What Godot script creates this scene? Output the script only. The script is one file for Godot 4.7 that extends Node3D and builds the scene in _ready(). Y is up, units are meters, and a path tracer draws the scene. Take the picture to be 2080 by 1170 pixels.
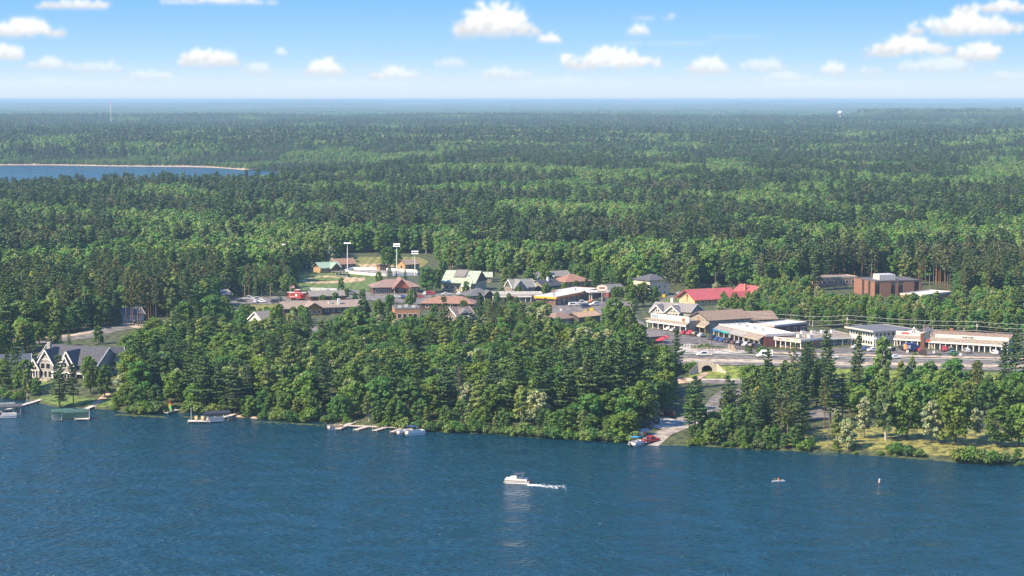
extends Node3D
# A lakeside town seen from the air: lake, shore wood, town, forest to the horizon. Units are metres, y is up, the lake lies at y = 0.

var rng := RandomNumberGenerator.new()
var counts := {}
var cache := {}
var tex := {}
var spots := []          # landmarks: [phrase, x, z]
var taken := []          # ground that trees keep off: [polygon as PackedVector2Array, its box]
var hills := FastNoiseLite.new()
var SX := PackedFloat32Array([-260.1, -198.1, -175.3, -161.4, -148.9, -131.2, -119.6, -104.6, -80.9, -70.9, -58.4, -48.6, -36.1, -20.9, -5.9, 8.8, 23.3, 34.6, 41.6, 51.6, 65.4, 79, 92.6, 105.4, 115.6, 125.4, 140.8, 168.5, 216.3])
var SZ := PackedFloat32Array([-724.4, -696.4, -675.1, -659.4, -644.4, -640.2, -630.1, -634.1, -622.1, -616.3, -614.4, -607.8, -601.3, -595.9, -592.3, -585.3, -581, -576.8, -572.6, -572.6, -567.7, -563.6, -560.4, -554.1, -549.5, -544.2, -540.4, -533.8, -519.7])
const PA := [-160, -4, -8, -1.2, 0, 0, 3, 0.5, 9, 1.5, 40, 4, 70, 5, 140, 7, 1200, 10]
const PB := [-160, -4, -8, -1.2, 0, 0, 3, 0.5, 9, 1.5, 112, 3.2, 118, 3.8, 134, 7, 1200, 10]

# ---------------------------------------------------------------- ground heights
func shore_z(x: float) -> float:
	if x <= SX[0]: return SZ[0]
	for i in range(1, SX.size()):
		if x < SX[i]:
			return lerpf(SZ[i - 1], SZ[i], (x - SX[i - 1]) / (SX[i] - SX[i - 1]))
	return SZ[SZ.size() - 1]

func along(p: Array, d: float) -> float:
	if d <= p[0]: return p[1]
	for i in range(2, p.size(), 2):
		if d < p[i]:
			return lerpf(p[i - 1], p[i + 1], (d - p[i - 2]) / (p[i] - p[i - 2]))
	return p[p.size() - 1]

func ground_y(x: float, z: float) -> float:
	var d := shore_z(x) - z
	var t := smoothstep(-70.0, -30.0, x)
	var y := lerpf(along(PA, d), along(PB, d), t)
	var r := sqrt(x * x + z * z)
	if r > 1250.0:
		var far := smoothstep(1250.0, 3800.0, r)
		var lift := 9.0 + 17.0 * far * (hills.get_noise_2d(x, z) + 0.2) + smoothstep(12500.0, 22000.0, r) * (8.0 + 30.0 * hills.get_noise_2d(x * 0.35 + 900.0, z * 0.35)) + smoothstep(17000.0, 31000.0, r) * (40.0 + 110.0 * hills.get_noise_2d(x * 0.5 - 500.0, z * 0.22))
		y = minf(lerpf(y, lift, smoothstep(1250.0, 1900.0, r)), 110.0)
		for k in far_lakes:
			var e: float = lake_edge(k, x, z)
			if e < 1.0:
				y = lerpf(k.y - 1.5, y, smoothstep(0.0, 1.0, e))
	return y

# far lakes: an ellipse each, [centre, half axes, level]; edge 0 on the shore, 1 well inland
var far_lakes := []
func lake_edge(k: Dictionary, x: float, z: float) -> float:
	var a: float = (x - k.x) / k.rx
	var b: float = (z - k.z) / k.rz
	var w := 1.0 + 0.05 * sin(x * 0.006 + 1.0) + 0.02 * sin(x * 0.021 + z * 0.01)
	return (sqrt(a * a + b * b) * w - 1.0) * k.wide

func on(x: float, z: float, up := 0.0) -> Vector3:
	return Vector3(x, ground_y(x, z) + up, z)

# ---------------------------------------------------------------- names and labels
func numbered(called: String) -> String:
	counts[called] = counts.get(called, -1) + 1
	return called if counts[called] == 0 else "%s_%03d" % [called, counts[called]]

func tag(o: Node3D, label: String, category: String, group := "", kind := "") -> Node3D:
	if label: o.set_meta("label", label)
	if category: o.set_meta("category", category)
	if group: o.set_meta("group", group)
	if kind: o.set_meta("kind", kind)
	return o

func thing(called: String, label: String, category: String, at: Vector3, turn := 0.0, group := "") -> Node3D:
	var o := Node3D.new()
	o.name = numbered(called)
	add_child(o)
	o.position = at
	o.rotation.y = turn
	return tag(o, label, category, group)

func copy_of(o: Node3D, label: String, at: Vector3, turn: float, group := "") -> Node3D:
	var c: Node3D = o.duplicate()
	c.name = numbered(String(o.name).trim_suffix("_proto"))
	add_child(c)
	c.position = at
	c.rotation.y = turn
	return tag(c, label, "", group)

# ---------------------------------------------------------------- materials
func noise_tex(key: String, freq: float, lo: float, hi: float, size := 256, normal := false, octaves := 4, strength := 4.0) -> Texture2D:
	if tex.has(key): return tex[key]
	var n := FastNoiseLite.new()
	n.seed = key.hash() % 1000
	n.noise_type = FastNoiseLite.TYPE_SIMPLEX_SMOOTH
	n.frequency = freq
	n.fractal_octaves = octaves
	var im := n.get_seamless_image(size, size)
	im.convert(Image.FORMAT_RGBA8)
	if normal:
		im.bump_map_to_normal_map(strength)
	else:
		var data := im.get_data()
		for i in range(0, data.size(), 4):
			var v := int(clampf(lerpf(lo, hi, data[i] / 255.0), 0.0, 1.0) * 255.0)
			data[i] = v; data[i + 1] = v; data[i + 2] = v
		im = Image.create_from_data(size, size, false, Image.FORMAT_RGBA8, data)
	tex[key] = ImageTexture.create_from_image(im)
	return tex[key]

# colours are real-world base colours, linear
func mat(r: float, g: float, b: float, rough := 0.8, grain := "", metal := 0.0) -> StandardMaterial3D:
	var key := "%.3f %.3f %.3f %.2f %s %.1f" % [r, g, b, rough, grain, metal]
	if cache.has(key): return cache[key]
	var m := StandardMaterial3D.new()
	m.albedo_color = Color(r, g, b).linear_to_srgb()
	m.roughness = rough
	m.metallic = metal
	match grain:
		"wall":
			m.albedo_texture = noise_tex("wall", 0.02, 0.72, 1.1, 256)
			m.uv1_triplanar = true; m.uv1_world_triplanar = true; m.uv1_scale = Vector3(0.25, 0.25, 0.25)
		"roof":
			m.albedo_texture = noise_tex("roof", 0.03, 0.5, 1.25, 256, false, 5)
			m.uv1_triplanar = true; m.uv1_world_triplanar = true; m.uv1_scale = Vector3(0.14, 0.3, 0.14)
		"road":
			m.albedo_texture = noise_tex("road", 0.012, 0.6, 1.2, 512, false, 6)
			m.uv1_triplanar = true; m.uv1_world_triplanar = true; m.uv1_scale = Vector3(0.035, 0.035, 0.035)
		"land":
			m.albedo_texture = noise_tex("land", 0.012, 0.3, 1.45, 512, false, 6)
			m.uv1_triplanar = true; m.uv1_world_triplanar = true; m.uv1_scale = Vector3(0.05, 0.05, 0.05)
		"wood":
			m.albedo_texture = noise_tex("wall", 0.02, 0.72, 1.1, 256)
			m.uv1_triplanar = true; m.uv1_scale = Vector3(0.4, 3.0, 0.4)
	cache[key] = m
	return m

func paint(r: float, g: float, b: float) -> StandardMaterial3D:
	var key := "paint %.3f %.3f %.3f" % [r, g, b]
	if not cache.has(key):
		var m := StandardMaterial3D.new()
		m.albedo_color = Color(r, g, b).linear_to_srgb()
		m.roughness = 0.35
		m.metallic = 0.1
		m.clearcoat_enabled = true; m.clearcoat = 0.6; m.clearcoat_roughness = 0.1
		cache[key] = m
	return cache[key]

func glass() -> StandardMaterial3D:
	if not cache.has("glass"):
		var m := StandardMaterial3D.new()
		m.albedo_color = Color(0.018, 0.024, 0.03).linear_to_srgb()
		m.roughness = 0.08
		m.metallic_specular = 0.7
		cache["glass"] = m
	return cache["glass"]

# ---------------------------------------------------------------- mesh building
var V := PackedVector3Array()
var N := PackedVector3Array()
var C := PackedColorArray()
var I := PackedInt32Array()
var colored := false
var tint := Color.WHITE

func begin(with_color := false) -> void:
	V = PackedVector3Array(); N = PackedVector3Array(); C = PackedColorArray(); I = PackedInt32Array()
	colored = with_color

func vert(p: Vector3, n: Vector3) -> void:
	V.push_back(p); N.push_back(n)
	if colored: C.push_back(tint)

# corners run counter-clockwise seen from outside
func quad(a: Vector3, b: Vector3, c: Vector3, d: Vector3) -> void:
	var n := (b - a).cross(c - a)
	if n.length_squared() < 1e-12: n = (c - a).cross(d - a)
	n = n.normalized()
	var k := V.size()
	vert(a, n); vert(b, n); vert(c, n); vert(d, n)
	I.append_array(PackedInt32Array([k, k + 2, k + 1, k, k + 3, k + 2]))

func tri(a: Vector3, b: Vector3, c: Vector3) -> void:
	var n := (b - a).cross(c - a).normalized()
	var k := V.size()
	vert(a, n); vert(b, n); vert(c, n)
	I.append_array(PackedInt32Array([k, k + 2, k + 1]))

func hexa(p: Array) -> void:   # 0-3 bottom counter-clockwise seen from above, 4-7 the same on top
	quad(p[3], p[2], p[1], p[0]); quad(p[4], p[5], p[6], p[7])
	quad(p[0], p[1], p[5], p[4]); quad(p[1], p[2], p[6], p[5])
	quad(p[2], p[3], p[7], p[6]); quad(p[3], p[0], p[4], p[7])

func box(x0: float, y0: float, z0: float, x1: float, y1: float, z1: float) -> void:
	hexa([Vector3(x0, y0, z1), Vector3(x1, y0, z1), Vector3(x1, y0, z0), Vector3(x0, y0, z0),
		Vector3(x0, y1, z1), Vector3(x1, y1, z1), Vector3(x1, y1, z0), Vector3(x0, y1, z0)])

func bar(a: Vector3, b: Vector3, w: float, h: float) -> void:   # a beam from a to b
	var t := (b - a).normalized()
	var s := t.cross(Vector3.UP)
	s = Vector3.RIGHT if s.length() < 1e-3 else s.normalized()
	var u := s.cross(t).normalized() * h * 0.5
	s *= w * 0.5
	hexa([a - s - u, a + s - u, b + s - u, b - s - u, a - s + u, a + s + u, b + s + u, b - s + u])

func tube(a: Vector3, b: Vector3, r0: float, r1: float, sides := 6) -> void:
	var t := (b - a).normalized()
	var s := t.cross(Vector3.UP)
	s = Vector3.RIGHT if s.length() < 1e-3 else s.normalized()
	var u := t.cross(s)
	var k := V.size()
	for i in sides:
		var w := TAU * i / sides
		var n := s * cos(w) + u * sin(w)
		vert(a + n * r0, n); vert(b + n * r1, n)
	for i in sides:
		var p := k + 2 * i
		var q := k + 2 * ((i + 1) % sides)
		I.append_array(PackedInt32Array([p, q + 1, q, p, p + 1, q + 1]))
	if r1 > 0.02:
		var m := V.size()
		vert(b, t)
		for i in sides:
			var w := TAU * i / sides
			vert(b + (s * cos(w) + u * sin(w)) * r1, t)
		for i in sides: I.append_array(PackedInt32Array([m, m + 1 + (i + 1) % sides, m + 1 + i]))

func mesh_done(m: Material) -> ArrayMesh:
	var am := ArrayMesh.new()
	add_surface(am, m)
	return am

func add_surface(am: ArrayMesh, m: Material) -> void:
	var a := []
	a.resize(Mesh.ARRAY_MAX)
	a[Mesh.ARRAY_VERTEX] = V; a[Mesh.ARRAY_NORMAL] = N; a[Mesh.ARRAY_INDEX] = I
	if colored: a[Mesh.ARRAY_COLOR] = C
	am.add_surface_from_arrays(Mesh.PRIMITIVE_TRIANGLES, a)
	am.surface_set_material(am.get_surface_count() - 1, m)

func node_of(called: String, m: Mesh, parent: Node = null) -> MeshInstance3D:
	var o := MeshInstance3D.new()
	o.mesh = m
	if parent == null:
		o.name = numbered(called)
		add_child(o)
	else:
		o.name = called
		parent.add_child(o, true)
	return o

func done(called: String, m: Material, parent: Node = null) -> MeshInstance3D:
	return node_of(called, mesh_done(m), parent)

func box_part(called: String, m: Material, parent: Node, x0: float, y0: float, z0: float, x1: float, y1: float, z1: float) -> MeshInstance3D:
	begin()
	box(x0, y0, z0, x1, y1, z1)
	return done(called, m, parent)

# ---------------------------------------------------------------- sheets draped over the ground
func flat(pts: Array) -> PackedVector2Array:
	var p := PackedVector2Array()
	for i in range(0, pts.size(), 2): p.push_back(Vector2(pts[i], pts[i + 1]))
	return p

func keep_off(p: PackedVector2Array, grow := 0.0) -> void:
	if grow != 0.0:
		var g := Geometry2D.offset_polygon(p, grow)
		if g.size(): p = g[0]
	var b := Rect2(p[0], Vector2.ZERO)
	for q in p: b = b.expand(q)
	taken.append([p, b])

func is_taken(x: float, z: float) -> bool:
	var q := Vector2(x, z)
	for t in taken:
		if t[1].has_point(q) and Geometry2D.is_point_in_polygon(q, t[0]): return true
	return false

func drape(a: Vector2, b: Vector2, c: Vector2, up: float, depth: int) -> void:
	var l := maxf(a.distance_to(b), maxf(b.distance_to(c), c.distance_to(a)))
	if l > 6.0 and depth < 11:
		if l == a.distance_to(b):
			drape(a, (a + b) / 2, c, up, depth + 1); drape((a + b) / 2, b, c, up, depth + 1)
		elif l == b.distance_to(c):
			drape(a, b, (b + c) / 2, up, depth + 1); drape(a, (b + c) / 2, c, up, depth + 1)
		else:
			drape(a, b, (a + c) / 2, up, depth + 1); drape((a + c) / 2, b, c, up, depth + 1)
		return
	var p := [on(a.x, a.y, up), on(b.x, b.y, up), on(c.x, c.y, up)]
	if (p[1] - p[0]).cross(p[2] - p[0]).y < 0.0: p = [p[0], p[2], p[1]]
	tri(p[0], p[1], p[2])

func sheet(called: String, p: PackedVector2Array, up: float, m: Material, clear := 0.5) -> MeshInstance3D:
	begin()
	var t := Geometry2D.triangulate_polygon(p)
	for i in range(0, t.size(), 3): drape(p[t[i]], p[t[i + 1]], p[t[i + 2]], up, 0)
	if clear > -5.0: keep_off(p, clear)
	var o := done(called, m)
	o.set_meta("kind", "structure")
	return o

# a band of even width along a line of points
func band(pts: Array, w: float) -> PackedVector2Array:
	var c := flat(pts)
	var l := PackedVector2Array()
	var r := PackedVector2Array()
	for i in c.size():
		var d := (c[mini(i + 1, c.size() - 1)] - c[maxi(i - 1, 0)]).normalized().orthogonal() * w * 0.5
		l.push_back(c[i] + d); r.push_back(c[i] - d)
	r.reverse()
	l.append_array(r)
	return l

# ---------------------------------------------------------------- trees
var leafy := {}
func leaf_mat(name_: String, back := 0.75) -> StandardMaterial3D:
	if not leafy.has(name_):
		var m := StandardMaterial3D.new()
		m.albedo_color = Color.WHITE
		m.vertex_color_use_as_albedo = true
		m.roughness = 0.62
		m.metallic_specular = 0.4
		m.backlight_enabled = true
		m.backlight = Color(back, back, back * 0.6)
		leafy[name_] = m
	return leafy[name_]

func rnd3() -> Vector3:
	var v := Vector3(rng.randfn(), rng.randfn(), rng.randfn())
	return v.normalized()

func leaf(c: Vector3, n: Vector3, s: float) -> void:
	var t := n.cross(rnd3()).normalized()
	var b := n.cross(t)
	t *= s * rng.randf_range(0.35, 0.6)
	b *= s * rng.randf_range(0.35, 0.6)
	var lift := n * s * 0.16
	var k := V.size()
	vert(c - t - lift, n); vert(c - b + lift, n); vert(c + t - lift, n); vert(c + b + lift, n)
	I.append_array(PackedInt32Array([k, k + 2, k + 1, k, k + 3, k + 2]))

func shade_of(base: Color, vary: float) -> Color:
	var v := rng.randf_range(1.0 - vary, 1.0 + vary)
	return Color(base.r * v * rng.randf_range(0.9, 1.12), base.g * v, base.b * v * rng.randf_range(0.85, 1.15))

# one lump of foliage: leaves all round an ellipsoid, most of them near its skin
func lump(c: Vector3, r: Vector3, count: int, s: float, base: Color, vary := 0.22) -> void:
	var own := shade_of(base, 0.14)
	for i in count:
		var d := rnd3()
		if d.y < -0.55: d.y = -d.y
		var k := pow(rng.randf(), 0.28)
		tint = shade_of(own, vary)
		leaf(c + d * r * k, (d / r * r.x + rnd3() * 0.75 + Vector3.UP * 0.25).normalized(), s * rng.randf_range(0.7, 1.35))

func wood_mesh(am: ArrayMesh, m: Material) -> void:
	add_surface(am, m)

# each maker returns [trunk mesh, crown mesh] of a tree one metre per metre tall
func broadleaf(h: float, spread: float, low: float, base: Color, bark: Material, fine: float, loose := 0.0) -> Array:
	begin()
	var top := h * 0.82
	var bend := Vector3(rng.randf_range(-0.6, 0.6), 0, rng.randf_range(-0.6, 0.6))
	tube(Vector3(0, -0.6, 0), Vector3(0, h * 0.3, 0) + bend * 0.4, h * 0.022, h * 0.016)
	tube(Vector3(0, h * 0.3, 0) + bend * 0.4, Vector3(0, top, 0) + bend, h * 0.016, h * 0.004)
	var lumps := []
	var n := int(16 + spread * 1.6)
	for i in n:
		var f := (i + 0.5) / n
		var y := lerpf(low, 0.9, pow(f, 0.85)) * h
		var g := (y / h - low) / (1.0 - low)
		var rr := spread * sqrt(maxf(0.02, 1.0 - pow(absf(g - 0.36) / 0.68, 2.2))) * rng.randf_range(0.55, 0.95)
		var w := i * 2.39996 + rng.randf_range(-0.5, 0.5)
		var p := Vector3(cos(w) * rr * 0.74, y, sin(w) * rr * 0.74) + bend * g
		var lr := spread * rng.randf_range(0.26, 0.42) * (1.1 - 0.3 * g)
		lumps.append([p, Vector3(lr, lr * rng.randf_range(0.6, 0.85), lr)])
		if i % 3 == 0 or loose > 0.3:
			var q := Vector3(0, maxf(y * 0.62, h * 0.2), 0) + bend * 0.5
			tube(q, p, h * 0.008, h * 0.003, 4)
	lumps.append([Vector3(0, h * 0.9, 0) + bend, Vector3(spread * 0.32, h * 0.1, spread * 0.32)])
	var trunk := mesh_done(bark)
	begin(true)
	for l in lumps:
		lump(l[0], l[1], int((95.0 - 35.0 * loose) * fine), 0.74 * h / 14.0 / sqrt(fine), base)
	return [trunk, mesh_done(leaf_mat("broad"))]

func white_pine(h: float, spread: float, base: Color, bark: Material, fine: float, bare := 0.22) -> Array:
	begin()
	tube(Vector3(0, -0.6, 0), Vector3(0, h * 0.5, 0), h * 0.015, h * 0.010)
	tube(Vector3(0, h * 0.5, 0), Vector3(0, h * 0.985, 0), h * 0.010, h * 0.002)
	var tufts := []
	var y := bare * h
	var lean := rng.randf() * TAU
	while y < h * 0.97:
		var g := (y / h - bare) / (1.0 - bare)
		var reach := spread * (pow(1.0 - g, 0.55) * (0.6 + 0.4 * smoothstep(0.0, 0.3, g))) * rng.randf_range(0.72, 1.15) + 0.3
		var arms := 4 + rng.randi() % 3
		var w0 := rng.randf() * TAU
		for a in arms:
			var w := w0 + TAU * a / arms + rng.randf_range(-0.35, 0.35)
			var l := reach * rng.randf_range(0.55, 1.18) * (1.0 + 0.18 * cos(w - lean))
			var d := Vector3(cos(w), 0, sin(w))
			var rise := lerpf(0.06, 0.5, g) * l + rng.randf_range(-0.3, 0.3)
			var tip := Vector3(0, y + rise, 0) + d * l
			if l > 1.2: tube(Vector3(0, y, 0), tip * 0.9 + Vector3(0, y, 0) * 0.1, 0.09, 0.03, 3)
			tufts.append([Vector3(0, y, 0), tip, l])
		y += h * rng.randf_range(0.036, 0.066)
	var trunk := mesh_done(bark)
	begin(true)
	for t in tufts:
		var own := shade_of(base, 0.16)
		var l: float = t[2]
		var c := int((11.0 + l * 11.0) * fine)
		var a: Vector3 = t[0]
		var b: Vector3 = t[1]
		var side := (b - a).cross(Vector3.UP).normalized()
		for i in c:
			var f := pow(rng.randf(), 0.6)
			var wide := (0.3 + 0.42 * l * sin(PI * clampf(f, 0.15, 0.95)) * 0.8)
			tint = shade_of(own, 0.22)
			leaf(a.lerp(b, 0.12 + 0.9 * f) + side * rng.randfn() * wide * 0.6 + Vector3.UP * rng.randf_range(-0.12, 0.3), (Vector3.UP * 1.1 + rnd3() * 0.7 + (b - a).normalized() * 0.35).normalized(), 0.68 * rng.randf_range(0.7, 1.3) / sqrt(fine))
	lump(Vector3(0, h * 0.965, 0), Vector3(0.45, h * 0.04, 0.45), int(30 * fine), 0.45 / sqrt(fine), base)
	return [trunk, mesh_done(leaf_mat("needle", 0.4))]

func red_pine(h: float, spread: float, base: Color, bark: Material, fine: float, bare := 0.5) -> Array:
	begin()
	tube(Vector3(0, -0.6, 0), Vector3(0, h * 0.95, 0), h * 0.013, h * 0.004)
	var lumps := []
	var n := 30
	for i in n:
		var f := (i + rng.randf()) / n
		var y := lerpf(bare, 0.97, f) * h
		var rr := spread * sqrt(maxf(0.05, 1.0 - pow(absf(f - 0.4) / 0.66, 2.0))) * rng.randf_range(0.35, 1.0)
		var w := i * 2.39996 + rng.randf_range(-0.5, 0.5)
		var p := Vector3(cos(w) * rr * 0.85, y, sin(w) * rr * 0.85)
		lumps.append([p, Vector3(1, 0.62, 1) * rng.randf_range(0.65, 1.1) * spread * 0.3])
		tube(Vector3(0, y - rr * 0.25, 0), p, 0.07, 0.03, 3)
	var trunk := mesh_done(bark)
	begin(true)
	for l in lumps: lump(l[0], l[1], int(36 * fine), 0.6 / sqrt(fine), base, 0.3)
	return [trunk, mesh_done(leaf_mat("needle", 0.4))]

func spruce(h: float, spread: float, base: Color, bark: Material, fine: float) -> Array:
	begin()
	tube(Vector3(0, -0.6, 0), Vector3(0, h * 0.97, 0), h * 0.016, h * 0.003)
	var trunk := mesh_done(bark)
	begin(true)
	var y := 0.05 * h
	while y < h * 0.98:
		var g := y / h
		var reach := spread * pow(1.0 - g, 0.92) + 0.15
		var arms := 5 + int(reach * 1.6)
		var w0 := rng.randf() * TAU
		for a in arms:
			var w := w0 + TAU * a / arms + rng.randf_range(-0.25, 0.25)
			var d := Vector3(cos(w), 0, sin(w))
			var l := reach * rng.randf_range(0.8, 1.12)
			var own := shade_of(base, 0.15)
			for i in int((3.0 + l * 4.0) * fine):
				var f := rng.randf_range(0.25, 1.05)
				tint = shade_of(own, 0.2)
				leaf(Vector3(0, y - 0.28 * f * l + rng.randf_range(-0.1, 0.15), 0) + d * l * f + d.cross(Vector3.UP) * rng.randfn() * 0.16 * l, (Vector3.UP + d * 0.7 + rnd3() * 0.6).normalized(), 0.5 * rng.randf_range(0.7, 1.3) / sqrt(fine))
		y += h * 0.045
	return [trunk, mesh_done(leaf_mat("needle", 0.4))]

func shrub(h: float, spread: float, base: Color, bark: Material, fine: float) -> Array:
	begin()
	for i in 5:
		var w := TAU * i / 5.0
		tube(Vector3(cos(w) * 0.2, -0.4, sin(w) * 0.2), Vector3(cos(w) * spread * 0.5, h * 0.7, sin(w) * spread * 0.5), 0.05, 0.02, 4)
	var trunk := mesh_done(bark)
	begin(true)
	var n := 9
	for i in n:
		var w := i * 2.39996
		var f := sqrt((i + 0.3) / n)
		var y := h * (0.25 + 0.5 * (1.0 - f * f)) * rng.randf_range(0.8, 1.2)
		lump(Vector3(cos(w) * spread * 0.72 * f, y, sin(w) * spread * 0.72 * f), Vector3(spread * 0.42, h * 0.3, spread * 0.42), int(75 * fine), 0.42 / sqrt(fine), base)
	return [trunk, mesh_done(leaf_mat("broad"))]

func bare_tree(h: float, bark: Material) -> Array:
	begin()
	tube(Vector3(0, -0.6, 0), Vector3(0.3, h * 0.55, 0.1), h * 0.016, h * 0.009)
	tube(Vector3(0.3, h * 0.55, 0.1), Vector3(0.1, h, 0.3), h * 0.009, h * 0.002)
	var trunk := mesh_done(bark)
	begin()
	for i in 46:
		var g := rng.randf_range(0.3, 0.95)
		var w := i * 2.39996
		var l := h * 0.24 * (1.15 - g) * rng.randf_range(0.6, 1.3)
		var a := Vector3(0.2, h * g, 0.15)
		var b := a + Vector3(cos(w) * l, l * rng.randf_range(0.3, 0.9), sin(w) * l)
		tube(a, b, 0.07, 0.02, 4)
		for k in 3:
			var p := a.lerp(b, rng.randf_range(0.35, 0.95))
			tube(p, p + (rnd3() + Vector3.UP * 0.5) * l * 0.4, 0.03, 0.012, 3)
	return [trunk, mesh_done(bark)]

func one_mesh(pair: Array) -> ArrayMesh:
	var am := ArrayMesh.new()
	for part in pair:
		am.add_surface_from_arrays(Mesh.PRIMITIVE_TRIANGLES, part.surface_get_arrays(0))
		am.surface_set_material(am.get_surface_count() - 1, part.surface_get_material(0))
	return am

const PINE := Color(0.080, 0.150, 0.062)
const REDPINE := Color(0.115, 0.155, 0.066)
const SPRUCE := Color(0.050, 0.095, 0.056)
const OAK := Color(0.130, 0.238, 0.050)
const MAPLE := Color(0.094, 0.210, 0.058)
const ASPEN := Color(0.175, 0.262, 0.088)
const SILVER := Color(0.33, 0.38, 0.25)

# kinds of trees standing singly: kind -> list of [height it was made at, trunk, crown]
var kinds := {}
func make_kinds() -> void:
	var brown := mat(0.12, 0.085, 0.06, 0.9, "wood")
	var red := mat(0.22, 0.13, 0.085, 0.9, "wood")
	var white := mat(0.55, 0.52, 0.46, 0.8, "wood")
	var grey := mat(0.24, 0.20, 0.17, 0.9, "wood")
	kinds = {"white_pine": [], "red_pine": [], "spruce_tree": [], "blue_spruce": [], "oak_tree": [], "maple_tree": [], "aspen_tree": [], "silver_maple": [], "shrub": [], "dead_tree": [], "rust_red_pine": []}
	for i in 4: kinds.white_pine.append([26.0] + white_pine(26.0, rng.randf_range(4.8, 6.0), shade_of(PINE, 0.1), brown, 1.0, rng.randf_range(0.12, 0.32)))
	for i in 3: kinds.red_pine.append([23.0] + red_pine(23.0, rng.randf_range(3.0, 3.8), shade_of(REDPINE, 0.1), red, 1.0, rng.randf_range(0.42, 0.6)))
	for i in 2: kinds.spruce_tree.append([17.0] + spruce(17.0, 3.3, SPRUCE, brown, 1.0))
	kinds.blue_spruce.append([11.0] + spruce(11.0, 2.9, Color(0.12, 0.17, 0.18), brown, 1.0))
	for i in 4: kinds.oak_tree.append([15.0] + broadleaf(15.0, rng.randf_range(4.6, 5.8), 0.16, shade_of(OAK, 0.12), brown, 1.0))
	for i in 3: kinds.maple_tree.append([14.0] + broadleaf(14.0, rng.randf_range(4.0, 5.0), 0.14, shade_of(MAPLE, 0.12), brown, 1.0))
	for i in 3: kinds.aspen_tree.append([15.0] + broadleaf(15.0, rng.randf_range(2.8, 3.5), 0.22, shade_of(ASPEN, 0.12), white, 0.9, 0.35))
	for i in 2: kinds.silver_maple.append([14.0] + broadleaf(14.0, rng.randf_range(4.0, 4.8), 0.18, SILVER, grey, 0.9, 0.4))
	for i in 3: kinds.shrub.append([3.0] + shrub(3.0, 2.2, [OAK, MAPLE, ASPEN][i], brown, 1.0))
	kinds.rust_red_pine.append([20.0] + red_pine(20.0, 3.4, Color(0.30, 0.13, 0.07), red, 1.0, 0.4))
	for i in 2: kinds.dead_tree.append([17.0] + bare_tree(17.0, grey))

# ---------------------------------------------------------------- sky
var clouds := [
	[-13.85, 1.93, 2.89, 0.63, 1.0], [-12.30, 2.68, 2.35, 0.47, 1.0], [-8.36, 2.79, 3.64, 0.28, 0.7], [-14.13, 1.30, 1.24, 0.69, 0.75], [-13.01, 1.01, 1.66, 0.47, 0.6], [-11.67, 0.91, 1.53, 0.50, 0.45],
	[-8.59, 1.19, 2.24, 0.81, 0.8], [-10.31, 0.69, 1.95, 0.36, 0.5], [-6.56, 1.35, 0.53, 0.25, 0.6], [-5.41, 0.87, 1.35, 0.56, 0.75], [-7.22, 0.89, 1.12, 0.48, 0.5], [-3.24, 0.73, 1.84, 0.48, 0.65],
	[-0.56, 2.13, 3.05, 1.11, 1.1], [1.10, 1.72, 0.79, 0.34, 0.8], [-1.76, 1.06, 0.99, 0.42, 0.45], [-0.21, 0.76, 1.70, 0.57, 0.5], [2.81, 1.09, 3.25, 0.79, 0.85], [3.61, 1.98, 0.76, 0.37, 0.75],
	[3.79, 2.34, 0.76, 0.25, 0.4], [4.49, 2.37, 0.31, 0.20, 0.5], [5.62, 0.95, 1.55, 0.68, 0.7], [7.14, 0.97, 1.69, 0.59, 0.5], [9.11, 0.87, 0.84, 0.48, 0.7], [7.70, 0.64, 1.68, 0.42, 0.45],
	[11.12, 1.46, 2.78, 0.86, 1.05], [12.85, 2.02, 3.59, 0.83, 1.05], [13.64, 2.58, 2.62, 0.55, 0.9], [13.07, 1.31, 1.52, 0.75, 0.85], [10.11, 0.86, 0.84, 0.36, 0.5], [11.94, 0.93, 2.50, 0.55, 0.5],
	[13.95, 0.68, 1.65, 0.47, 0.45], [4.35, 1.62, 3.39, 0.13, 0.22], [6.30, 1.81, 2.11, 0.11, 0.16], [-4.78, 0.48, 4.24, 0.28, 0.3], [-12.75, 0.47, 4.42, 0.30, 0.3], [9.22, 0.44, 5.59, 0.28, 0.28], [1.55, 0.50, 3.68, 0.31, 0.3],
]
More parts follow.
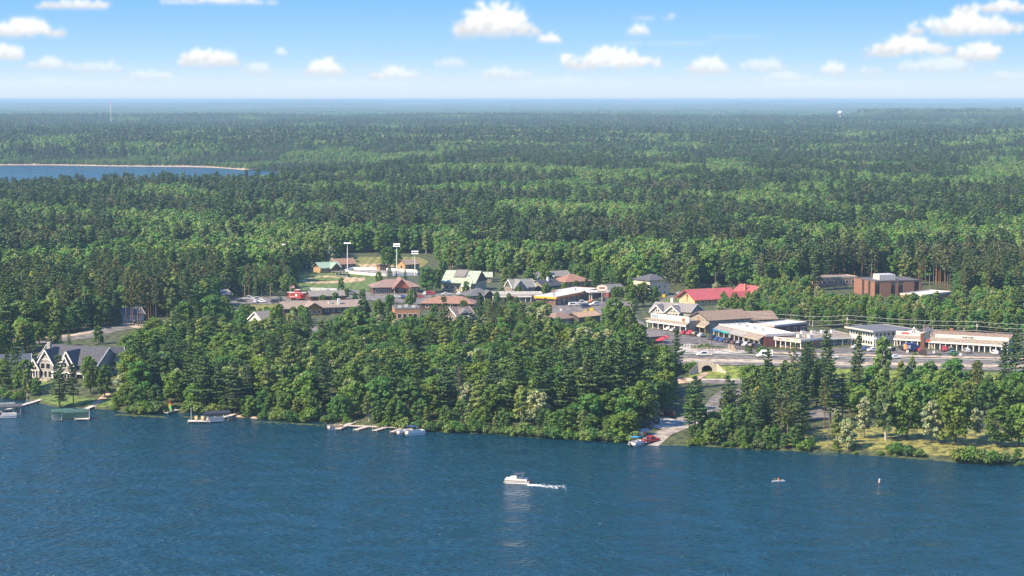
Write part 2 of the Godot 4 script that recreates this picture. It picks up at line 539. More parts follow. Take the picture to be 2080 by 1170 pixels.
func make_sky() -> Sky:
	var W := 4096
	var Hh := 2048
	var im := Image.create(W, Hh, false, Image.FORMAT_RGB8)
	var stops := [[0.0, 0.77, 0.81, 0.85], [0.5, 0.745, 0.805, 0.855], [1.3, 0.61, 0.745, 0.855], [2.8, 0.47, 0.67, 0.855], [8.0, 0.43, 0.66, 0.90], [40.0, 0.30, 0.55, 0.88], [90.0, 0.22, 0.45, 0.80]]
	var rows := []
	for y in Hh:
		var el := 90.0 - (y + 0.5) / Hh * 180.0
		var c := Color(stops[0][1], stops[0][2], stops[0][3])
		if el > 0.0:
			for i in range(1, stops.size()):
				if el <= stops[i][0]:
					var t: float = (el - stops[i - 1][0]) / (stops[i][0] - stops[i - 1][0])
					c = Color(lerpf(stops[i - 1][1], stops[i][1], t), lerpf(stops[i - 1][2], stops[i][2], t), lerpf(stops[i - 1][3], stops[i][3], t))
					break
		else:
			c = Color(0.30, 0.36, 0.33)
		rows.append(c)
		im.fill_rect(Rect2i(0, y, W, 1), c)
	var edge := FastNoiseLite.new()
	edge.seed = 11
	edge.frequency = 1.0
	edge.fractal_octaves = 5
	# the same kind of fair-weather clouds all the way round
	var all := clouds.duplicate()
	for i in 330:
		var az := rng.randf_range(17.0, 343.0)
		var el := 0.6 + 40.0 * pow(rng.randf(), 2.4)
		var w := rng.randf_range(1.2, 4.0) * (0.6 + el * 0.12)
		all.append([az, el, w, w * rng.randf_range(0.2, 0.42), rng.randf_range(0.4, 1.05)])
	for c in all:
		var az: float = c[0]
		var el: float = c[1]
		var w: float = c[2]
		var h: float = c[3]
		var puffs := []
		var n := maxi(5 + int(w * 1.5), int(w / h * 2.4))
		for i in n:
			var f := (i + 0.5) / n * 2.0 - 1.0
			var r := h * rng.randf_range(0.30, 0.52) * (1.0 - 0.5 * absf(f))
			puffs.append(Vector3(f * (w * 0.5 - h * 0.3) + h * rng.randf_range(-0.15, 0.15), -h * 0.28 + r * rng.randf_range(0.3, 1.35), r))
		var x0 := int((az - w * 0.6) / 360.0 * W)
		var x1 := int((az + w * 0.6) / 360.0 * W) + 1
		var y0 := int((90.0 - el - h * 0.75) / 180.0 * Hh)
		var y1 := mini(int((90.0 - el + h * 0.6) / 180.0 * Hh) + 1, Hh / 2 - 1)
		for y in range(y0, y1):
			var dy := (90.0 - (y + 0.5) / Hh * 180.0) - el
			for x in range(x0, x1):
				var dx := (x + 0.5) / W * 360.0 - az
				var f := 0.0
				for p in puffs:
					var q: float = ((dx - p.x) * (dx - p.x) * 0.6 + (dy - p.y) * (dy - p.y)) / (p.z * p.z)
					if q < 4.0: f += exp(-1.5 * q)
				if f < 0.03: continue
				f += 1.15 * edge.get_noise_2d((dx + az * 3.0) * 3.4 / sqrt(h + 0.05), (dy + el * 7.0) * 4.6 / sqrt(h + 0.05)) * minf(1.0, f * 2.0)
				var a: float = smoothstep(0.30, 0.95, f) * minf(c[4] * 1.25, 1.0) * smoothstep(-h * 0.45, -h * 0.1, dy)
				if a <= 0.0: continue
				a *= smoothstep(0.0, 0.9, el + dy) * 0.6 + 0.4
				var light := 0.76 + 0.11 * smoothstep(-0.25 * h, 0.2 * h, dy + 0.3 * h * edge.get_noise_2d(dx * 3.0 / h + 40.0, dy * 3.0 / h))
				var px := posmod(x, W)
				var under: Color = im.get_pixel(px, y)
				im.set_pixel(px, y, under.lerp(Color(light, light * 1.005, light * 1.015), a))
	var pm := PanoramaSkyMaterial.new()
	pm.panorama = ImageTexture.create_from_image(im)
	var s := Sky.new()
	s.sky_material = pm
	return s

# ---------------------------------------------------------------- scene
func _ready() -> void:
	rng.seed = 4711
	hills.seed = 5
	hills.frequency = 0.0005
	hills.fractal_octaves = 3
	var cam := Camera3D.new()
	cam.name = "camera"
	cam.position = Vector3(0, 100, 0)
	cam.rotation_degrees = Vector3(-5.382, 0, 0)
	cam.fov = 16.47
	cam.near = 5.0
	cam.far = 90000.0
	add_child(cam)
	var env := Environment.new()
	env.background_mode = Environment.BG_SKY
	env.sky = make_sky()
	env.background_energy_multiplier = 0.74
	env.tonemap_mode = Environment.TONE_MAPPER_LINEAR
	env.tonemap_exposure = 2.0
	env.sdfgi_enabled = true
	env.ssao_enabled = true
	env.ssil_enabled = true
	env.fog_enabled = true
	env.fog_density = 0.000075
	env.fog_light_color = Color(0.72, 0.87, 0.98)
	var we := WorldEnvironment.new()
	we.name = "world"
	we.environment = env
	add_child(we)
	var sun := DirectionalLight3D.new()
	sun.name = "sun"
	sun.light_energy = 1.6
	sun.light_angular_distance = 0.5
	sun.light_color = Color(1.0, 0.92, 0.78)
	sun.shadow_enabled = true
	add_child(sun)
	sun.look_at_from_position(Vector3(-0.80, 0.88, 0.45), Vector3.ZERO)
	setting()
	town()
	make_kinds()
	woods()
	forest()

func setting() -> void:
	far_lakes = [
		a_lake(-890, -2480, 610.0, 570.0, 2.0, 2.2),
		a_lake(2380, -8300, 800.0, 640.0, 51.0, 3.0),
	]
	# the ground: a fine grid under the town, then a fan out to the horizon
	begin()
	var nx := 180
	var nz := 200
	for j in nz + 1:
		for i in nx + 1:
			var x := lerpf(-420, 420, i / float(nx))
			var z := lerpf(-420, -1260, j / float(nz))
			vert(on(x, z), Vector3.UP)
	for j in nz:
		for i in nx:
			var k := j * (nx + 1) + i
			I.append_array(PackedInt32Array([k, k + nx + 1, k + nx + 2, k, k + nx + 2, k + 1]))
	var k0 := V.size()
	var nr := 150
	var na := 170
	for j in nr + 1:
		var r := 1150.0 * pow(36000.0 / 1150.0, j / float(nr))
		for i in na + 1:
			var w := deg_to_rad(lerpf(-22, 22, i / float(na)))
			vert(on(sin(w) * r, -cos(w) * r, -0.8 if r < 1500.0 else 0.0), Vector3.UP)
	for j in nr:
		for i in na:
			var k := k0 + j * (na + 1) + i
			I.append_array(PackedInt32Array([k, k + na + 1, k + na + 2, k, k + na + 2, k + 1]))
	smooth_normals()
	var g := done("ground", mat(0.075, 0.095, 0.035, 0.95, "land"))
	g.set_meta("kind", "structure")
	# the near lake
	var wm := StandardMaterial3D.new()
	wm.albedo_color = Color(0.0005, 0.036, 0.064).linear_to_srgb()
	wm.roughness = 0.36
	wm.roughness_texture = noise_tex("wind", 0.011, 0.15, 0.95, 512, false, 3)
	wm.metallic_specular = 0.42
	wm.normal_enabled = true
	wm.normal_texture = noise_tex("ripples", 0.014, 0, 1, 2048, true, 5, 16.0)
	wm.normal_scale = 2.0
	wm.uv1_triplanar = true
	wm.uv1_world_triplanar = true
	wm.uv1_scale = Vector3(0.0105, 0.0105, 0.017)
	begin()
	quad(Vector3(-700, 0, 300), Vector3(700, 0, 300), Vector3(700, 0, -720), Vector3(-700, 0, -720))
	tag(done("lake", wm), "", "", "", "structure")
	for k in far_lakes:
		begin()
		for i in 96:
			var p := []
			for e in [i, i + 1]:
				var w: float = TAU * e / 96.0
				var x: float = k.x + cos(w) * k.rx
				var z: float = k.z + sin(w) * k.rz
				var wob := 1.0 + 0.05 * sin(x * 0.006 + 1.0) + 0.02 * sin(x * 0.021 + z * 0.01)
				p.append(Vector3(k.x + cos(w) * k.rx / wob * 1.01, k.y, k.z + sin(w) * k.rz / wob * 1.01))
			tri(Vector3(k.x, k.y, k.z), p[1], p[0])
		tag(done("distant_lake", wm), "", "", "", "structure")
	# sandy beach on the far side of the distant lake
	begin()
	var k1: Dictionary = far_lakes[0]
	for i in 60:
		var p := []
		for e in [i, i + 1]:
			var w := deg_to_rad(lerpf(-88, -36, e / 60.0))
			for f in [0.985, 1.075]:
				var x: float = k1.x + cos(w) * k1.rx * f
				var z: float = k1.z + sin(w) * k1.rz * f
				var wob := 1.0 + 0.05 * sin(x * 0.006 + 1.0) + 0.02 * sin(x * 0.021 + z * 0.01)
				x = k1.x + cos(w) * k1.rx * f / wob; z = k1.z + sin(w) * k1.rz * f / wob
				p.append(Vector3(x, (1.6 if f < 1.0 else 4.2) + 0.0, z))
		quad(p[0], p[2], p[3], p[1])
	tag(done("distant_beach", mat(0.60, 0.45, 0.32, 0.95, "land")), "", "", "", "structure")

func a_lake(x: float, z: float, rx: float, rz: float, y: float, wide: float) -> Dictionary:
	return {"x": x, "z": z, "rx": rx, "rz": rz, "y": y, "wide": wide}

func smooth_normals() -> void:
	for i in N.size(): N[i] = Vector3.ZERO
	for t in range(0, I.size(), 3):
		var n := (V[I[t + 2]] - V[I[t]]).cross(V[I[t + 1]] - V[I[t]])
		if n.y < 0.0: n = -n
		N[I[t]] += n; N[I[t + 1]] += n; N[I[t + 2]] += n
	for i in N.size(): N[i] = N[i].normalized()

# ---------------------------------------------------------------- buildings
# A building stands on a line from its front left to its front right corner; its own axes run x along the front, y up, z out of the front.
func building(called: String, label: String, category: String, x1: float, z1: float, x2: float, z2: float, depth: float, mark := "", group := "") -> Node3D:
	var turn := atan2(-(z2 - z1), x2 - x1)
	var w := Vector2(x2 - x1, z2 - z1).length()
	var ax := Vector2(x2 - x1, z2 - z1) / w
	var back := Vector2(ax.y, -ax.x)
	var a := Vector2(x1, z1)
	var y := 1e9
	var p := PackedVector2Array([a, a + ax * w, a + ax * w + back * depth, a + back * depth])
	for q in p: y = minf(y, ground_y(q.x, q.y))
	keep_off(p, 1.6)
	var o := thing(called, label, category, Vector3(x1, y + 0.15, z1), turn, group)
	o.set_meta("w", w)
	if mark: spots.append([mark, (p[0].x + p[2].x) / 2, (p[0].y + p[2].y) / 2])
	return o

func wide(b: Node3D) -> float:
	return b.get_meta("w")

func walls(b: Node3D, x0: float, x1: float, z0: float, z1: float, h: float, m: Material, y0 := -1.2) -> MeshInstance3D:
	return box_part("wall", m, b, x0, y0, z0, x1, h, z1)

# a slab with thickness, corners counter-clockwise seen from above
func slab(a: Vector3, b_: Vector3, c: Vector3, d: Vector3, t: float) -> void:
	var dn := Vector3(0, -t, 0)
	hexa([a + dn, b_ + dn, c + dn, d + dn, a, b_, c, d])

func gable_roof(b: Node3D, x0: float, x1: float, z0: float, z1: float, eave: float, ridge: float, axis: String, over: float, roof: Material, gable: Material, trim: Material = null) -> MeshInstance3D:
	# walls of the gables
	var ins := 0.02
	for e in [-1.0, 1.0]:
		begin()
		if axis == "x":
			var x := x1 - ins if e > 0.0 else x0 + ins
			prism([Vector3(x, eave, z0), Vector3(x, eave, z1), Vector3(x, ridge, (z0 + z1) / 2)], Vector3(-e * 0.12, 0, 0))
		else:
			var z := z1 - ins if e > 0.0 else z0 + ins
			prism([Vector3(x0, eave, z), Vector3(x1, eave, z), Vector3((x0 + x1) / 2, ridge, z)], Vector3(0, 0, -e * 0.12))
		done("gable", gable, b)
	begin()
	var t := 0.22
	if axis == "x":
		var zc := (z0 + z1) / 2
		var k := (ridge - eave) / maxf(0.1, (z1 - z0) / 2)
		var e := eave - k * over + t
		slab(Vector3(x0 - over, e, z1 + over), Vector3(x1 + over, e, z1 + over), Vector3(x1 + over, ridge + t, zc), Vector3(x0 - over, ridge + t, zc), t)
		slab(Vector3(x0 - over, ridge + t, zc), Vector3(x1 + over, ridge + t, zc), Vector3(x1 + over, e, z0 - over), Vector3(x0 - over, e, z0 - over), t)
	else:
		var xc := (x0 + x1) / 2
		var k := (ridge - eave) / maxf(0.1, (x1 - x0) / 2)
		var e := eave - k * over + t
		slab(Vector3(x0 - over, e, z1 + over), Vector3(xc, ridge + t, z1 + over), Vector3(xc, ridge + t, z0 - over), Vector3(x0 - over, e, z0 - over), t)
		slab(Vector3(xc, ridge + t, z1 + over), Vector3(x1 + over, e, z1 + over), Vector3(x1 + over, e, z0 - over), Vector3(xc, ridge + t, z0 - over), t)
	var r := done("roof", roof, b)
	if trim:
		if axis == "x":
			var zc := (z0 + z1) / 2
			var k := (ridge - eave) / ((z1 - z0) / 2)
			for x in [x0 - over - 0.03, x1 + over + 0.03]:
				begin()
				bar(Vector3(x, eave - k * over + 0.03, z1 + over), Vector3(x, ridge + 0.03, zc), 0.1, 0.42)
				bar(Vector3(x, eave - k * over + 0.03, z0 - over), Vector3(x, ridge + 0.03, zc), 0.1, 0.42)
				done("rake_board", trim, r)
		else:
			var xc := (x0 + x1) / 2
			var k := (ridge - eave) / ((x1 - x0) / 2)
			for z in [z0 - over - 0.03, z1 + over + 0.03]:
				begin()
				bar(Vector3(x0 - over, eave - k * over + 0.03, z), Vector3(xc, ridge + 0.03, z), 0.1, 0.42)
				bar(Vector3(x1 + over, eave - k * over + 0.03, z), Vector3(xc, ridge + 0.03, z), 0.1, 0.42)
				done("rake_board", trim, r)
	return r

func prism(p: Array, v: Vector3) -> void:   # a triangle pushed along v
	tri(p[0], p[1], p[2]); tri(p[2] + v, p[1] + v, p[0] + v)
	for i in 3:
		var a: Vector3 = p[i]
		var b: Vector3 = p[(i + 1) % 3]
		quad(a, a + v, b + v, b)

func hip_roof(b: Node3D, x0: float, x1: float, z0: float, z1: float, eave: float, ridge: float, over: float, roof: Material) -> MeshInstance3D:
	begin()
	x0 -= over; x1 += over; z0 -= over; z1 += over
	var r0: Vector3
	var r1: Vector3
	if x1 - x0 > z1 - z0:
		var k := (z1 - z0) / 2
		r0 = Vector3(x0 + k, ridge, (z0 + z1) / 2); r1 = Vector3(x1 - k, ridge, (z0 + z1) / 2)
		quad(Vector3(x0, eave, z1), Vector3(x1, eave, z1), r1, r0)
		quad(Vector3(x1, eave, z0), Vector3(x0, eave, z0), r0, r1)
		tri(Vector3(x1, eave, z1), Vector3(x1, eave, z0), r1)
		tri(Vector3(x0, eave, z0), Vector3(x0, eave, z1), r0)
	else:
		var k := (x1 - x0) / 2
		r0 = Vector3((x0 + x1) / 2, ridge, z1 - k); r1 = Vector3((x0 + x1) / 2, ridge, z0 + k)
		quad(Vector3(x1, eave, z1), Vector3(x1, eave, z0), r1, r0)
		quad(Vector3(x0, eave, z0), Vector3(x0, eave, z1), r0, r1)
		tri(Vector3(x0, eave, z1), Vector3(x1, eave, z1), r0)
		tri(Vector3(x1, eave, z0), Vector3(x0, eave, z0), r1)
	box(x0, eave - 0.22, z0, x1, eave - 0.004, z1)
	return done("roof", roof, b)

func flat_roof(b: Node3D, x0: float, x1: float, z0: float, z1: float, h: float, roof: Material, edge: Material, rim := 0.5, over := 0.0) -> MeshInstance3D:
	var r := box_part("roof", roof, b, x0 - over, h - 0.25, z0 - over, x1 + over, h + 0.02, z1 + over)
	x0 -= over + 0.05; x1 += over + 0.05; z0 -= over + 0.05; z1 += over + 0.05
	begin()
	box(x0, h - 0.45, z1 - 0.25, x1, h + rim, z1)
	box(x0, h - 0.45, z0, x1, h + rim, z0 + 0.25)
	box(x0, h - 0.45, z0 + 0.25, x0 + 0.25, h + rim, z1 - 0.25)
	box(x1 - 0.25, h - 0.45, z0 + 0.25, x1, h + rim, z1 - 0.25)
	done("parapet", edge, r)
	return r

# a lean-to roof sloping out of the front
func lean_to(b: Node3D, called: String, x0: float, x1: float, z0: float, z1: float, low: float, high: float, m: Material, fascia: Material = null, posts := 0, post: Material = null) -> MeshInstance3D:
	begin()
	slab(Vector3(x0, low, z1), Vector3(x1, low, z1), Vector3(x1, high, z0), Vector3(x0, high, z0), 0.18)
	var r := done(called, m, b)
	if fascia: box_part("fascia", fascia, r, x0, low - 0.5, z1 + 0.01, x1, low + 0.06, z1 + 0.16)
	for i in posts:
		var x := lerpf(x0 + 0.3, x1 - 0.3, i / float(maxi(1, posts - 1)))
		box_part("post", post, b, x - 0.14, -1.0, z1 - 0.5, x + 0.14, low - 0.14, z1 - 0.22)
	return r

# openings: side f, r, l or k (front, right, left, back); x runs along that side from its left end
func opening(b: Node3D, called: String, side: String, at: float, y: float, w: float, h: float, face: float, frame: Material, pane: Material = null) -> MeshInstance3D:
	var key := "open %.2f %.2f %s %s" % [w, h, str(frame.get_instance_id()), str(pane.get_instance_id() if pane else 0)]
	if not cache.has(key):
		begin()
		var t := 0.12
		box(-w / 2 - t, -t, -0.1, -w / 2, h + t, 0.07); box(w / 2, -t, -0.1, w / 2 + t, h + t, 0.07)
		box(-w / 2, h, -0.1, w / 2, h + t, 0.07); box(-w / 2, -t, -0.1, w / 2, 0, 0.09)
		if w > 1.7: box(-0.05, 0, -0.1, 0.05, h, 0.05)
		var f := mesh_done(frame)
		begin()
		box(-w / 2, 0, -0.1, w / 2, h, 0.02)
		cache[key] = [f, mesh_done(pane if pane else glass())]
	var o := node_of(called, cache[key][0], b)
	node_of("pane" if called == "window" else "leaf", cache[key][1], o)
	match side:
		"f": o.position = Vector3(at, y, face)
		"r": o.position = Vector3(face, y, -at); o.rotation.y = PI / 2
		"l": o.position = Vector3(face, y, -at); o.rotation.y = -PI / 2
		"k": o.position = Vector3(at, y, face); o.rotation.y = PI
	return o

func windows(b: Node3D, side: String, from: float, to: float, n: int, y: float, w: float, h: float, face: float, frame: Material, called := "window") -> void:
	for i in n:
		opening(b, called, side, lerpf(from, to, (i + 0.5) / n), y, w, h, face, frame)

func lettering(b: Node3D, text: String, at: Vector3, size: float, m: Material, turn := 0.0, called := "lettering") -> void:
	var t := TextMesh.new()
	t.text = text
	t.font_size = 64
	t.pixel_size = size / 64.0
	t.depth = 0.08
	t.material = m
	var f := SystemFont.new()
	f.font_names = PackedStringArray(["Droid Sans"])
	t.font = f
	var o := node_of(called, t, b)
	o.position = at
	o.rotation.y = turn

# ---------------------------------------------------------------- cars
var cars := {}
func loft(st: Array) -> void:   # [x, half width, bottom, shoulder, half width of top, top]
	var rings := []
	for s in st:
		rings.append([Vector3(s[0], s[2], s[1] * 0.94), Vector3(s[0], s[2] + 0.22, s[1]), Vector3(s[0], s[3], s[1] * 0.97), Vector3(s[0], s[5] - 0.04, s[4]), Vector3(s[0], s[5], s[4] - 0.08),
			Vector3(s[0], s[5], -s[4] + 0.08), Vector3(s[0], s[5] - 0.04, -s[4]), Vector3(s[0], s[3], -s[1] * 0.97), Vector3(s[0], s[2] + 0.22, -s[1]), Vector3(s[0], s[2], -s[1] * 0.94)])
	for i in rings.size() - 1:
		var a: Array = rings[i]
		var b: Array = rings[i + 1]
		for k in 10: quad(a[k], b[k], b[(k + 1) % 10], a[(k + 1) % 10])
	for e in [0, rings.size() - 1]:
		var a: Array = rings[e]
		for k in 4:
			if e == 0: quad(a[k], a[k + 1], a[8 - k], a[9 - k])
			else: quad(a[9 - k], a[8 - k], a[k + 1], a[k])

func make_cars() -> void:
	var black := mat(0.02, 0.02, 0.02, 0.8)
	var steel := mat(0.45, 0.45, 0.45, 0.35, "", 0.6)
	var lamp := mat(0.7, 0.7, 0.66, 0.2)
	var tail := mat(0.35, 0.01, 0.01, 0.3)
	var shapes := {
		"sedan": [[[-2.35, .8, .35, .62, .7, .78], [-2.2, .86, .28, .8, .74, .93], [-1.55, .9, .25, .88, .7, 1.0], [-0.85, .9, .25, .92, .58, 1.42], [0.25, .9, .25, .92, .6, 1.45], [1.15, .9, .25, .9, .72, .98], [2.0, .86, .26, .76, .7, .84], [2.35, .76, .34, .58, .62, .66]], -1.55, -0.85, 0.25, 1.15, 1.42],
		"suv": [[[-2.3, .84, .42, .9, .76, 1.12], [-2.2, .92, .34, 1.0, .74, 1.35], [-1.95, .94, .32, 1.02, .66, 1.72], [0.3, .94, .32, 1.02, .68, 1.76], [1.15, .94, .32, 1.02, .8, 1.12], [2.1, .9, .34, .9, .78, 1.0], [2.4, .8, .42, .7, .68, .8]], -2.2, -1.95, 0.3, 1.15, 1.72],
		"pickup": [[[-2.9, .94, .5, .8, .9, 1.02], [-1.0, .96, .45, .95, .92, 1.06], [-0.85, .96, .42, 1.08, .7, 1.82], [0.75, .96, .42, 1.08, .72, 1.84], [1.45, .96, .42, 1.08, .84, 1.2], [2.6, .92, .44, .98, .82, 1.08], [2.9, .84, .5, .8, .74, .9]], -1.0, -0.85, 0.75, 1.45, 1.82],
		"van": [[[-2.95, .95, .45, 1.0, .9, 2.55], [-2.8, 1.0, .4, 1.05, .9, 2.7], [1.1, 1.0, .4, 1.1, .86, 2.7], [2.05, 1.0, .4, 1.15, .84, 1.42], [2.75, .94, .42, .95, .8, 1.12], [2.98, .84, .5, .8, .7, .9]], -2.8, -2.6, 1.1, 2.05, 2.62],
	}
	for k in shapes:
		var s: Array = shapes[k]
		var o := Node3D.new()
		o.name = k + "_proto"
		var st: Array = s[0]
		begin()
		loft(st)
		var body := done("body", paint(0.5, 0.5, 0.5), o)
		if k == "pickup":
			box_part("bed", mat(0.03, 0.03, 0.03, 0.9), body, -2.75, 0.95, -0.78, -1.08, 1.075, 0.78)
		var hw: float = st[3][1]
		var roof: float = s[5]
		begin()
		quad(Vector3(s[4] + 0.03, 1.02 if k != "sedan" else 0.97, hw * .8), Vector3(s[4] + 0.03, 1.02 if k != "sedan" else 0.97, -hw * .8), Vector3(s[3] + 0.06, roof - 0.1, -hw * .62), Vector3(s[3] + 0.06, roof - 0.1, hw * .62))
		done("windscreen", glass(), o)
		begin()
		quad(Vector3(s[1] - 0.05, 1.08, -hw * .78), Vector3(s[1] - 0.05, 1.08, hw * .78), Vector3(s[2] - 0.08, roof - 0.1, hw * .62), Vector3(s[2] - 0.08, roof - 0.1, -hw * .62))
		done("rear_window", glass(), o)
		for side in [-1, 1]:
			begin()
			var lo := 1.04 if k != "sedan" else 0.95
			if k == "van": lo = 1.35
			var a := Vector3(lerpf(s[1], s[2], 0.45) + (1.0 if k == "van" else 0.0), lo, side * hw * 0.965)
			var b := Vector3(lerpf(s[4], s[3], 0.3), lo, side * hw * 0.965)
			var c := Vector3(s[3] - 0.02, roof - 0.12, side * hw * 0.74)
			var d := Vector3(s[2] + 0.08 + (1.0 if k == "van" else 0.0), roof - 0.12, side * hw * 0.74)
			var out := Vector3(0, 0.0, side * 0.045)
			if k == "van":
				c.z = side * 0.93; d.z = side * 0.93; c.y = 2.1; d.y = 2.1; b.x = 1.4; c.x = 1.1
			if side > 0: quad(a + out, b + out, c + out, d + out)
			else: quad(d + out, c + out, b + out, a + out)
			done("side_window", glass(), o)
			for x in [-1.45, 1.42]:
				var wx: float = x * (1.2 if k in ["pickup", "van"] else 1.0)
				begin()
				tube(Vector3(wx, 0.34, side * (hw - 0.22)), Vector3(wx, 0.34, side * (hw + 0.02)), 0.34, 0.34, 12)
				var wheel := done("wheel", black, o)
				begin()
				tube(Vector3(wx, 0.34, side * (hw + 0.0)), Vector3(wx, 0.34, side * (hw + 0.035)), 0.2, 0.19, 8)
				done("rim", steel, wheel)
			var fx: float = st[st.size() - 1][0]
			var bx: float = st[0][0]
			box_part("headlight", lamp, o, fx - 0.14, 0.62, side * 0.62 - 0.14, fx + 0.02, 0.76, side * 0.62 + 0.14)
			box_part("taillight", tail, o, bx - 0.03, 0.68, side * 0.66 - 0.1, bx + 0.12, 0.86, side * 0.66 + 0.1)
		cars[k] = o

const CAR_NAMES := {"sedan": "car", "suv": "suv", "pickup": "pickup_truck", "van": "van"}
func car(kind: String, x: float, z: float, deg: float, r: float, g: float, b: float, label: String, group := "parked cars", up := 0.0) -> Node3D:
	var c: Node3D = cars[kind].duplicate()
	c.name = numbered(CAR_NAMES[kind])
	add_child(c)
	c.position = on(x, z, 0.14 + up)
	c.rotation.y = deg_to_rad(deg)
	c.get_node("body").material_override = paint(r, g, b)
	var q := Vector2(x, z)
	keep_off(PackedVector2Array([q + Vector2(-3, -3), q + Vector2(3, -3), q + Vector2(3, 3), q + Vector2(-3, 3)]))
	return tag(c, label, {"sedan": "car", "suv": "car", "pickup": "truck", "van": "van"}[kind], group)

# ---------------------------------------------------------------- roads, lots and lawns
func roads() -> void:
	var asphalt := mat(0.16, 0.145, 0.14, 0.9, "road")
	var pale := mat(0.19, 0.175, 0.165, 0.9, "road")
	var tan_ := mat(0.50, 0.40, 0.30, 0.9, "road")
	var concrete := mat(0.50, 0.46, 0.42, 0.85, "road")
	var grass := mat(0.19, 0.25, 0.04, 0.95, "land")
	var dry := mat(0.24, 0.235, 0.06, 0.95, "land")
	var mown := mat(0.13, 0.20, 0.04, 0.95, "land")
	var dirt := mat(0.56, 0.41, 0.25, 0.95, "land")
	var sand := mat(0.55, 0.40, 0.28, 0.95, "land")
	# highway: verge, two carriageways and the tan strip between them
	sheet("highway", band([59.5, -712.4, 78, -710.9, 98.7, -706.8, 119.1, -702.7, 139.6, -699.9, 159.9, -697.2, 186.3, -692, 215.4, -685.5], 27.0), 0.10, pale, 1.0)
	sheet("highway_strip", band([59.3, -710.4, 77.7, -708.9, 98.4, -704.8, 118.8, -700.7, 139.2, -698, 159.5, -695.3, 185.8, -690.1, 214.8, -683.7], 7.0), 0.125, tan_, -9.0)
	sheet("road_marking", band([60.8, -728.2, 79.7, -726.6, 100.8, -722.3, 121.7, -718, 142.4, -714.5, 163.2, -711.7, 190.1, -706.2, 219.7, -699.5], 0.9), 0.125, mat(0.75, 0.75, 0.72, 0.8), -9.0)
	sheet("pavement", band([94.6, -730.1, 108.6, -726.4, 122.6, -723.5, 143.5, -719.9, 164.2, -716.4, 184.8, -712.9, 221.3, -704.7], 5.0), 0.16, tan_, 0.5)
	sheet("lake_road", band([-221.3, -766, -200.2, -772.8, -184.3, -779.2, -171.5, -787.4, -163.7, -807.1, -152.7, -829.7], 14.0), 0.10, pale, 1.0)
	sheet("lake_road_shoulder", band([-222.9, -771.7, -201.7, -778.7, -185.8, -785.4, -173.9, -794, -166.1, -814.1], 5.0), 0.125, tan_, 0.5)
	sheet("gravel_yard", flat([-162.7, -822.8, -154.1, -837, -143.6, -836.8, -141.6, -818.8, -152.9, -808.5]), 0.13, tan_, 0.5)
	# shopping street and its car parks
	sheet("shopping_street", flat([51.6, -813.4, 60.2, -806.5, 69.5, -786.3, 78.2, -770.3, 93.5, -743, 109.3, -731.3, 108.7, -727.1, 94.7, -730.8, 83.1, -741.6, 69.8, -758, 58.1, -752.1, 49.9, -770.5]), 0.09, asphalt, 0.5)
	sheet("plaza", flat([65, -756.5, 70.1, -756.5, 83, -740.1, 93, -729.4, 79.8, -728, 61.1, -731.7]), 0.13, concrete, 0.5)
	sheet("car_park", flat([110.4, -738.4, 128.4, -747, 143.6, -744, 155.9, -738.1, 181.6, -725.2, 181.6, -714.3, 164.5, -717.7, 143.8, -721.3, 122.8, -724.9, 110.7, -728.5]), 0.10, asphalt, 0.5)
	sheet("car_park", flat([15.6, -894.2, 31.9, -915.5, 45.9, -924.3, 56.3, -906.6, 51.2, -857.6, 37.4, -835, 18.9, -842.6]), 0.10, pale, 0.5)
	sheet("car_park", flat([-140.4, -926.3, -112.1, -939.8, -96, -930.5, -94.4, -914.9, -107.9, -904.1, -134.9, -904.3]), 0.10, pale, 0.5)
	sheet("car_park", flat([-94.3, -949, -77.1, -970.5, -66.5, -955.8, -44, -957.8, -20.1, -952.7, -19.4, -916, -41.5, -903.2, -63.8, -916.7, -88.7, -939.6]), 0.11, pale, 0.5)
	sheet("car_park", flat([-91.5, -808, -81.1, -814.8, -64.3, -807.7, -62.2, -781.1, -85.6, -781.3]), 0.10, pale, 0.5)
	sheet("church_drive", flat([68.2, -915.2, 74.9, -942.4, 79.5, -947.1, 76.9, -915.2, 80, -893.6, 67.8, -893.7]), 0.10, pale, 0.5)
	sheet("side_street", band([45.9, -857.6, 50.6, -829.5, 51.7, -799.7, 51.8, -770.5], 9.0), 0.115, pale, 0.5)
	# park below the highway
	sheet("embankment_grass", flat([61.4, -699.4, 83.2, -695.5, 106.5, -688.7, 129.5, -683.5, 162.4, -678.4, 177.4, -671.1, 175, -661.7, 143.3, -667.8, 103.1, -677.8, 94.9, -679.2, 61.7, -686.9]), 0.07, grass, -1.0)
	sheet("park_drive", band([52.1, -684.7, 61.2, -681.9, 77.9, -679.1, 90.8, -673.6, 100.3, -659.1, 110.1, -648.6, 118.5, -632.8], 8.0), 0.10, pale, 0.8)
	sheet("drive_edge", band([61.5, -684.8, 78.2, -681.9, 91.2, -676.7, 101.1, -664.1], 2.0), 0.14, concrete, -9.0)
	sheet("gravel_pad", flat([50.2, -682.7, 58.4, -688.1, 63.6, -685.9, 60.9, -678.1, 50.6, -676.3]), 0.13, sand, 0.5)
	sheet("park_car_park", flat([71.2, -666.2, 64.4, -644.3, 59.8, -622, 56.6, -599.5, 65, -595.9, 72.1, -627.1, 78.4, -665.9]), 0.13, pale, 0.8)
	sheet("park_car_park", flat([92.8, -619.3, 98.8, -630, 105.1, -626, 101.6, -608.4, 92.4, -606.2]), 0.10, pale, 0.8)
	for i in 5:
		sheet("bay_line", band(bay(i), 0.16), 0.15, mat(0.75, 0.75, 0.72, 0.8), -9.0)
	sheet("boat_ramp", flat([34.9, -574, 42.1, -570.8, 48.6, -584.9, 56.6, -599.5, 59.7, -620.2, 51.7, -611.6, 47.9, -594.6]), 0.11, mat(0.36, 0.32, 0.29, 0.9, "road"), 0.8)
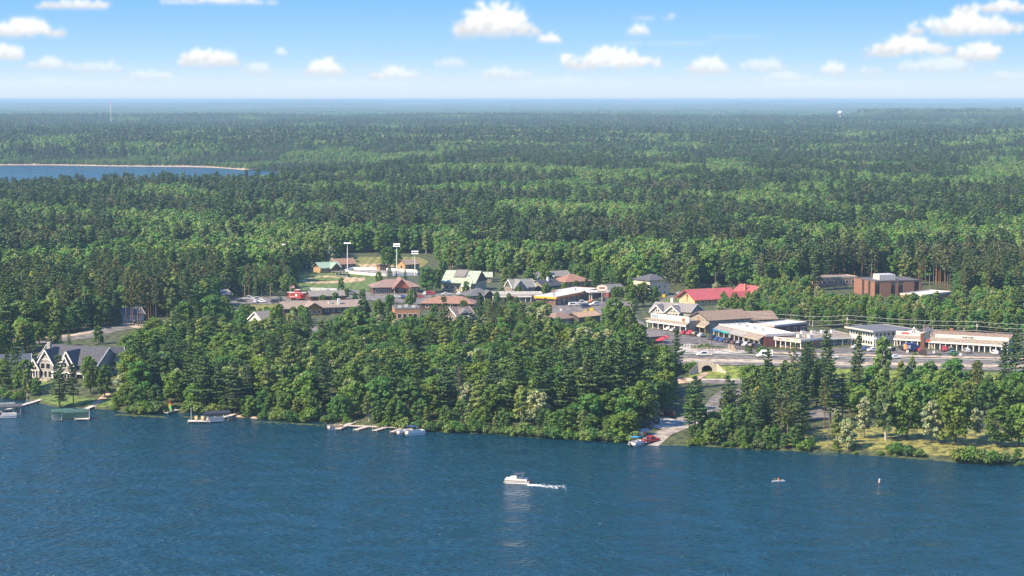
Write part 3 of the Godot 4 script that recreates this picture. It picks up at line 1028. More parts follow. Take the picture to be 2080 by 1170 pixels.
	sheet("concrete_pad", flat([41.3, -594.7, 44.4, -608.2, 47.7, -611.6, 51.4, -604.7, 46, -589.7]), 0.15, concrete, 0.8)
	sheet("lawn", flat([78.1, -567.1, 81.2, -580.1, 97.9, -593.3, 120, -592.3, 138.3, -588.5, 155.7, -581.7, 145.7, -543.8, 126.3, -548.4, 106.2, -558, 91.7, -563.8]), 0.06, dry, -9.0)
	sheet("lawn", flat([-160.5, -659.9, -153.9, -663, -136.6, -651.3, -130.8, -655, -131.2, -642.3, -148.9, -646.4]), 0.06, mown, -2.5)
	sheet("lawn", flat([-169.5, -687.6, -158.9, -686.3, -153.9, -670.4, -164.2, -671.2]), 0.07, mown, -2.0)
	sheet("garden_path", band([-135.2, -662, -135.8, -651.2, -137.2, -643], 2.4), 0.10, sand, 0.5)
	sheet("lawn", flat([-127.8, -902.1, -107.6, -902, -96.6, -883.1, -103.5, -867.1, -121.8, -875]), 0.09, dry, -1.0)
	sheet("lawn", flat([72.7, -928.6, 78.8, -933.1, 76.3, -908.6, 69, -910.8]), 0.13, mown, 0.5)
	# ball field
	sheet("ball_field", flat([-114.2, -1059.8, -103.7, -1071.7, -80.2, -1059.5, -67.8, -1030.7, -65.7, -980.4, -72.6, -958.2, -98.8, -958.6, -105.7, -980.9]), 0.08, mown, 1.0)
	sheet("infield_dirt", flat([-109.1, -1017.5, -103.5, -1042.5, -96.9, -1049.6, -90.1, -1036.6, -82.5, -1037.9, -76.5, -1033.6, -75.5, -1019.8, -83.7, -1006.5, -94.7, -1004, -104.5, -1006.8]), 0.10, dirt, -9.0)
	sheet("infield_grass", flat([-107, -1021.6, -102.2, -1036.8, -94.8, -1038.1, -87, -1031, -87.4, -1020, -95.7, -1014.7, -103.3, -1014.8]), 0.12, mown, -9.0)
	sheet("upper_field", flat([-97.1, -1118.7, -97.2, -1170, -55.1, -1169.3, -47.3, -1134.4, -51.1, -1083.1, -77, -1108.6]), 0.08, dry, 1.0)
	sheet("upper_infield", flat([-86.6, -1118.5, -68.4, -1124.8, -65.3, -1095.7, -82.5, -1089.7]), 0.10, dirt, -9.0)
	sheet("rink_floor", flat([-92.5, -1071.6, -86.5, -1089.8, -50.5, -1070.9, -49.4, -1047.4, -70, -1044.8]), 0.10, mat(0.33, 0.31, 0.30, 0.9, "road"), 1.0)
	sheet("beach", flat([-89.7, -627.8, -81.1, -624.1, -80.5, -621.5, -89.1, -625.2]), 0.05, sand, -9.0)

func bay(i: int) -> Array:
	var a := Vector2(65.9, -650.2)
	var b := Vector2(60.1, -613.1)
	var p := a.lerp(b, i / 4.0)
	return [p.x, p.y, p.x + 6.5, p.y + 4.0]

# ---------------------------------------------------------------- the town
func town() -> void:
	roads()
	shops()
	houses()
	ball_park()
	make_cars()
	traffic()
	street_things()
	lake_things()

func ac_unit(b: Node3D, x: float, y: float, z: float, s := 1.4) -> void:
	var u := box_part("roof_unit", mat(0.62, 0.60, 0.57, 0.6), b, x - s / 2, y - 0.02, z - s / 2, x + s / 2, y + s * 0.75, z + s / 2)
	box_part("fan_grille", mat(0.08, 0.08, 0.08, 0.7), u, x - s * 0.3, y + s * 0.75, z - s * 0.3, x + s * 0.3, y + s * 0.75 + 0.05, z + s * 0.3)

func shops() -> void:
	var white := mat(0.78, 0.75, 0.70, 0.6, "wall")
	var trim := mat(0.80, 0.77, 0.73, 0.6)
	var brown := mat(0.30, 0.215, 0.165, 0.9, "roof")
	var taupe := mat(0.33, 0.28, 0.24, 0.9, "roof")
	var greyroof := mat(0.30, 0.28, 0.28, 0.9, "roof")
	var darkroof := mat(0.085, 0.088, 0.10, 0.85, "roof")
	var brick := mat(0.33, 0.165, 0.115, 0.85, "wall")
	var membrane := mat(0.72, 0.70, 0.67, 0.7, "roof")
	var greywall := mat(0.36, 0.33, 0.29, 0.8, "wall")
	var wood := mat(0.42, 0.25, 0.13, 0.8, "wall")
	# white and mint parapet row
	var b := building("shop_row", "low shop row with white and mint green parapet above a brown awning", "shop", 55.2, -809.4, 69.4, -791.9, 13.0, "the mint and white shop row")
	var w := wide(b)
	walls(b, 0, w, -13, -2.2, 4.2, greywall)
	flat_roof(b, 0, w, -13, -2.6, 4.2, greyroof, greywall, 0.3)
	box_part("parapet_sign", white, b, 0, 4.0, -2.58, w * 0.70, 5.9, -2.15)
	box_part("parapet_sign", mat(0.50, 0.72, 0.56, 0.6), b, w * 0.70 + 0.01, 4.0, -2.58, w, 6.1, -2.14).set_meta("label", "mint green end of the parapet")
	box_part("sign_board", mat(0.28, 0.34, 0.44, 0.5), b, 0.6, 4.3, -2.14, 4.2, 5.6, -2.05)
	box_part("sign_board", mat(0.30, 0.10, 0.06, 0.5), b, w * 0.82, 4.2, -2.13, w * 0.82 + 1.6, 5.4, -2.0)
	lean_to(b, "awning", -0.3, w + 0.3, -2.2, 0, 2.9, 4.0, taupe, trim, 8, trim)
	windows(b, "f", 0.8, w - 0.8, 7, 0.5, 1.7, 1.8, -2.2, trim)
	opening(b, "door", "f", w * 0.52, 0.0, 1.1, 2.1, -2.2, trim)
	for i in 3: ac_unit(b, 3.0 + i * 5.0, 4.25, -8.0)
	# restaurant with white-framed gables
	b = building("restaurant", "grey-roofed restaurant with two white timber-framed gables behind the shop row", "restaurant", 59.5, -847.9, 75.5, -838.4, 12.0, "the white-gabled restaurant")
	w = wide(b)
	walls(b, 0, w, -12, 0, 3.2, greywall)
	gable_roof(b, 0, w, -12, 0, 3.2, 6.0, "x", 0.5, greyroof, greywall, trim)
	for g in [[1.2, 6.6], [8.0, 14.4]]:
		walls(b, g[0], g[1], 0.01, 2.4, 3.0, mat(0.50, 0.44, 0.38, 0.8, "wall"))
		gable_roof(b, g[0], g[1], -3.0, 2.4, 3.0, 5.6, "z", 0.6, greyroof, mat(0.50, 0.44, 0.38, 0.8, "wall"), trim)
		windows(b, "f", g[0] + 0.4, g[1] - 0.4, 4, 0.4, 0.9, 2.0, 2.4, trim)
		windows(b, "f", g[0] + 1.3, g[1] - 1.3, 3, 3.1, 0.7, 0.7, 2.4, trim)
	box_part("terrace", mat(0.45, 0.36, 0.26, 0.8, "wood"), b, -0.5, -1.0, 2.45, w * 0.75, 0.05, 5.4)
	box_part("chimney", trim, b, 6.4, 5.0, -7.0, 7.4, 8.0, -6.0)
	box_part("skylight", trim, b, 9.6, 5.6, -4.8, 11.2, 5.72, -3.6)
	# brown gabled hall
	b = building("gabled_store", "two-storey grey store with large brown gable roof at the street corner", "store", 71.9, -804.7, 79, -791.2, 20.0, "the brown gabled store")
	w = wide(b)
	walls(b, 0, w, -20, 0, 5.0, greywall)
	gable_roof(b, 0, w, -20, 0, 5.0, 7.8, "z", 0.6, brown, greywall, mat(0.14, 0.10, 0.08, 0.7))
	lean_to(b, "awning", -0.6, w + 0.4, 0, 2.4, 2.6, 3.9, taupe, mat(0.55, 0.46, 0.36, 0.7), 5, mat(0.45, 0.28, 0.16, 0.8))
	windows(b, "f", 1.0, w - 1.0, 4, 0.4, 1.7, 1.7, 0.0, trim)
	opening(b, "window", "f", w * 0.47, 4.2, 1.1, 1.6, 0.0, mat(0.40, 0.20, 0.08, 0.6), mat(0.30, 0.16, 0.07, 0.6))
	windows(b, "f", w * 0.66, w * 0.94, 2, 4.3, 0.7, 1.0, 0.0, trim)
	windows(b, "r", 2.0, 18.0, 5, 3.2, 0.9, 1.1, w, trim)
	b = building("back_store", "low store with brown hipped gable roof behind the gabled store", "store", 91.4, -823.8, 94.7, -811.4, 15.0, "the low brown-roofed store")
	w = wide(b)
	walls(b, 0, w, -15, 0, 2.9, mat(0.10, 0.09, 0.10, 0.8, "wall"))
	gable_roof(b, 0, w, -15, 0, 2.9, 5.6, "z", 0.5, brown, mat(0.10, 0.09, 0.10, 0.8, "wall"))
	windows(b, "r", 2, 13, 3, 0.8, 1.2, 1.2, w, trim)
	# awning shops
	b = building("shop_row", "long shop row under grey awnings with blue and teal fascia", "shop", 79.6, -781.4, 93.5, -745.9, 15.0, "the teal awning shops")
	w = wide(b)
	walls(b, 0, w, -15, -2, 4.3, mat(0.30, 0.10, 0.08, 0.8, "wall"))
	flat_roof(b, 0, w, -15, -2.4, 4.3, membrane, white, 0.5)
	var cut := [0.0, 0.36, 0.66, 1.0]
	for i in 3:
		var fas: Material = [mat(0.03, 0.22, 0.42, 0.5), mat(0.30, 0.30, 0.32, 0.6), mat(0.40, 0.33, 0.26, 0.7)][i]
		lean_to(b, "awning", w * cut[i] + 0.1, w * cut[i + 1] - 0.1, -2, 0.3, 2.9, 4.2, [greyroof, mat(0.36, 0.35, 0.35, 0.9, "roof"), taupe][i], fas, 4, trim)
		windows(b, "f", w * cut[i] + 0.6, w * cut[i + 1] - 0.6, 4, 0.4, 1.9, 1.9, -2.0, mat(0.35, 0.07, 0.05, 0.6) if i == 1 else trim)
	box_part("sign_board", mat(0.04, 0.38, 0.36, 0.5), b, w * 0.2, 2.35, 0.47, w * 0.35, 3.1, 0.52)
	for i in 4: ac_unit(b, 4.0 + i * 6.5, 4.35, -9.0, 1.2)
	b = building("dark_red_store", "dark red flat-roofed store behind the awning shops", "store", 103.9, -782.8, 118.8, -795.8, 11.0, "the dark red store")
	w = wide(b)
	walls(b, 0, w, -11, 0, 3.7, mat(0.20, 0.045, 0.045, 0.7, "wall"))
	flat_roof(b, 0, w, -11, 0, 3.7, membrane, mat(0.45, 0.42, 0.40, 0.7), 0.3)
	windows(b, "f", 6, w - 1, 3, 1.0, 1.4, 1.2, 0.0, trim)
	opening(b, "door", "f", w - 1.6, 0, 1.0, 2.1, 0.0, trim)
	# white fascia row
	b = building("shop_row", "low brick shop row with white fascia and white posts facing the highway", "shop", 94.7, -753.3, 108, -738.5, 17.0, "the white fascia shops")
	w = wide(b)
	walls(b, 0, w, -17, -2, 3.0, brick)
	flat_roof(b, 0, w, -17, 0, 3.3, taupe, white, 0.35)
	box_part("fascia", white, b, -0.1, 2.5, 0.08, w + 0.1, 3.8, 0.25)
	for i in 9: box_part("post", trim, b, lerpf(0.1, w - 0.4, i / 8.0), -0.8, -0.35, lerpf(0.1, w - 0.4, i / 8.0) + 0.3, 2.9, -0.05)
	for i in 5: box_part("sign_letters", mat([0.10, 0.45, 0.45, 0.4, 0.5][i], [0.10, 0.05, 0.05, 0.2, 0.38][i], [0.12, 0.05, 0.06, 0.05, 0.04][i], 0.6), b, w * (0.06 + 0.19 * i), 2.95, 0.25, w * (0.06 + 0.19 * i) + 2.0, 3.35, 0.29)
	windows(b, "f", 0.5, w - 0.5, 8, 0.35, 1.6, 2.0, -2.0, trim)
	for i in 4: ac_unit(b, 5.0 + i * 3.6, 3.3, -8.0 - 2.0 * (i % 2), 1.5)
	b = building("shop_row", "low shop with wide brown roof and dark shopfront behind the roadside pines", "shop", 111.9, -748.7, 129.8, -754.4, 15.0, "the brown shop behind the pines")
	w = wide(b)
	walls(b, 0, w, -15, -2, 3.4, mat(0.45, 0.42, 0.38, 0.8, "wall"))
	flat_roof(b, 0, w, -15, -2, 3.5, taupe, mat(0.48, 0.42, 0.36, 0.8, "wall"), 0.25)
	lean_to(b, "awning", 0, w, -2, 0.2, 2.7, 3.5, taupe, trim, 6, trim)
	windows(b, "f", 0.5, w - 0.5, 7, 0.4, 1.9, 1.9, -2.0, trim)
	for i in 4: ac_unit(b, 3.0 + i * 4.2, 3.5, -10.0, 1.5)
	# two-storey motel block
	b = building("motel", "two-storey white motel with flat grey roof and rows of dark windows", "motel", 137, -748.4, 151.2, -755.8, 15.0, "the white motel")
	w = wide(b)
	walls(b, 0, w, -15, 0, 5.6, white)
	flat_roof(b, 0, w, -15, 0, 5.9, mat(0.16, 0.165, 0.19, 0.85, "roof"), mat(0.52, 0.49, 0.45, 0.8), 0.12, 1.4)
	for y in [0.5, 3.5]:
		windows(b, "f", 0.4, w - 0.3, 8, y, 1.25, 1.35, 0.0, trim)
		windows(b, "l", 0.6, 14.5, 9, y, 1.1, 1.3, 0.0, trim)
	box_part("balcony", trim, b, 0.0, 2.75, 0.02, w, 2.95, 1.3)
	begin()
	for i in 12: box(lerpf(0.1, w - 0.2, i / 11.0), 2.95, 1.2, lerpf(0.1, w - 0.2, i / 11.0) + 0.08, 3.8, 1.28)
	box(0, 3.8, 1.18, w, 3.9, 1.3)
	done("balcony_rail", trim, b)
	for i in 5: box_part("post", trim, b, lerpf(0.1, w - 0.3, i / 4.0), -0.8, 1.02, lerpf(0.1, w - 0.3, i / 4.0) + 0.2, 2.74, 1.18)
	# parapet row with the small windowed gable
	b = building("shop_row", "white parapet shop with a small four-pane gable window and red sign", "shop", 144.8, -748.4, 157, -742.5, 14.0, "the gable-window shop")
	w = wide(b)
	walls(b, 0, w, -14, -2, 4.4, greywall)
	flat_roof(b, 0, w, -14, -2.4, 4.4, greyroof, white, 0.3)
	box_part("parapet_sign", white, b, 0, 4.1, -2.38, w, 5.7, -1.95)
	lean_to(b, "awning", -0.3, w, -2, 0.2, 2.9, 4.1, taupe, trim, 7, trim)
	windows(b, "f", 0.6, w - 0.6, 6, 0.4, 1.7, 1.9, -2.0, trim)
	box_part("sign_board", mat(0.62, 0.10, 0.12, 0.5), b, w * 0.16, 4.6, -1.95, w * 0.16 + 3.0, 5.3, -1.88)
	begin()
	prism([Vector3(w * 0.40, 5.2, -1.9), Vector3(w * 0.62, 5.2, -1.9), Vector3(w * 0.51, 7.6, -1.9)], Vector3(0, 0, -0.5))
	done("gable", trim, b)
	windows(b, "f", w * 0.455, w * 0.565, 2, 5.25, 0.5, 0.7, -1.9, trim)
	windows(b, "f", w * 0.475, w * 0.545, 2, 6.15, 0.35, 0.5, -1.9, trim)
	gable_roof(b, w * 0.55, w * 0.9, -12, -4, 4.8, 6.6, "z", 0.4, greyroof, greywall)
	# long cream row
	b = building("shop_row", "long cream shop row with brown roof and white posts at the edge of town", "shop", 156.5, -741, 182.5, -728, 13.0, "the long cream shop row")
	w = wide(b)
	walls(b, 0, w, -13, -2, 4.2, greywall)
	gable_roof(b, 0, w, -14, -2.6, 4.2, 5.9, "x", 0.3, brown, greywall)
	box_part("parapet_sign", white, b, 1.6, 3.9, -2.55, w, 5.4, -2.1)
	lean_to(b, "awning", -0.4, w + 0.3, -2, 0.3, 2.8, 3.95, taupe, trim, 15, trim)
	windows(b, "f", 0.6, w - 0.6, 14, 0.4, 1.6, 1.9, -2.0, trim)
	for i in 6:
		box_part("sign_letter", mat(0.04, 0.04, 0.045, 0.6), b, w * 0.41 + [0.0, 0.75, 1.3, 2.2, 2.9, 3.5][i], 4.4, -2.1, w * 0.41 + [0.5, 1.15, 1.8, 2.6, 3.35, 4.1][i], 5.0, -2.05)
	box_part("chimney", brick, b, 5.6, 5.0, -9.0, 6.8, 7.2, -8.0)
	# brick offices
	b = building("office_block", "three-storey brick office block with tall dark window bands", "office building", 170.7, -932.3, 194.1, -939, 22.0, "the brick office block")
	w = wide(b)
	var fronts := [0.0, 0.115, 0.345, 0.45, 0.505, 0.615, 0.845, 0.95, 1.0]
	walls(b, 0.3, w - 0.3, -22, -0.3, 6.9, mat(0.05, 0.05, 0.055, 0.4))
	for i in 8:
		if i % 2 == 1: box_part("brick_panel", brick, b, w * fronts[i], -1.0, -0.28, w * fronts[i + 1], 7.2, 0.02)
		else: windows(b, "f", w * fronts[i], w * fronts[i + 1], 1, 0.5, w * (fronts[i + 1] - fronts[i]) - 0.3, 6.4, -0.3, mat(0.06, 0.05, 0.05, 0.5))
	for z in [[0, 4.5], [7, 11], [13.5, 22]]: box_part("brick_panel", brick, b, -0.02, -1.0, -z[1], 0.28, 7.2, -z[0] - 0.02)
	box_part("brick_panel", brick, b, w - 0.28, -1.0, -22, w + 0.02, 7.2, -0.3)
	flat_roof(b, 0.05, w - 0.05, -21.9, 0, 7.3, mat(0.13, 0.13, 0.14, 0.85, "roof"), mat(0.10, 0.08, 0.08, 0.7), 0.3)
	var pent := box_part("penthouse", mat(0.60, 0.58, 0.55, 0.6, "", 0.3), b, w * 0.22, 7.33, -13, w * 0.56, 9.9, -6)
	for i in 7: box_part("penthouse_rib", mat(0.45, 0.44, 0.43, 0.6), pent, lerpf(w * 0.23, w * 0.55, i / 6.0), 7.35, -5.99, lerpf(w * 0.23, w * 0.55, i / 6.0) + 0.15, 9.8, -5.9)
	b = building("office_wing", "long low tan wing beside the brick office block", "office building", 149.4, -983, 172.7, -990.6, 12.0, "the low tan office wing")
	w = wide(b)
	walls(b, 0, w, -12, 0, 4.2, mat(0.42, 0.26, 0.18, 0.8, "wall"))
	flat_roof(b, 0, w, -12, 0, 4.3, mat(0.34, 0.28, 0.24, 0.9, "roof"), mat(0.46, 0.38, 0.31, 0.8), 0.3)
	windows(b, "f", 1, w - 1, 7, 1.2, 1.4, 1.5, 0.0, trim)
	b = building("office_annex", "low flat pale-roofed annex in front of the brick office block", "office building", 186.6, -901.2, 204.1, -918.5, 12.0, "the pale-roofed annex")
	w = wide(b)
	walls(b, 0, w, -12, 0, 3.6, brick)
	flat_roof(b, 0, w, -12, 0, 3.8, membrane, mat(0.55, 0.50, 0.44, 0.8), 0.35)
	windows(b, "f", 1, w - 1, 4, 0.8, 1.4, 1.6, 0.0, trim)
	# petrol station shop, its neighbour and canopy
	b = building("filling_station_shop", "flat-roofed filling station shop with orange and yellow fascia", "shop", 19.8, -896.2, 32.5, -920, 10.0, "the orange filling station shop")
	w = wide(b)
	walls(b, 0, w, -10, 0, 3.2, mat(0.20, 0.13, 0.10, 0.8, "wall"))
	flat_roof(b, 0, w, -10, 0, 3.9, membrane, mat(0.62, 0.58, 0.52, 0.7), 0.15, 0.6)
	box_part("fascia", mat(0.55, 0.20, 0.05, 0.5), b, -0.7, 2.9, 0.67, w + 0.6, 3.85, 0.8)
	box_part("fascia", mat(0.80, 0.42, 0.04, 0.5), b, -0.82, 2.9, -10.6, -0.68, 3.85, 0.6).set_meta("label", "yellow fascia on the end wall")
	windows(b, "f", 1, w - 1, 5, 0.4, 2.0, 1.9, 0.0, trim)
	ac_unit(b, 6, 3.95, -5)
	b = building("flat_store", "flat white-roofed store with brown fascia behind the filling station", "store", 32.9, -924.4, 41, -938, 13.0, "the white-roofed store")
	w = wide(b)
	walls(b, -5, w, -13, 0, 3.3, mat(0.24, 0.15, 0.12, 0.8, "wall"))
	flat_roof(b, -5, w, -13, 0, 3.7, membrane, mat(0.30, 0.17, 0.13, 0.7), 0.2, 0.6)
	windows(b, "f", 0, w - 0.5, 3, 0.5, 1.6, 1.8, 0.0, trim)
	ac_unit(b, 1, 3.75, -5)
	var c := thing("fuel_canopy", "flat white fuel canopy over the pumps at the filling station", "canopy", on(39.6, -915.4), 0.25)
	spots.append(["the fuel canopy", c.position.x, c.position.z])
	box_part("canopy_roof", white, c, -5, 4.3, -3.2, 5, 4.9, 3.2)
	for s in [[-3.4, -1.8], [3.4, -1.8], [-3.4, 1.8], [3.4, 1.8]]: box_part("post", trim, c, s[0] - 0.15, -0.5, s[1] - 0.15, s[0] + 0.15, 4.3, s[1] + 0.15)
	for x in [-3.4, 3.4]:
		var p := box_part("fuel_pump", mat(0.5, 0.08, 0.05, 0.5), c, x - 0.4, -0.3, -0.5, x + 0.4, 1.7, 0.5)
		box_part("pump_display", glass(), p, x - 0.3, 1.0, 0.5, x + 0.3, 1.5, 0.53)
	keep_off(PackedVector2Array([Vector2(c.position.x - 7, c.position.z - 5), Vector2(c.position.x + 7, c.position.z - 5), Vector2(c.position.x + 7, c.position.z + 5), Vector2(c.position.x - 7, c.position.z + 5)]))
	var s2 := thing("oval_sign", "oval cream sign with brown rim on a pole beside the fuel canopy", "sign", on(41.2, -906.7))
	begin(); tube(Vector3(0, -0.5, 0), Vector3(0, 5.5, 0), 0.16, 0.14, 8); done("pole", mat(0.5, 0.48, 0.45, 0.6), s2)
	for k in 2:
		begin()
		oval(Vector3(0, 7.0, -0.2 - 0.02 * k), 2.9 - 0.35 * k, 1.75 - 0.3 * k, 0.4 + 0.04 * k)
		done(["sign_rim", "sign_face"][k], [mat(0.28, 0.14, 0.07, 0.6), mat(0.78, 0.72, 0.62, 0.5)][k], s2)
	box_part("sign_letters", mat(0.35, 0.12, 0.05, 0.6), s2, -1.3, 6.7, 0.2, 1.3, 7.4, 0.26)
	# row of small shops on the main street
	b = building("shop_row", "low shop row with long white fascia and a red awning on the main street", "shop", -9.1, -911.6, 14.1, -913.5, 10.0, "the red awning shop row")
	w = wide(b)
	walls(b, 0, w, -10, -1.5, 3.2, mat(0.40, 0.30, 0.25, 0.8, "wall"))
	flat_roof(b, 0, w, -10, -1.5, 3.4, mat(0.45, 0.43, 0.41, 0.9, "roof"), white, 0.4)
	lean_to(b, "awning", 0, w * 0.78, -1.5, 0.2, 2.6, 3.3, greyroof, trim, 8, trim)
	box_part("red_awning", mat(0.55, 0.10, 0.09, 0.6), b, w * 0.30, 2.0, 0.22, w * 0.44, 2.7, 0.8)
	windows(b, "f", 0.5, w * 0.78, 8, 0.4, 1.4, 1.7, -1.5, trim)
	ac_unit(b, 5, 3.45, -5)
	b = building("cross_gabled_shop", "grey shop with white-trimmed front gable and dark side gable", "shop", 0.2, -938.4, 11, -943, 9.0, "the white-trimmed gable shop")
	w = wide(b)
	walls(b, 0, w, -9, 0, 4.0, mat(0.30, 0.24, 0.21, 0.8, "wall"))
	gable_roof(b, 0, w, -9, 0, 4.0, 7.4, "x", 0.4, mat(0.27, 0.27, 0.26, 0.9, "roof"), mat(0.10, 0.12, 0.14, 0.8, "wall"), trim)
	walls(b, 0.4, w * 0.58, 0.01, 1.2, 4.0, mat(0.36, 0.29, 0.25, 0.8, "wall"))
	gable_roof(b, 0.4, w * 0.58, -4.5, 1.2, 4.0, 7.6, "z", 0.5, mat(0.27, 0.27, 0.26, 0.9, "roof"), mat(0.36, 0.29, 0.25, 0.8, "wall"), trim)
	windows(b, "f", 1.2, w * 0.5, 3, 4.1, 0.7, 1.2, 1.2, trim)
	b = building("hip_roofed_shop", "dark grey hip-roofed shop with pointed porch on the main street", "shop", -20.1, -909.5, -7.7, -913.7, 12.0, "the dark hip-roofed shop")
	w = wide(b)
	walls(b, 0, w, -12, 0, 3.0, mat(0.12, 0.08, 0.08, 0.8, "wall"))
	hip_roof(b, 0, w, -12, 0, 3.0, 6.0, 0.6, mat(0.15, 0.15, 0.165, 0.9, "roof"))
	gable_roof(b, w * 0.55, w * 0.95, -4, 1.6, 2.8, 5.2, "z", 0.3, mat(0.15, 0.15, 0.165, 0.9, "roof"), mat(0.09, 0.06, 0.06, 0.8, "wall"))
	for x in [w * 0.57, w * 0.93]: box_part("post", trim, b, x - 0.12, -0.8, 1.2, x + 0.12, 2.8, 1.45)
	windows(b, "f", 0.5, w * 0.5, 4, 0.7, 1.2, 1.3, 0.0, trim)
	b = building("dark_cottage", "long charcoal-roofed cottage with grey end wall on the main street", "house", 15.3, -947.6, 24.1, -959.5, 9.0, "the charcoal-roofed cottage")
	w = wide(b)
	walls(b, 0, w, -9, 0, 3.4, mat(0.06, 0.065, 0.08, 0.8, "wall"))
	gable_roof(b, 0, w, -9, 0, 3.4, 6.2, "x", 0.4, darkroof, greywall)
	windows(b, "f", 1, w - 1, 3, 1.0, 1.1, 1.2, 0.0, trim)
	box_part("chimney", trim, b, w * 0.5, 5.0, -3.8, w * 0.5 + 0.9, 7.4, -2.9)

func oval(c: Vector3, rx: float, ry: float, t: float) -> void:
	var n := 24
	for i in n:
		var a := TAU * i / n
		var d := TAU * (i + 1) / n
		var p := c + Vector3(cos(a) * rx, sin(a) * ry, t)
		var q := c + Vector3(cos(d) * rx, sin(d) * ry, t)
		var back := Vector3(0, 0, -t)
		tri(c + Vector3(0, 0, t), p, q)
		tri(c, q + back, p + back)
		quad(p + back, q + back, q, p)

func simple_house(called: String, label: String, cat: String, x1: float, z1: float, x2: float, z2: float, depth: float, eave: float, ridge: float, roofkind: String, wall: Material, roof: Material, trim: Material, mark := "", n := 3) -> Node3D:
	var b := building(called, label, cat, x1, z1, x2, z2, depth, mark)
	var w := wide(b)
	walls(b, 0, w, -depth, 0, eave, wall)
	if roofkind == "hip": hip_roof(b, 0, w, -depth, 0, eave, ridge, 0.6, roof)
	elif roofkind == "flat": flat_roof(b, 0, w, -depth, 0, eave, roof, trim, 0.4)
	else: gable_roof(b, 0, w, -depth, 0, eave, ridge, roofkind, 0.5, roof, wall, trim)
	for y in ([0.9] if eave < 4.6 else [0.9, 3.7]):
		windows(b, "f", 0.8, w - 0.8, n, y, 1.1, 1.2, 0.0, trim)
		windows(b, "r", 1.0, depth - 1.0, maxi(1, n - 1), y, 1.0, 1.1, w, trim)
		windows(b, "l", 1.0, depth - 1.0, maxi(1, n - 1), y, 1.0, 1.1, 0.0, trim)
	opening(b, "door", "f", w * 0.5 + 0.9, 0.0, 0.95, 2.05, 0.0, trim, mat(0.16, 0.10, 0.07, 0.6))
	return b

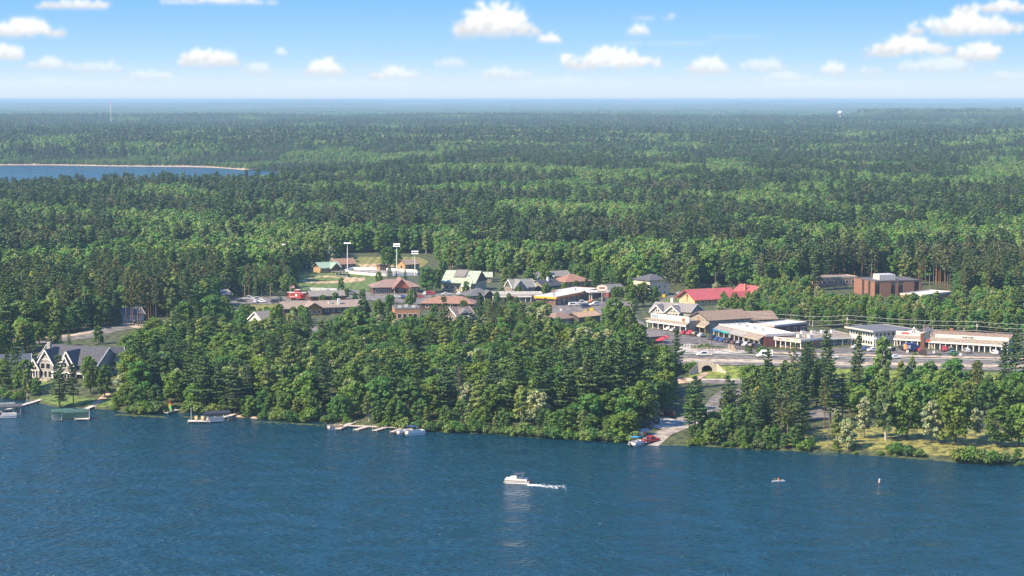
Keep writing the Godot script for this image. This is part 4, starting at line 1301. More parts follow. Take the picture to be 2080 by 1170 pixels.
func houses() -> void:
	var white := mat(0.78, 0.76, 0.72, 0.6, "wall")
	var trim := mat(0.80, 0.78, 0.74, 0.6)
	var dark := mat(0.10, 0.07, 0.055, 0.8)
	var brown := mat(0.30, 0.205, 0.16, 0.9, "roof")
	var rust := mat(0.36, 0.20, 0.15, 0.9, "roof")
	var grey := mat(0.27, 0.25, 0.24, 0.9, "roof")
	var slate := mat(0.115, 0.115, 0.135, 0.85, "roof")
	var wood := mat(0.45, 0.27, 0.14, 0.8, "wall")
	var darkwood := mat(0.13, 0.075, 0.06, 0.8, "wall")
	# church
	var cream := mat(0.66, 0.50, 0.30, 0.7, "wall")
	var red := mat(0.52, 0.115, 0.115, 0.55, "roof")
	var b := building("church", "church with red metal roof and dark cross on its cream gable", "church", 76.6, -908.6, 83.1, -895.7, 22.0, "the red-roofed church")
	var w := wide(b)
	walls(b, 0, w, -22, 0, 2.8, cream)
	gable_roof(b, 0, w, -22, 0, 2.8, 6.4, "z", 1.2, red, cream, mat(0.40, 0.07, 0.07, 0.6))
	box_part("cross_upright", dark, b, w * 0.5 - 0.16, 1.2, 0.02, w * 0.5 + 0.16, 5.2, 0.2)
	box_part("cross_arm", dark, b, w * 0.5 - 1.1, 3.7, 0.205, w * 0.5 + 1.1, 4.0, 0.25)
	windows(b, "r", 2, 20, 5, 0.8, 1.0, 1.4, w, trim)
	box_part("corner_post", dark, b, w - 0.3, -0.8, 0.01, w, 2.8, 0.15)
	walls(b, w * 0.6, w + 9, -34, -22.01, 3.2, cream)
	gable_roof(b, w * 0.6, w + 9, -34, -22, 3.2, 8.0, "x", 0.9, red, cream)
	walls(b, w + 3, w + 9, -22, -17, 3.0, cream)
	gable_roof(b, w + 3, w + 9, -27, -17, 3.0, 6.0, "z", 0.6, red, cream)
	box_part("chimney", mat(0.40, 0.2, 0.14, 0.8), b, w + 2, 5.0, -25.5, w + 3, 9.0, -24.5)
	simple_house("cream_house", "tall cream two-storey house with dark grey hipped roof", "house", 65.1, -935.5, 74.5, -942.4, 12.0, 7.6, 10.2, "hip", mat(0.70, 0.60, 0.48, 0.7, "wall"), slate, trim, "the tall cream house")
	simple_house("red_cabin", "red log cabin with grey roof beside the round-crowned trees", "cabin", 45.5, -933.4, 53.4, -937.9, 9.0, 3.0, 5.4, "x", mat(0.30, 0.085, 0.06, 0.8, "wall"), mat(0.20, 0.21, 0.22, 0.9, "roof"), dark, "the red cabin")
	simple_house("brown_house", "single-storey house with broad brown hipped roof behind the filling station", "house", 26.3, -979.2, 39.5, -986.6, 13.0, 2.8, 6.0, "hip", wood, rust, trim, "the broad brown-roofed house", 4)
	simple_house("grey_roofed_house", "grey-roofed house half hidden by trees above the main street", "house", 21.6, -1010.4, 30, -1015.7, 9.0, 2.8, 5.0, "x", darkwood, grey, trim, "the half-hidden grey house")
	simple_house("blue_shed", "small pale blue shed with steep gable and dark doorway", "shed", 12.6, -992.1, 16.5, -994.6, 6.0, 3.6, 6.2, "z", mat(0.36, 0.42, 0.45, 0.7, "wall"), slate, trim, "the pale blue shed", 1)
	simple_house("hill_house", "brown-roofed house almost swallowed by the forest edge", "house", 54.9, -1116.6, 65, -1119.8, 10.0, 3.0, 6.4, "x", wood, rust, trim, "the forest-edge house")
	# library with the pale green metal roof
	var green := mat(0.47, 0.54, 0.41, 0.45, "roof")
	b = building("library", "hall with pale green metal roof and a grey clerestory in its middle", "hall", -34.1, -967.4, -17.7, -962.3, 17.0, "the green-roofed hall")
	w = wide(b)
	var beige := mat(0.50, 0.43, 0.34, 0.8, "wall")
	walls(b, 0, w, -17, 0, 4.0, beige)
	gable_roof(b, 0, w, -17, 1.0, 4.0, 9.0, "x", 0.5, green, darkwood)
	begin()
	slab(Vector3(w * 0.30, 6.9, -2.2), Vector3(w * 0.64, 6.9, -2.2), Vector3(w * 0.64, 9.6, -8.0), Vector3(w * 0.30, 9.6, -8.0), 0.3)
	var cl := done("clerestory_roof", grey, b)
	box_part("clerestory_wall", beige, cl, w * 0.31, 5.2, -7.5, w * 0.63, 6.6, -2.6)
	windows(b, "f", w * 0.32, w * 0.62, 6, 5.7, 0.75, 0.7, -2.6, trim)
	windows(b, "f", 1, w * 0.55, 3, 0.8, 1.6, 1.6, 0.0, trim)
	lean_to(b, "porch_roof", w * 0.62, w * 0.92, 0.0, 3.4, 2.8, 5.2, green, trim, 2, trim)
	box_part("roof_vent", mat(0.25, 0.3, 0.3, 0.6), b, w * 0.70, 6.2, -4.2, w * 0.74, 7.4, -3.4)
	simple_house("green_shed", "small shed with pale green roof beside the green-roofed hall", "shed", -14.6, -1010.8, -10.5, -1010.8, 6.0, 2.6, 4.6, "x", wood, green, trim, "the small green shed", 1)
	# lodge with the peaked entrance
	b = building("lodge", "sprawling brown lodge with hipped roofs and a peaked red-trimmed entrance", "lodge", -66.6, -951, -44.6, -955.4, 14.0, "the peaked brown lodge")
	w = wide(b)
	walls(b, 0, w, -14, 0, 3.0, darkwood)
	hip_roof(b, 0, w, -14, 0, 3.0, 6.2, 0.8, mat(0.32, 0.22, 0.20, 0.9, "roof"))
	gable_roof(b, w * 0.42, w * 0.78, -8, 2.2, 2.8, 7.2, "z", 0.5, mat(0.34, 0.20, 0.19, 0.9, "roof"), mat(0.45, 0.12, 0.07, 0.7, "wall"), mat(0.55, 0.36, 0.26, 0.7))
	for x in [w * 0.44, w * 0.76]: box_part("post", mat(0.6, 0.5, 0.4, 0.7), b, x - 0.15, -0.8, 1.7, x + 0.15, 2.8, 2.0)
	windows(b, "f", 0.6, w * 0.4, 4, 0.7, 1.2, 1.3, 0.0, trim)
	windows(b, "f", w * 0.8, w - 0.5, 2, 0.7, 1.2, 1.3, 0.0, trim)
	opening(b, "door", "f", w * 0.6, 0.0, 1.8, 2.2, 0.0, trim)
	# buildings of the old main street
	simple_house("depot", "low red-brown depot with grey gable roof beside the red caboose", "depot", -92.8, -910.5, -77.3, -914.6, 9.0, 2.8, 4.8, "x", mat(0.34, 0.13, 0.09, 0.8, "wall"), grey, darkwood, "the red-brown depot", 5)
	b = building("timber_inn", "large taupe-roofed inn with orange timber gable facing the wood", "inn", -98.9, -857.3, -65.2, -868.6, 13.0, "the orange-gabled inn")
	w = wide(b)
	var taupe := mat(0.34, 0.27, 0.23, 0.9, "roof")
	var orange := mat(0.50, 0.23, 0.085, 0.8, "wall")
	walls(b, 0, w, -13, 0, 2.8, darkwood)
	gable_roof(b, 0, w, -13, 0, 2.8, 5.0, "x", 0.7, taupe, orange)
	walls(b, w * 0.25, w * 0.46, 0.01, 4.0, 3.0, orange)
	gable_roof(b, w * 0.25, w * 0.46, -6, 4.0, 3.0, 5.2, "z", 0.8, taupe, orange, dark)
	windows(b, "f", w * 0.27, w * 0.44, 3, 0.8, 1.1, 1.2, 4.0, trim)
	windows(b, "f", w * 0.5, w - 1, 6, 0.8, 1.1, 1.2, 0.0, trim)
	box_part("chimney", trim, b, w * 0.69, 3.0, -3.0, w * 0.69 + 1.1, 6.2, -1.9)
	ac_unit(b, w * 0.60, 3.6, -3.2, 1.6)
	b = building("brick_store", "orange brick store with flat dark roof and pale roof hatches", "store", -49.7, -839.6, -39.1, -841.2, 13.0, "the orange brick store")
	w = wide(b)
	walls(b, 0, w, -13, 0, 4.4, mat(0.50, 0.26, 0.14, 0.8, "wall"))
	flat_roof(b, 0, w, -13, 0, 4.6, mat(0.15, 0.155, 0.18, 0.85, "roof"), mat(0.20, 0.17, 0.16, 0.8), 0.3)
	windows(b, "f", 0.8, w - 0.8, 4, 0.6, 1.5, 1.8, 0.0, trim)
	for i in 3: ac_unit(b, 2.5 + 3.0 * i, 4.65, -4.0 - 3.0 * (i % 2), 1.3)
	simple_house("rust_roofed_hall", "long low hall with rust-red hipped roof on the main street", "hall", -40.3, -880.2, -17, -877.9, 12.0, 2.8, 5.4, "hip", darkwood, rust, trim, "the rust-roofed hall", 6)
	b = simple_house("porch_house", "small dark-roofed house with white dormer and a row of porch sheds", "house", -23.3, -830, -16, -835.5, 9.0, 2.8, 5.6, "x", mat(0.24, 0.18, 0.16, 0.8, "wall"), mat(0.20, 0.155, 0.15, 0.9, "roof"), trim, "the white-dormer house", 3)
	w = wide(b)
	gable_roof(b, w * 0.2, w * 0.65, -4, 0.3, 3.6, 5.3, "z", 0.3, mat(0.20, 0.155, 0.15, 0.9, "roof"), mat(0.72, 0.60, 0.42, 0.7), trim)
	lean_to(b, "porch_roof", -1.5, w * 0.6, 1.5, 4.4, 2.0, 2.6, mat(0.55, 0.53, 0.50, 0.7), trim, 3, dark)
	simple_house("white_house", "white two-storey house with gable end and garage among the trees", "house", -99.6, -788, -92.5, -794.5, 9.0, 5.6, 8.6, "x", white, grey, trim, "the white two-storey house", 3)
	simple_house("brown_cottage", "brown-roofed cottage in front of the filling station car park", "cottage", 17.9, -817.2, 26.2, -824.2, 9.0, 2.6, 5.0, "hip", mat(0.30, 0.22, 0.18, 0.8, "wall"), brown, trim, "the brown cottage")
	simple_house("tan_store", "tan-roofed store with yellow signs in front of the filling station car park", "store", 27.8, -820.6, 37.1, -829.5, 8.0, 3.0, 4.4, "x", mat(0.10, 0.08, 0.08, 0.8, "wall"), mat(0.50, 0.34, 0.22, 0.9, "roof"), dark, "the tan-roofed store")
	b = simple_house("cafe_hut", "dark cafe hut with teal roof edge beside red parasols", "cafe", 51.2, -755.1, 57.9, -759.6, 8.0, 2.7, 4.2, "x", mat(0.12, 0.05, 0.05, 0.8, "wall"), mat(0.24, 0.21, 0.21, 0.9, "roof"), mat(0.04, 0.28, 0.30, 0.6), "the dark cafe hut", 3)
	simple_house("grey_bungalow", "pale grey bungalow behind the tall bare pine trunks", "house", -163.8, -833.6, -156.1, -838.9, 8.0, 2.8, 5.2, "x", mat(0.52, 0.54, 0.58, 0.7, "wall"), slate, trim, "the pale grey bungalow")
	simple_house("brown_bungalow", "brown bungalow under the pines beside the car park", "house", -148.8, -895.9, -141.3, -902.2, 9.0, 2.8, 5.2, "hip", wood, brown, trim, "the brown bungalow")
	simple_house("grey_shop", "low grey-roofed shop beside the car park of the red caboose", "shop", -138.9, -913, -130.3, -919.6, 9.0, 3.0, 4.8, "x", darkwood, grey, trim, "the low grey shop")
	# houses on the lake
	b = building("lake_house", "large lake house with charcoal roofs and white-trimmed pointed gables", "house", -167.7, -694.7, -144.2, -685, 15.0, "the charcoal lake house")
	w = wide(b)
	var shingle := mat(0.36, 0.33, 0.31, 0.8, "wall")
	var coal := mat(0.085, 0.088, 0.11, 0.85, "roof")
	walls(b, 0, w, -15, 0, 5.2, shingle)
	gable_roof(b, 0.2, w, -15, 0, 5.2, 10.6, "x", 0.5, coal, shingle, trim)
	for g in [[2.6, 9.0, 2.2, 5.2, 10.0], [11.6, 17.8, 2.2, 5.0, 9.8], [12.4, 16.8, 3.0, 4.2, 8.2], [-0.6, 3.6, 3.0, 3.4, 6.6]]:
		walls(b, g[0], g[1], 0.01, g[2], g[3], shingle)
		gable_roof(b, g[0], g[1], -6, g[2], g[3], g[4], "z", 0.45, coal, shingle, trim)
	windows(b, "f", 3.2, 8.4, 3, 0.4, 1.2, 2.2, 2.2, trim)
	windows(b, "f", 3.6, 8.0, 2, 3.4, 1.7, 1.9, 2.2, trim)
	begin(); ring_arc(Vector3(5.8, 5.1, 2.27), 2.3, 2.7); done("arch_trim", trim, b)
	begin(); oval(Vector3(5.8, 8.3, 2.2), 0.62, 0.62, 0.06); var rw := done("round_window", trim, b)
	begin(); oval(Vector3(5.8, 8.3, 2.22), 0.45, 0.45, 0.06); done("pane", glass(), rw)
	windows(b, "f", 13.4, 15.8, 1, 4.4, 1.2, 1.7, 3.0, trim)
	windows(b, "f", 12.8, 16.4, 3, 0.4, 1.0, 2.2, 3.0, trim)
	windows(b, "f", -0.2, 3.2, 3, 0.4, 0.85, 2.2, 3.0, trim)
	windows(b, "f", 0.2, 2.8, 2, 3.0, 0.9, 1.1, 3.0, trim)
	windows(b, "f", 18.4, w - 0.4, 3, 0.5, 1.2, 2.0, 0.0, trim)
	lean_to(b, "porch_roof", 9.0, w, 0.02, 3.2, 2.8, 4.0, coal, trim, 6, trim)
	box_part("chimney", mat(0.42, 0.38, 0.34, 0.9, "wall"), b, 2.2, 7.5, -5.0, 3.5, 12.0, -3.8)
	box_part("terrace", mat(0.50, 0.42, 0.36, 0.9, "wall"), b, -2.0, -3.5, 3.0, 9.5, -0.05, 6.5)
	for i in 6: box_part("terrace_pillar", mat(0.55, 0.48, 0.42, 0.9, "wall"), b, -1.9 + i * 2.2, -0.05, 6.0, -1.5 + i * 2.2, 0.75, 6.4)
	b = building("garage_wing", "charcoal-roofed garage wing to the side of the lake house", "garage", -144.4, -691, -135.8, -694.7, 11.0, "the charcoal garage wing")
	w = wide(b)
	walls(b, 0, w, -11, 0, 3.6, shingle)
	gable_roof(b, 0, w, -11, 0, 3.6, 8.6, "x", 0.5, coal, shingle, trim)
	gable_roof(b, w * 0.45, w * 0.85, -5, 0.6, 4.2, 7.2, "z", 0.4, coal, shingle)
	windows(b, "f", 0.8, w - 0.8, 3, 0.8, 1.1, 1.3, 0.0, trim)
	b = building("blue_roofed_house", "white house with slate blue roof at the edge of the lake", "house", -186.7, -693, -170.1, -697.3, 13.0, "the slate blue-roofed house")
	w = wide(b)
	var blue := mat(0.075, 0.10, 0.14, 0.7, "roof")
	walls(b, 0, w, -13, 0, 4.0, white)
	gable_roof(b, 0, w, -13, 0, 4.0, 8.8, "x", 0.5, blue, white, trim)
	gable_roof(b, 3.0, 8.4, -7, 1.0, 4.0, 8.0, "z", 0.4, coal, white, trim)
	walls(b, 3.0, 8.4, 0.01, 1.0, 4.0, white)
	windows(b, "f", 4.8, 6.6, 1, 4.6, 0.9, 1.1, 1.0, trim)
	windows(b, "f", 8.8, w - 0.6, 5, 0.6, 1.2, 1.8, 0.0, trim)
	lean_to(b, "porch_roof", 8.8, w, 0.02, 2.6, 2.7, 3.8, coal, trim, 5, trim)

func ring_arc(c: Vector3, r0: float, r1: float) -> void:
	for i in 12:
		var a := PI * i / 12.0
		var d := PI * (i + 1) / 12.0
		var p := [c + Vector3(cos(a) * r0, sin(a) * r0 * 0.7, 0), c + Vector3(cos(a) * r1, sin(a) * r1 * 0.7, 0), c + Vector3(cos(d) * r1, sin(d) * r1 * 0.7, 0), c + Vector3(cos(d) * r0, sin(d) * r0 * 0.7, 0)]
		quad(p[0], p[1], p[2], p[3])
		var bk := Vector3(0, 0, -0.08)
		quad(p[1] + bk, p[2] + bk, p[2], p[1])

func ball_park() -> void:
	var trim := mat(0.6, 0.5, 0.4, 0.7)
	var wood := mat(0.50, 0.33, 0.18, 0.8, "wall")
	var darkwood := mat(0.13, 0.08, 0.055, 0.8, "wall")
	var green := mat(0.36, 0.50, 0.38, 0.5, "roof")
	var rust := mat(0.36, 0.21, 0.15, 0.9, "roof")
	var b := building("concession_stand", "wooden concession stand with pale green cross-gabled roof at the ball field", "pavilion", -102.6, -1062.8, -92.8, -1068.6, 9.0, "the green-roofed concession stand")
	var w := wide(b)
	walls(b, 0, w, -9, 0, 2.8, wood)
	gable_roof(b, 0, w, -9, 0, 2.8, 5.2, "x", 0.8, green, darkwood)
	walls(b, w * 0.5, w * 0.92, 0.01, 2.2, 2.8, darkwood)
	gable_roof(b, w * 0.5, w * 0.92, -4.5, 2.2, 2.8, 5.0, "z", 0.7, green, darkwood)
	windows(b, "f", 0.5, w * 0.45, 2, 1.0, 1.2, 1.0, 0.0, trim)
	simple_house("park_shelter", "brown park shelter with rust-brown gable roof behind the concession stand", "shelter", -95.7, -1083.8, -86, -1089.8, 9.0, 2.8, 5.4, "x", darkwood, rust, trim, "the rust-brown shelter")
	simple_house("warming_house", "small wooden warming house with tan roof at the end of the rink", "cabin", -57.9, -1080.2, -50.7, -1086.1, 8.0, 3.0, 5.2, "x", wood, mat(0.36, 0.28, 0.22, 0.9, "roof"), darkwood, "the wooden warming house", 2)
	simple_house("dugout", "low dugout with flat brown roof at the upper ball field", "dugout", -71.9, -1077.3, -66.8, -1080.3, 4.0, 2.5, 3.0, "flat", wood, mat(0.22, 0.15, 0.14, 0.9, "roof"), darkwood, "the brown dugout", 2)
	b = building("bleacher_dugout", "open grey dugout with slim posts along the infield", "dugout", -95, -1045.2, -87, -1039.4, 3.0, "the grey infield dugout")
	w = wide(b)
	box_part("wall", mat(0.30, 0.30, 0.31, 0.8), b, 0, -0.8, -3, w, 1.2, -2.8)
	box_part("roof", mat(0.16, 0.16, 0.16, 0.8), b, -0.2, 2.3, -3.1, w + 0.2, 2.5, 0.2)
	box_part("bench", mat(0.45, 0.44, 0.42, 0.7), b, 0.5, -0.1, -2.2, w - 0.5, 0.45, -1.8)
	for i in 5: box_part("post", mat(0.4, 0.4, 0.4, 0.6), b, lerpf(0, w - 0.15, i / 4.0), -0.8, -0.15, lerpf(0, w - 0.15, i / 4.0) + 0.15, 2.3, 0.0)
	# rink boards
	var r := thing("rink_boards", "low white hockey boards around the open-air rink", "barrier", on(-71.2, -1062.3))
	spots.append(["the white rink boards", r.position.x, r.position.z])
	var ring := flat([-90.4, -1071.5, -87.3, -1085.2, -69.7, -1080.3, -51.4, -1067.9, -50.1, -1050.3, -62.2, -1044.8, -71.3, -1044.8, -85.4, -1058.1])
	for i in ring.size():
		var a := ring[i]
		var c := ring[(i + 1) % ring.size()]
		begin()
		bar(on(a.x, a.y, 0.6) - r.position, on(c.x, c.y, 0.6) - r.position, 0.18, 1.5)
		done("board", mat(0.80, 0.78, 0.75, 0.6), r)
	# outfield fence with white banners
	var f := thing("outfield_fence", "green wire outfield fence carrying white banners", "fence", on(-83.8, -963.3))
	spots.append(["the bannered outfield fence", f.position.x, f.position.z])
	var fp := flat([-100, -963.5, -93, -959.8, -85.7, -958.4, -73, -963.1, -66.1, -977.8])
	for i in fp.size() - 1:
		var n := int(fp[i].distance_to(fp[i + 1]) / 3.0)
		for k in n:
			var q := fp[i].lerp(fp[i + 1], k / float(n))
			begin(); tube(on(q.x, q.y, -0.3) - f.position, on(q.x, q.y, 2.2) - f.position, 0.05, 0.05, 5)
			done("post", mat(0.08, 0.14, 0.10, 0.6), f)
		for y in [0.3, 1.2, 2.15]:
			begin(); bar(on(fp[i].x, fp[i].y, y) - f.position, on(fp[i + 1].x, fp[i + 1].y, y) - f.position, 0.05, 0.05)
			done("rail", mat(0.08, 0.14, 0.10, 0.6), f)
	for k in 6:
		var q := Vector2(-97, -962.2).lerp(Vector2(-86.7, -958.5), k / 4.0)
		begin(); bar(on(q.x - 1.25, q.y, 1.2) - f.position + Vector3(0, 0, 0.1), on(q.x + 1.25, q.y, 1.2) - f.position + Vector3(0, 0, 0.1), 0.05, 1.7)
		done("banner", mat(0.8, 0.8, 0.77, 0.6), f)
	# backstop netting posts
	for p in [[-112.1, -1048.2, "farthest from"], [-110, -1059.8, "third nearest to"], [-107.5, -1067.2, "second nearest to"], [-105.1, -1071.8, "nearest to"]]:
		var o := thing("backstop_post", "dark green backstop post %s the concession stand" % p[2], "post", on(p[0], p[1]), 0.0, "backstop posts behind home plate")
		begin(); tube(Vector3(0, -0.5, 0), Vector3(0, 6.0, 0), 0.09, 0.07, 6); done("pole", mat(0.10, 0.16, 0.14, 0.6), o)
		begin(); tube(Vector3(0, 5.4, 0), Vector3(0.9, 6.6, 0.4), 0.05, 0.05, 5); done("arm", mat(0.10, 0.16, 0.14, 0.6), o)
	# floodlights
	for p in [[-140.7, -1078.1, 12.1, 0, "green floodlight mast at the edge of the pines"], [-130.1, -1071.9, 8.8, 0, "short floodlight mast with a square lamp bank beside the trees"], [-121, -1059.8, 15.6, 1, "slender floodlight mast with a single bank behind the backstop"],
			[-86.4, -1042.2, 17.6, 1, "tall floodlight mast beside the grey infield dugout"], [-62.4, -1074.2, 14.7, 0, "tallest floodlight mast, beside the blue spruce at the rink"], [-51.2, -1047.4, 12.8, 0, "slim floodlight mast beside the wooden warming house"]]:
		var o := thing("floodlight_mast", p[4], "floodlight", on(p[0], p[1]), 0.0, "floodlight masts of the ball park")
		var h: float = p[2]
		begin(); tube(Vector3(0, -0.5, 0), Vector3(0, h, 0), 0.28, 0.18, 8); done("pole", mat(0.70, 0.74, 0.72, 0.6), o)
		for row in (1 if p[3] == 1 else 2):
			begin(); bar(Vector3(-1.6, h - 0.1 - 1.1 * row, 0), Vector3(1.6, h - 0.1 - 1.1 * row, 0), 0.14, 0.14); var arm := done("crossarm", mat(0.4, 0.42, 0.42, 0.6), o)
			for k in 4:
				begin(); tube(Vector3(-1.4 + k * 0.93, h - 0.25 - 1.1 * row, 0.1), Vector3(-1.4 + k * 0.93, h + 0.15 - 1.1 * row, 0.55), 0.22, 0.48, 8)
				done("lamp", mat(0.80, 0.80, 0.79, 0.3), arm)
	# caboose
	caboose()

func caboose() -> void:
	var red := mat(0.62, 0.055, 0.06, 0.5, "wall")
	var dark := mat(0.05, 0.045, 0.045, 0.7)
	var b := building("caboose", "red railway caboose with white round emblem standing beside the flagpole", "railway car", -104.7, -921.6, -96.2, -919.3, 3.0, "the red caboose")
	var w := wide(b)
	box_part("body", red, b, 0.8, 1.0, -3, w - 0.8, 3.4, 0)
	box_part("roof", mat(0.62, 0.50, 0.48, 0.6), b, -0.1, 3.42, -3.2, w + 0.1, 3.6, 0.2)
	var cu := box_part("cupola", red, b, w * 0.42, 3.6, -2.7, w * 0.66, 4.7, -0.3)
	box_part("cupola_roof", mat(0.62, 0.50, 0.48, 0.6), cu, w * 0.40, 4.72, -2.9, w * 0.68, 4.85, -0.1)
	windows(b, "f", w * 0.43, w * 0.65, 2, 3.85, 0.5, 0.5, -0.3, red)
	windows(b, "f", 1.0, w - 1.0, 4, 2.0, 0.6, 0.8, 0.0, red)
	begin(); oval(Vector3(w * 0.52, 2.3, 0.0), 0.62, 0.62, 0.1); done("emblem", mat(0.8, 0.76, 0.74, 0.6), b)
	box_part("lettering_band", mat(0.70, 0.60, 0.58, 0.6), b, w * 0.16, 1.5, 0.0, w * 0.42, 1.75, 0.06)
	box_part("platform", dark, b, 0, 0.85, -3, w, 1.0, 0)
	for x in [0.0, w - 0.08]:
		begin()
		for z in [-2.9, -1.5, -0.1]: box(x, 1.0, z - 0.05, x + 0.08, 2.0, z + 0.05)
		box(x, 2.0, -3, x + 0.08, 2.08, 0)
		done("end_rail", red, b)
	for x in [1.5, 2.9, w - 2.9, w - 1.5]:
		for z in [-0.5, -2.5]:
			begin(); tube(Vector3(x, 0.42, z - 0.08), Vector3(x, 0.42, z + 0.08), 0.42, 0.42, 12); done("wheel", dark, b)
	box_part("track", mat(0.2, 0.14, 0.1, 0.9), b, -1, -0.4, -2.6, w + 1, 0.02, -0.4)
	var o := thing("flagpole", "white flagpole with flag in front of the red caboose", "flagpole", on(-102.6, -917.2))
	begin(); tube(Vector3(0, -0.5, 0), Vector3(0, 7.5, 0), 0.08, 0.05, 6); done("pole", mat(0.7, 0.7, 0.7, 0.4), o)
	flag(o, 7.3)

func flag(o: Node3D, y: float) -> void:
	for k in 7:
		begin(); box(0.05, y - 0.16 * (k + 1), -0.02 - 0.1 * (k % 2) * 0.2, 1.9, y - 0.16 * k - 0.005, 0.02)
		done("stripe", mat(0.5, 0.05, 0.06, 0.8) if k % 2 == 0 else mat(0.75, 0.73, 0.70, 0.8), o)
	box_part("canton", mat(0.04, 0.06, 0.2, 0.8), o, 0.05, y - 0.64, -0.035, 0.8, y + 0.005, 0.035)

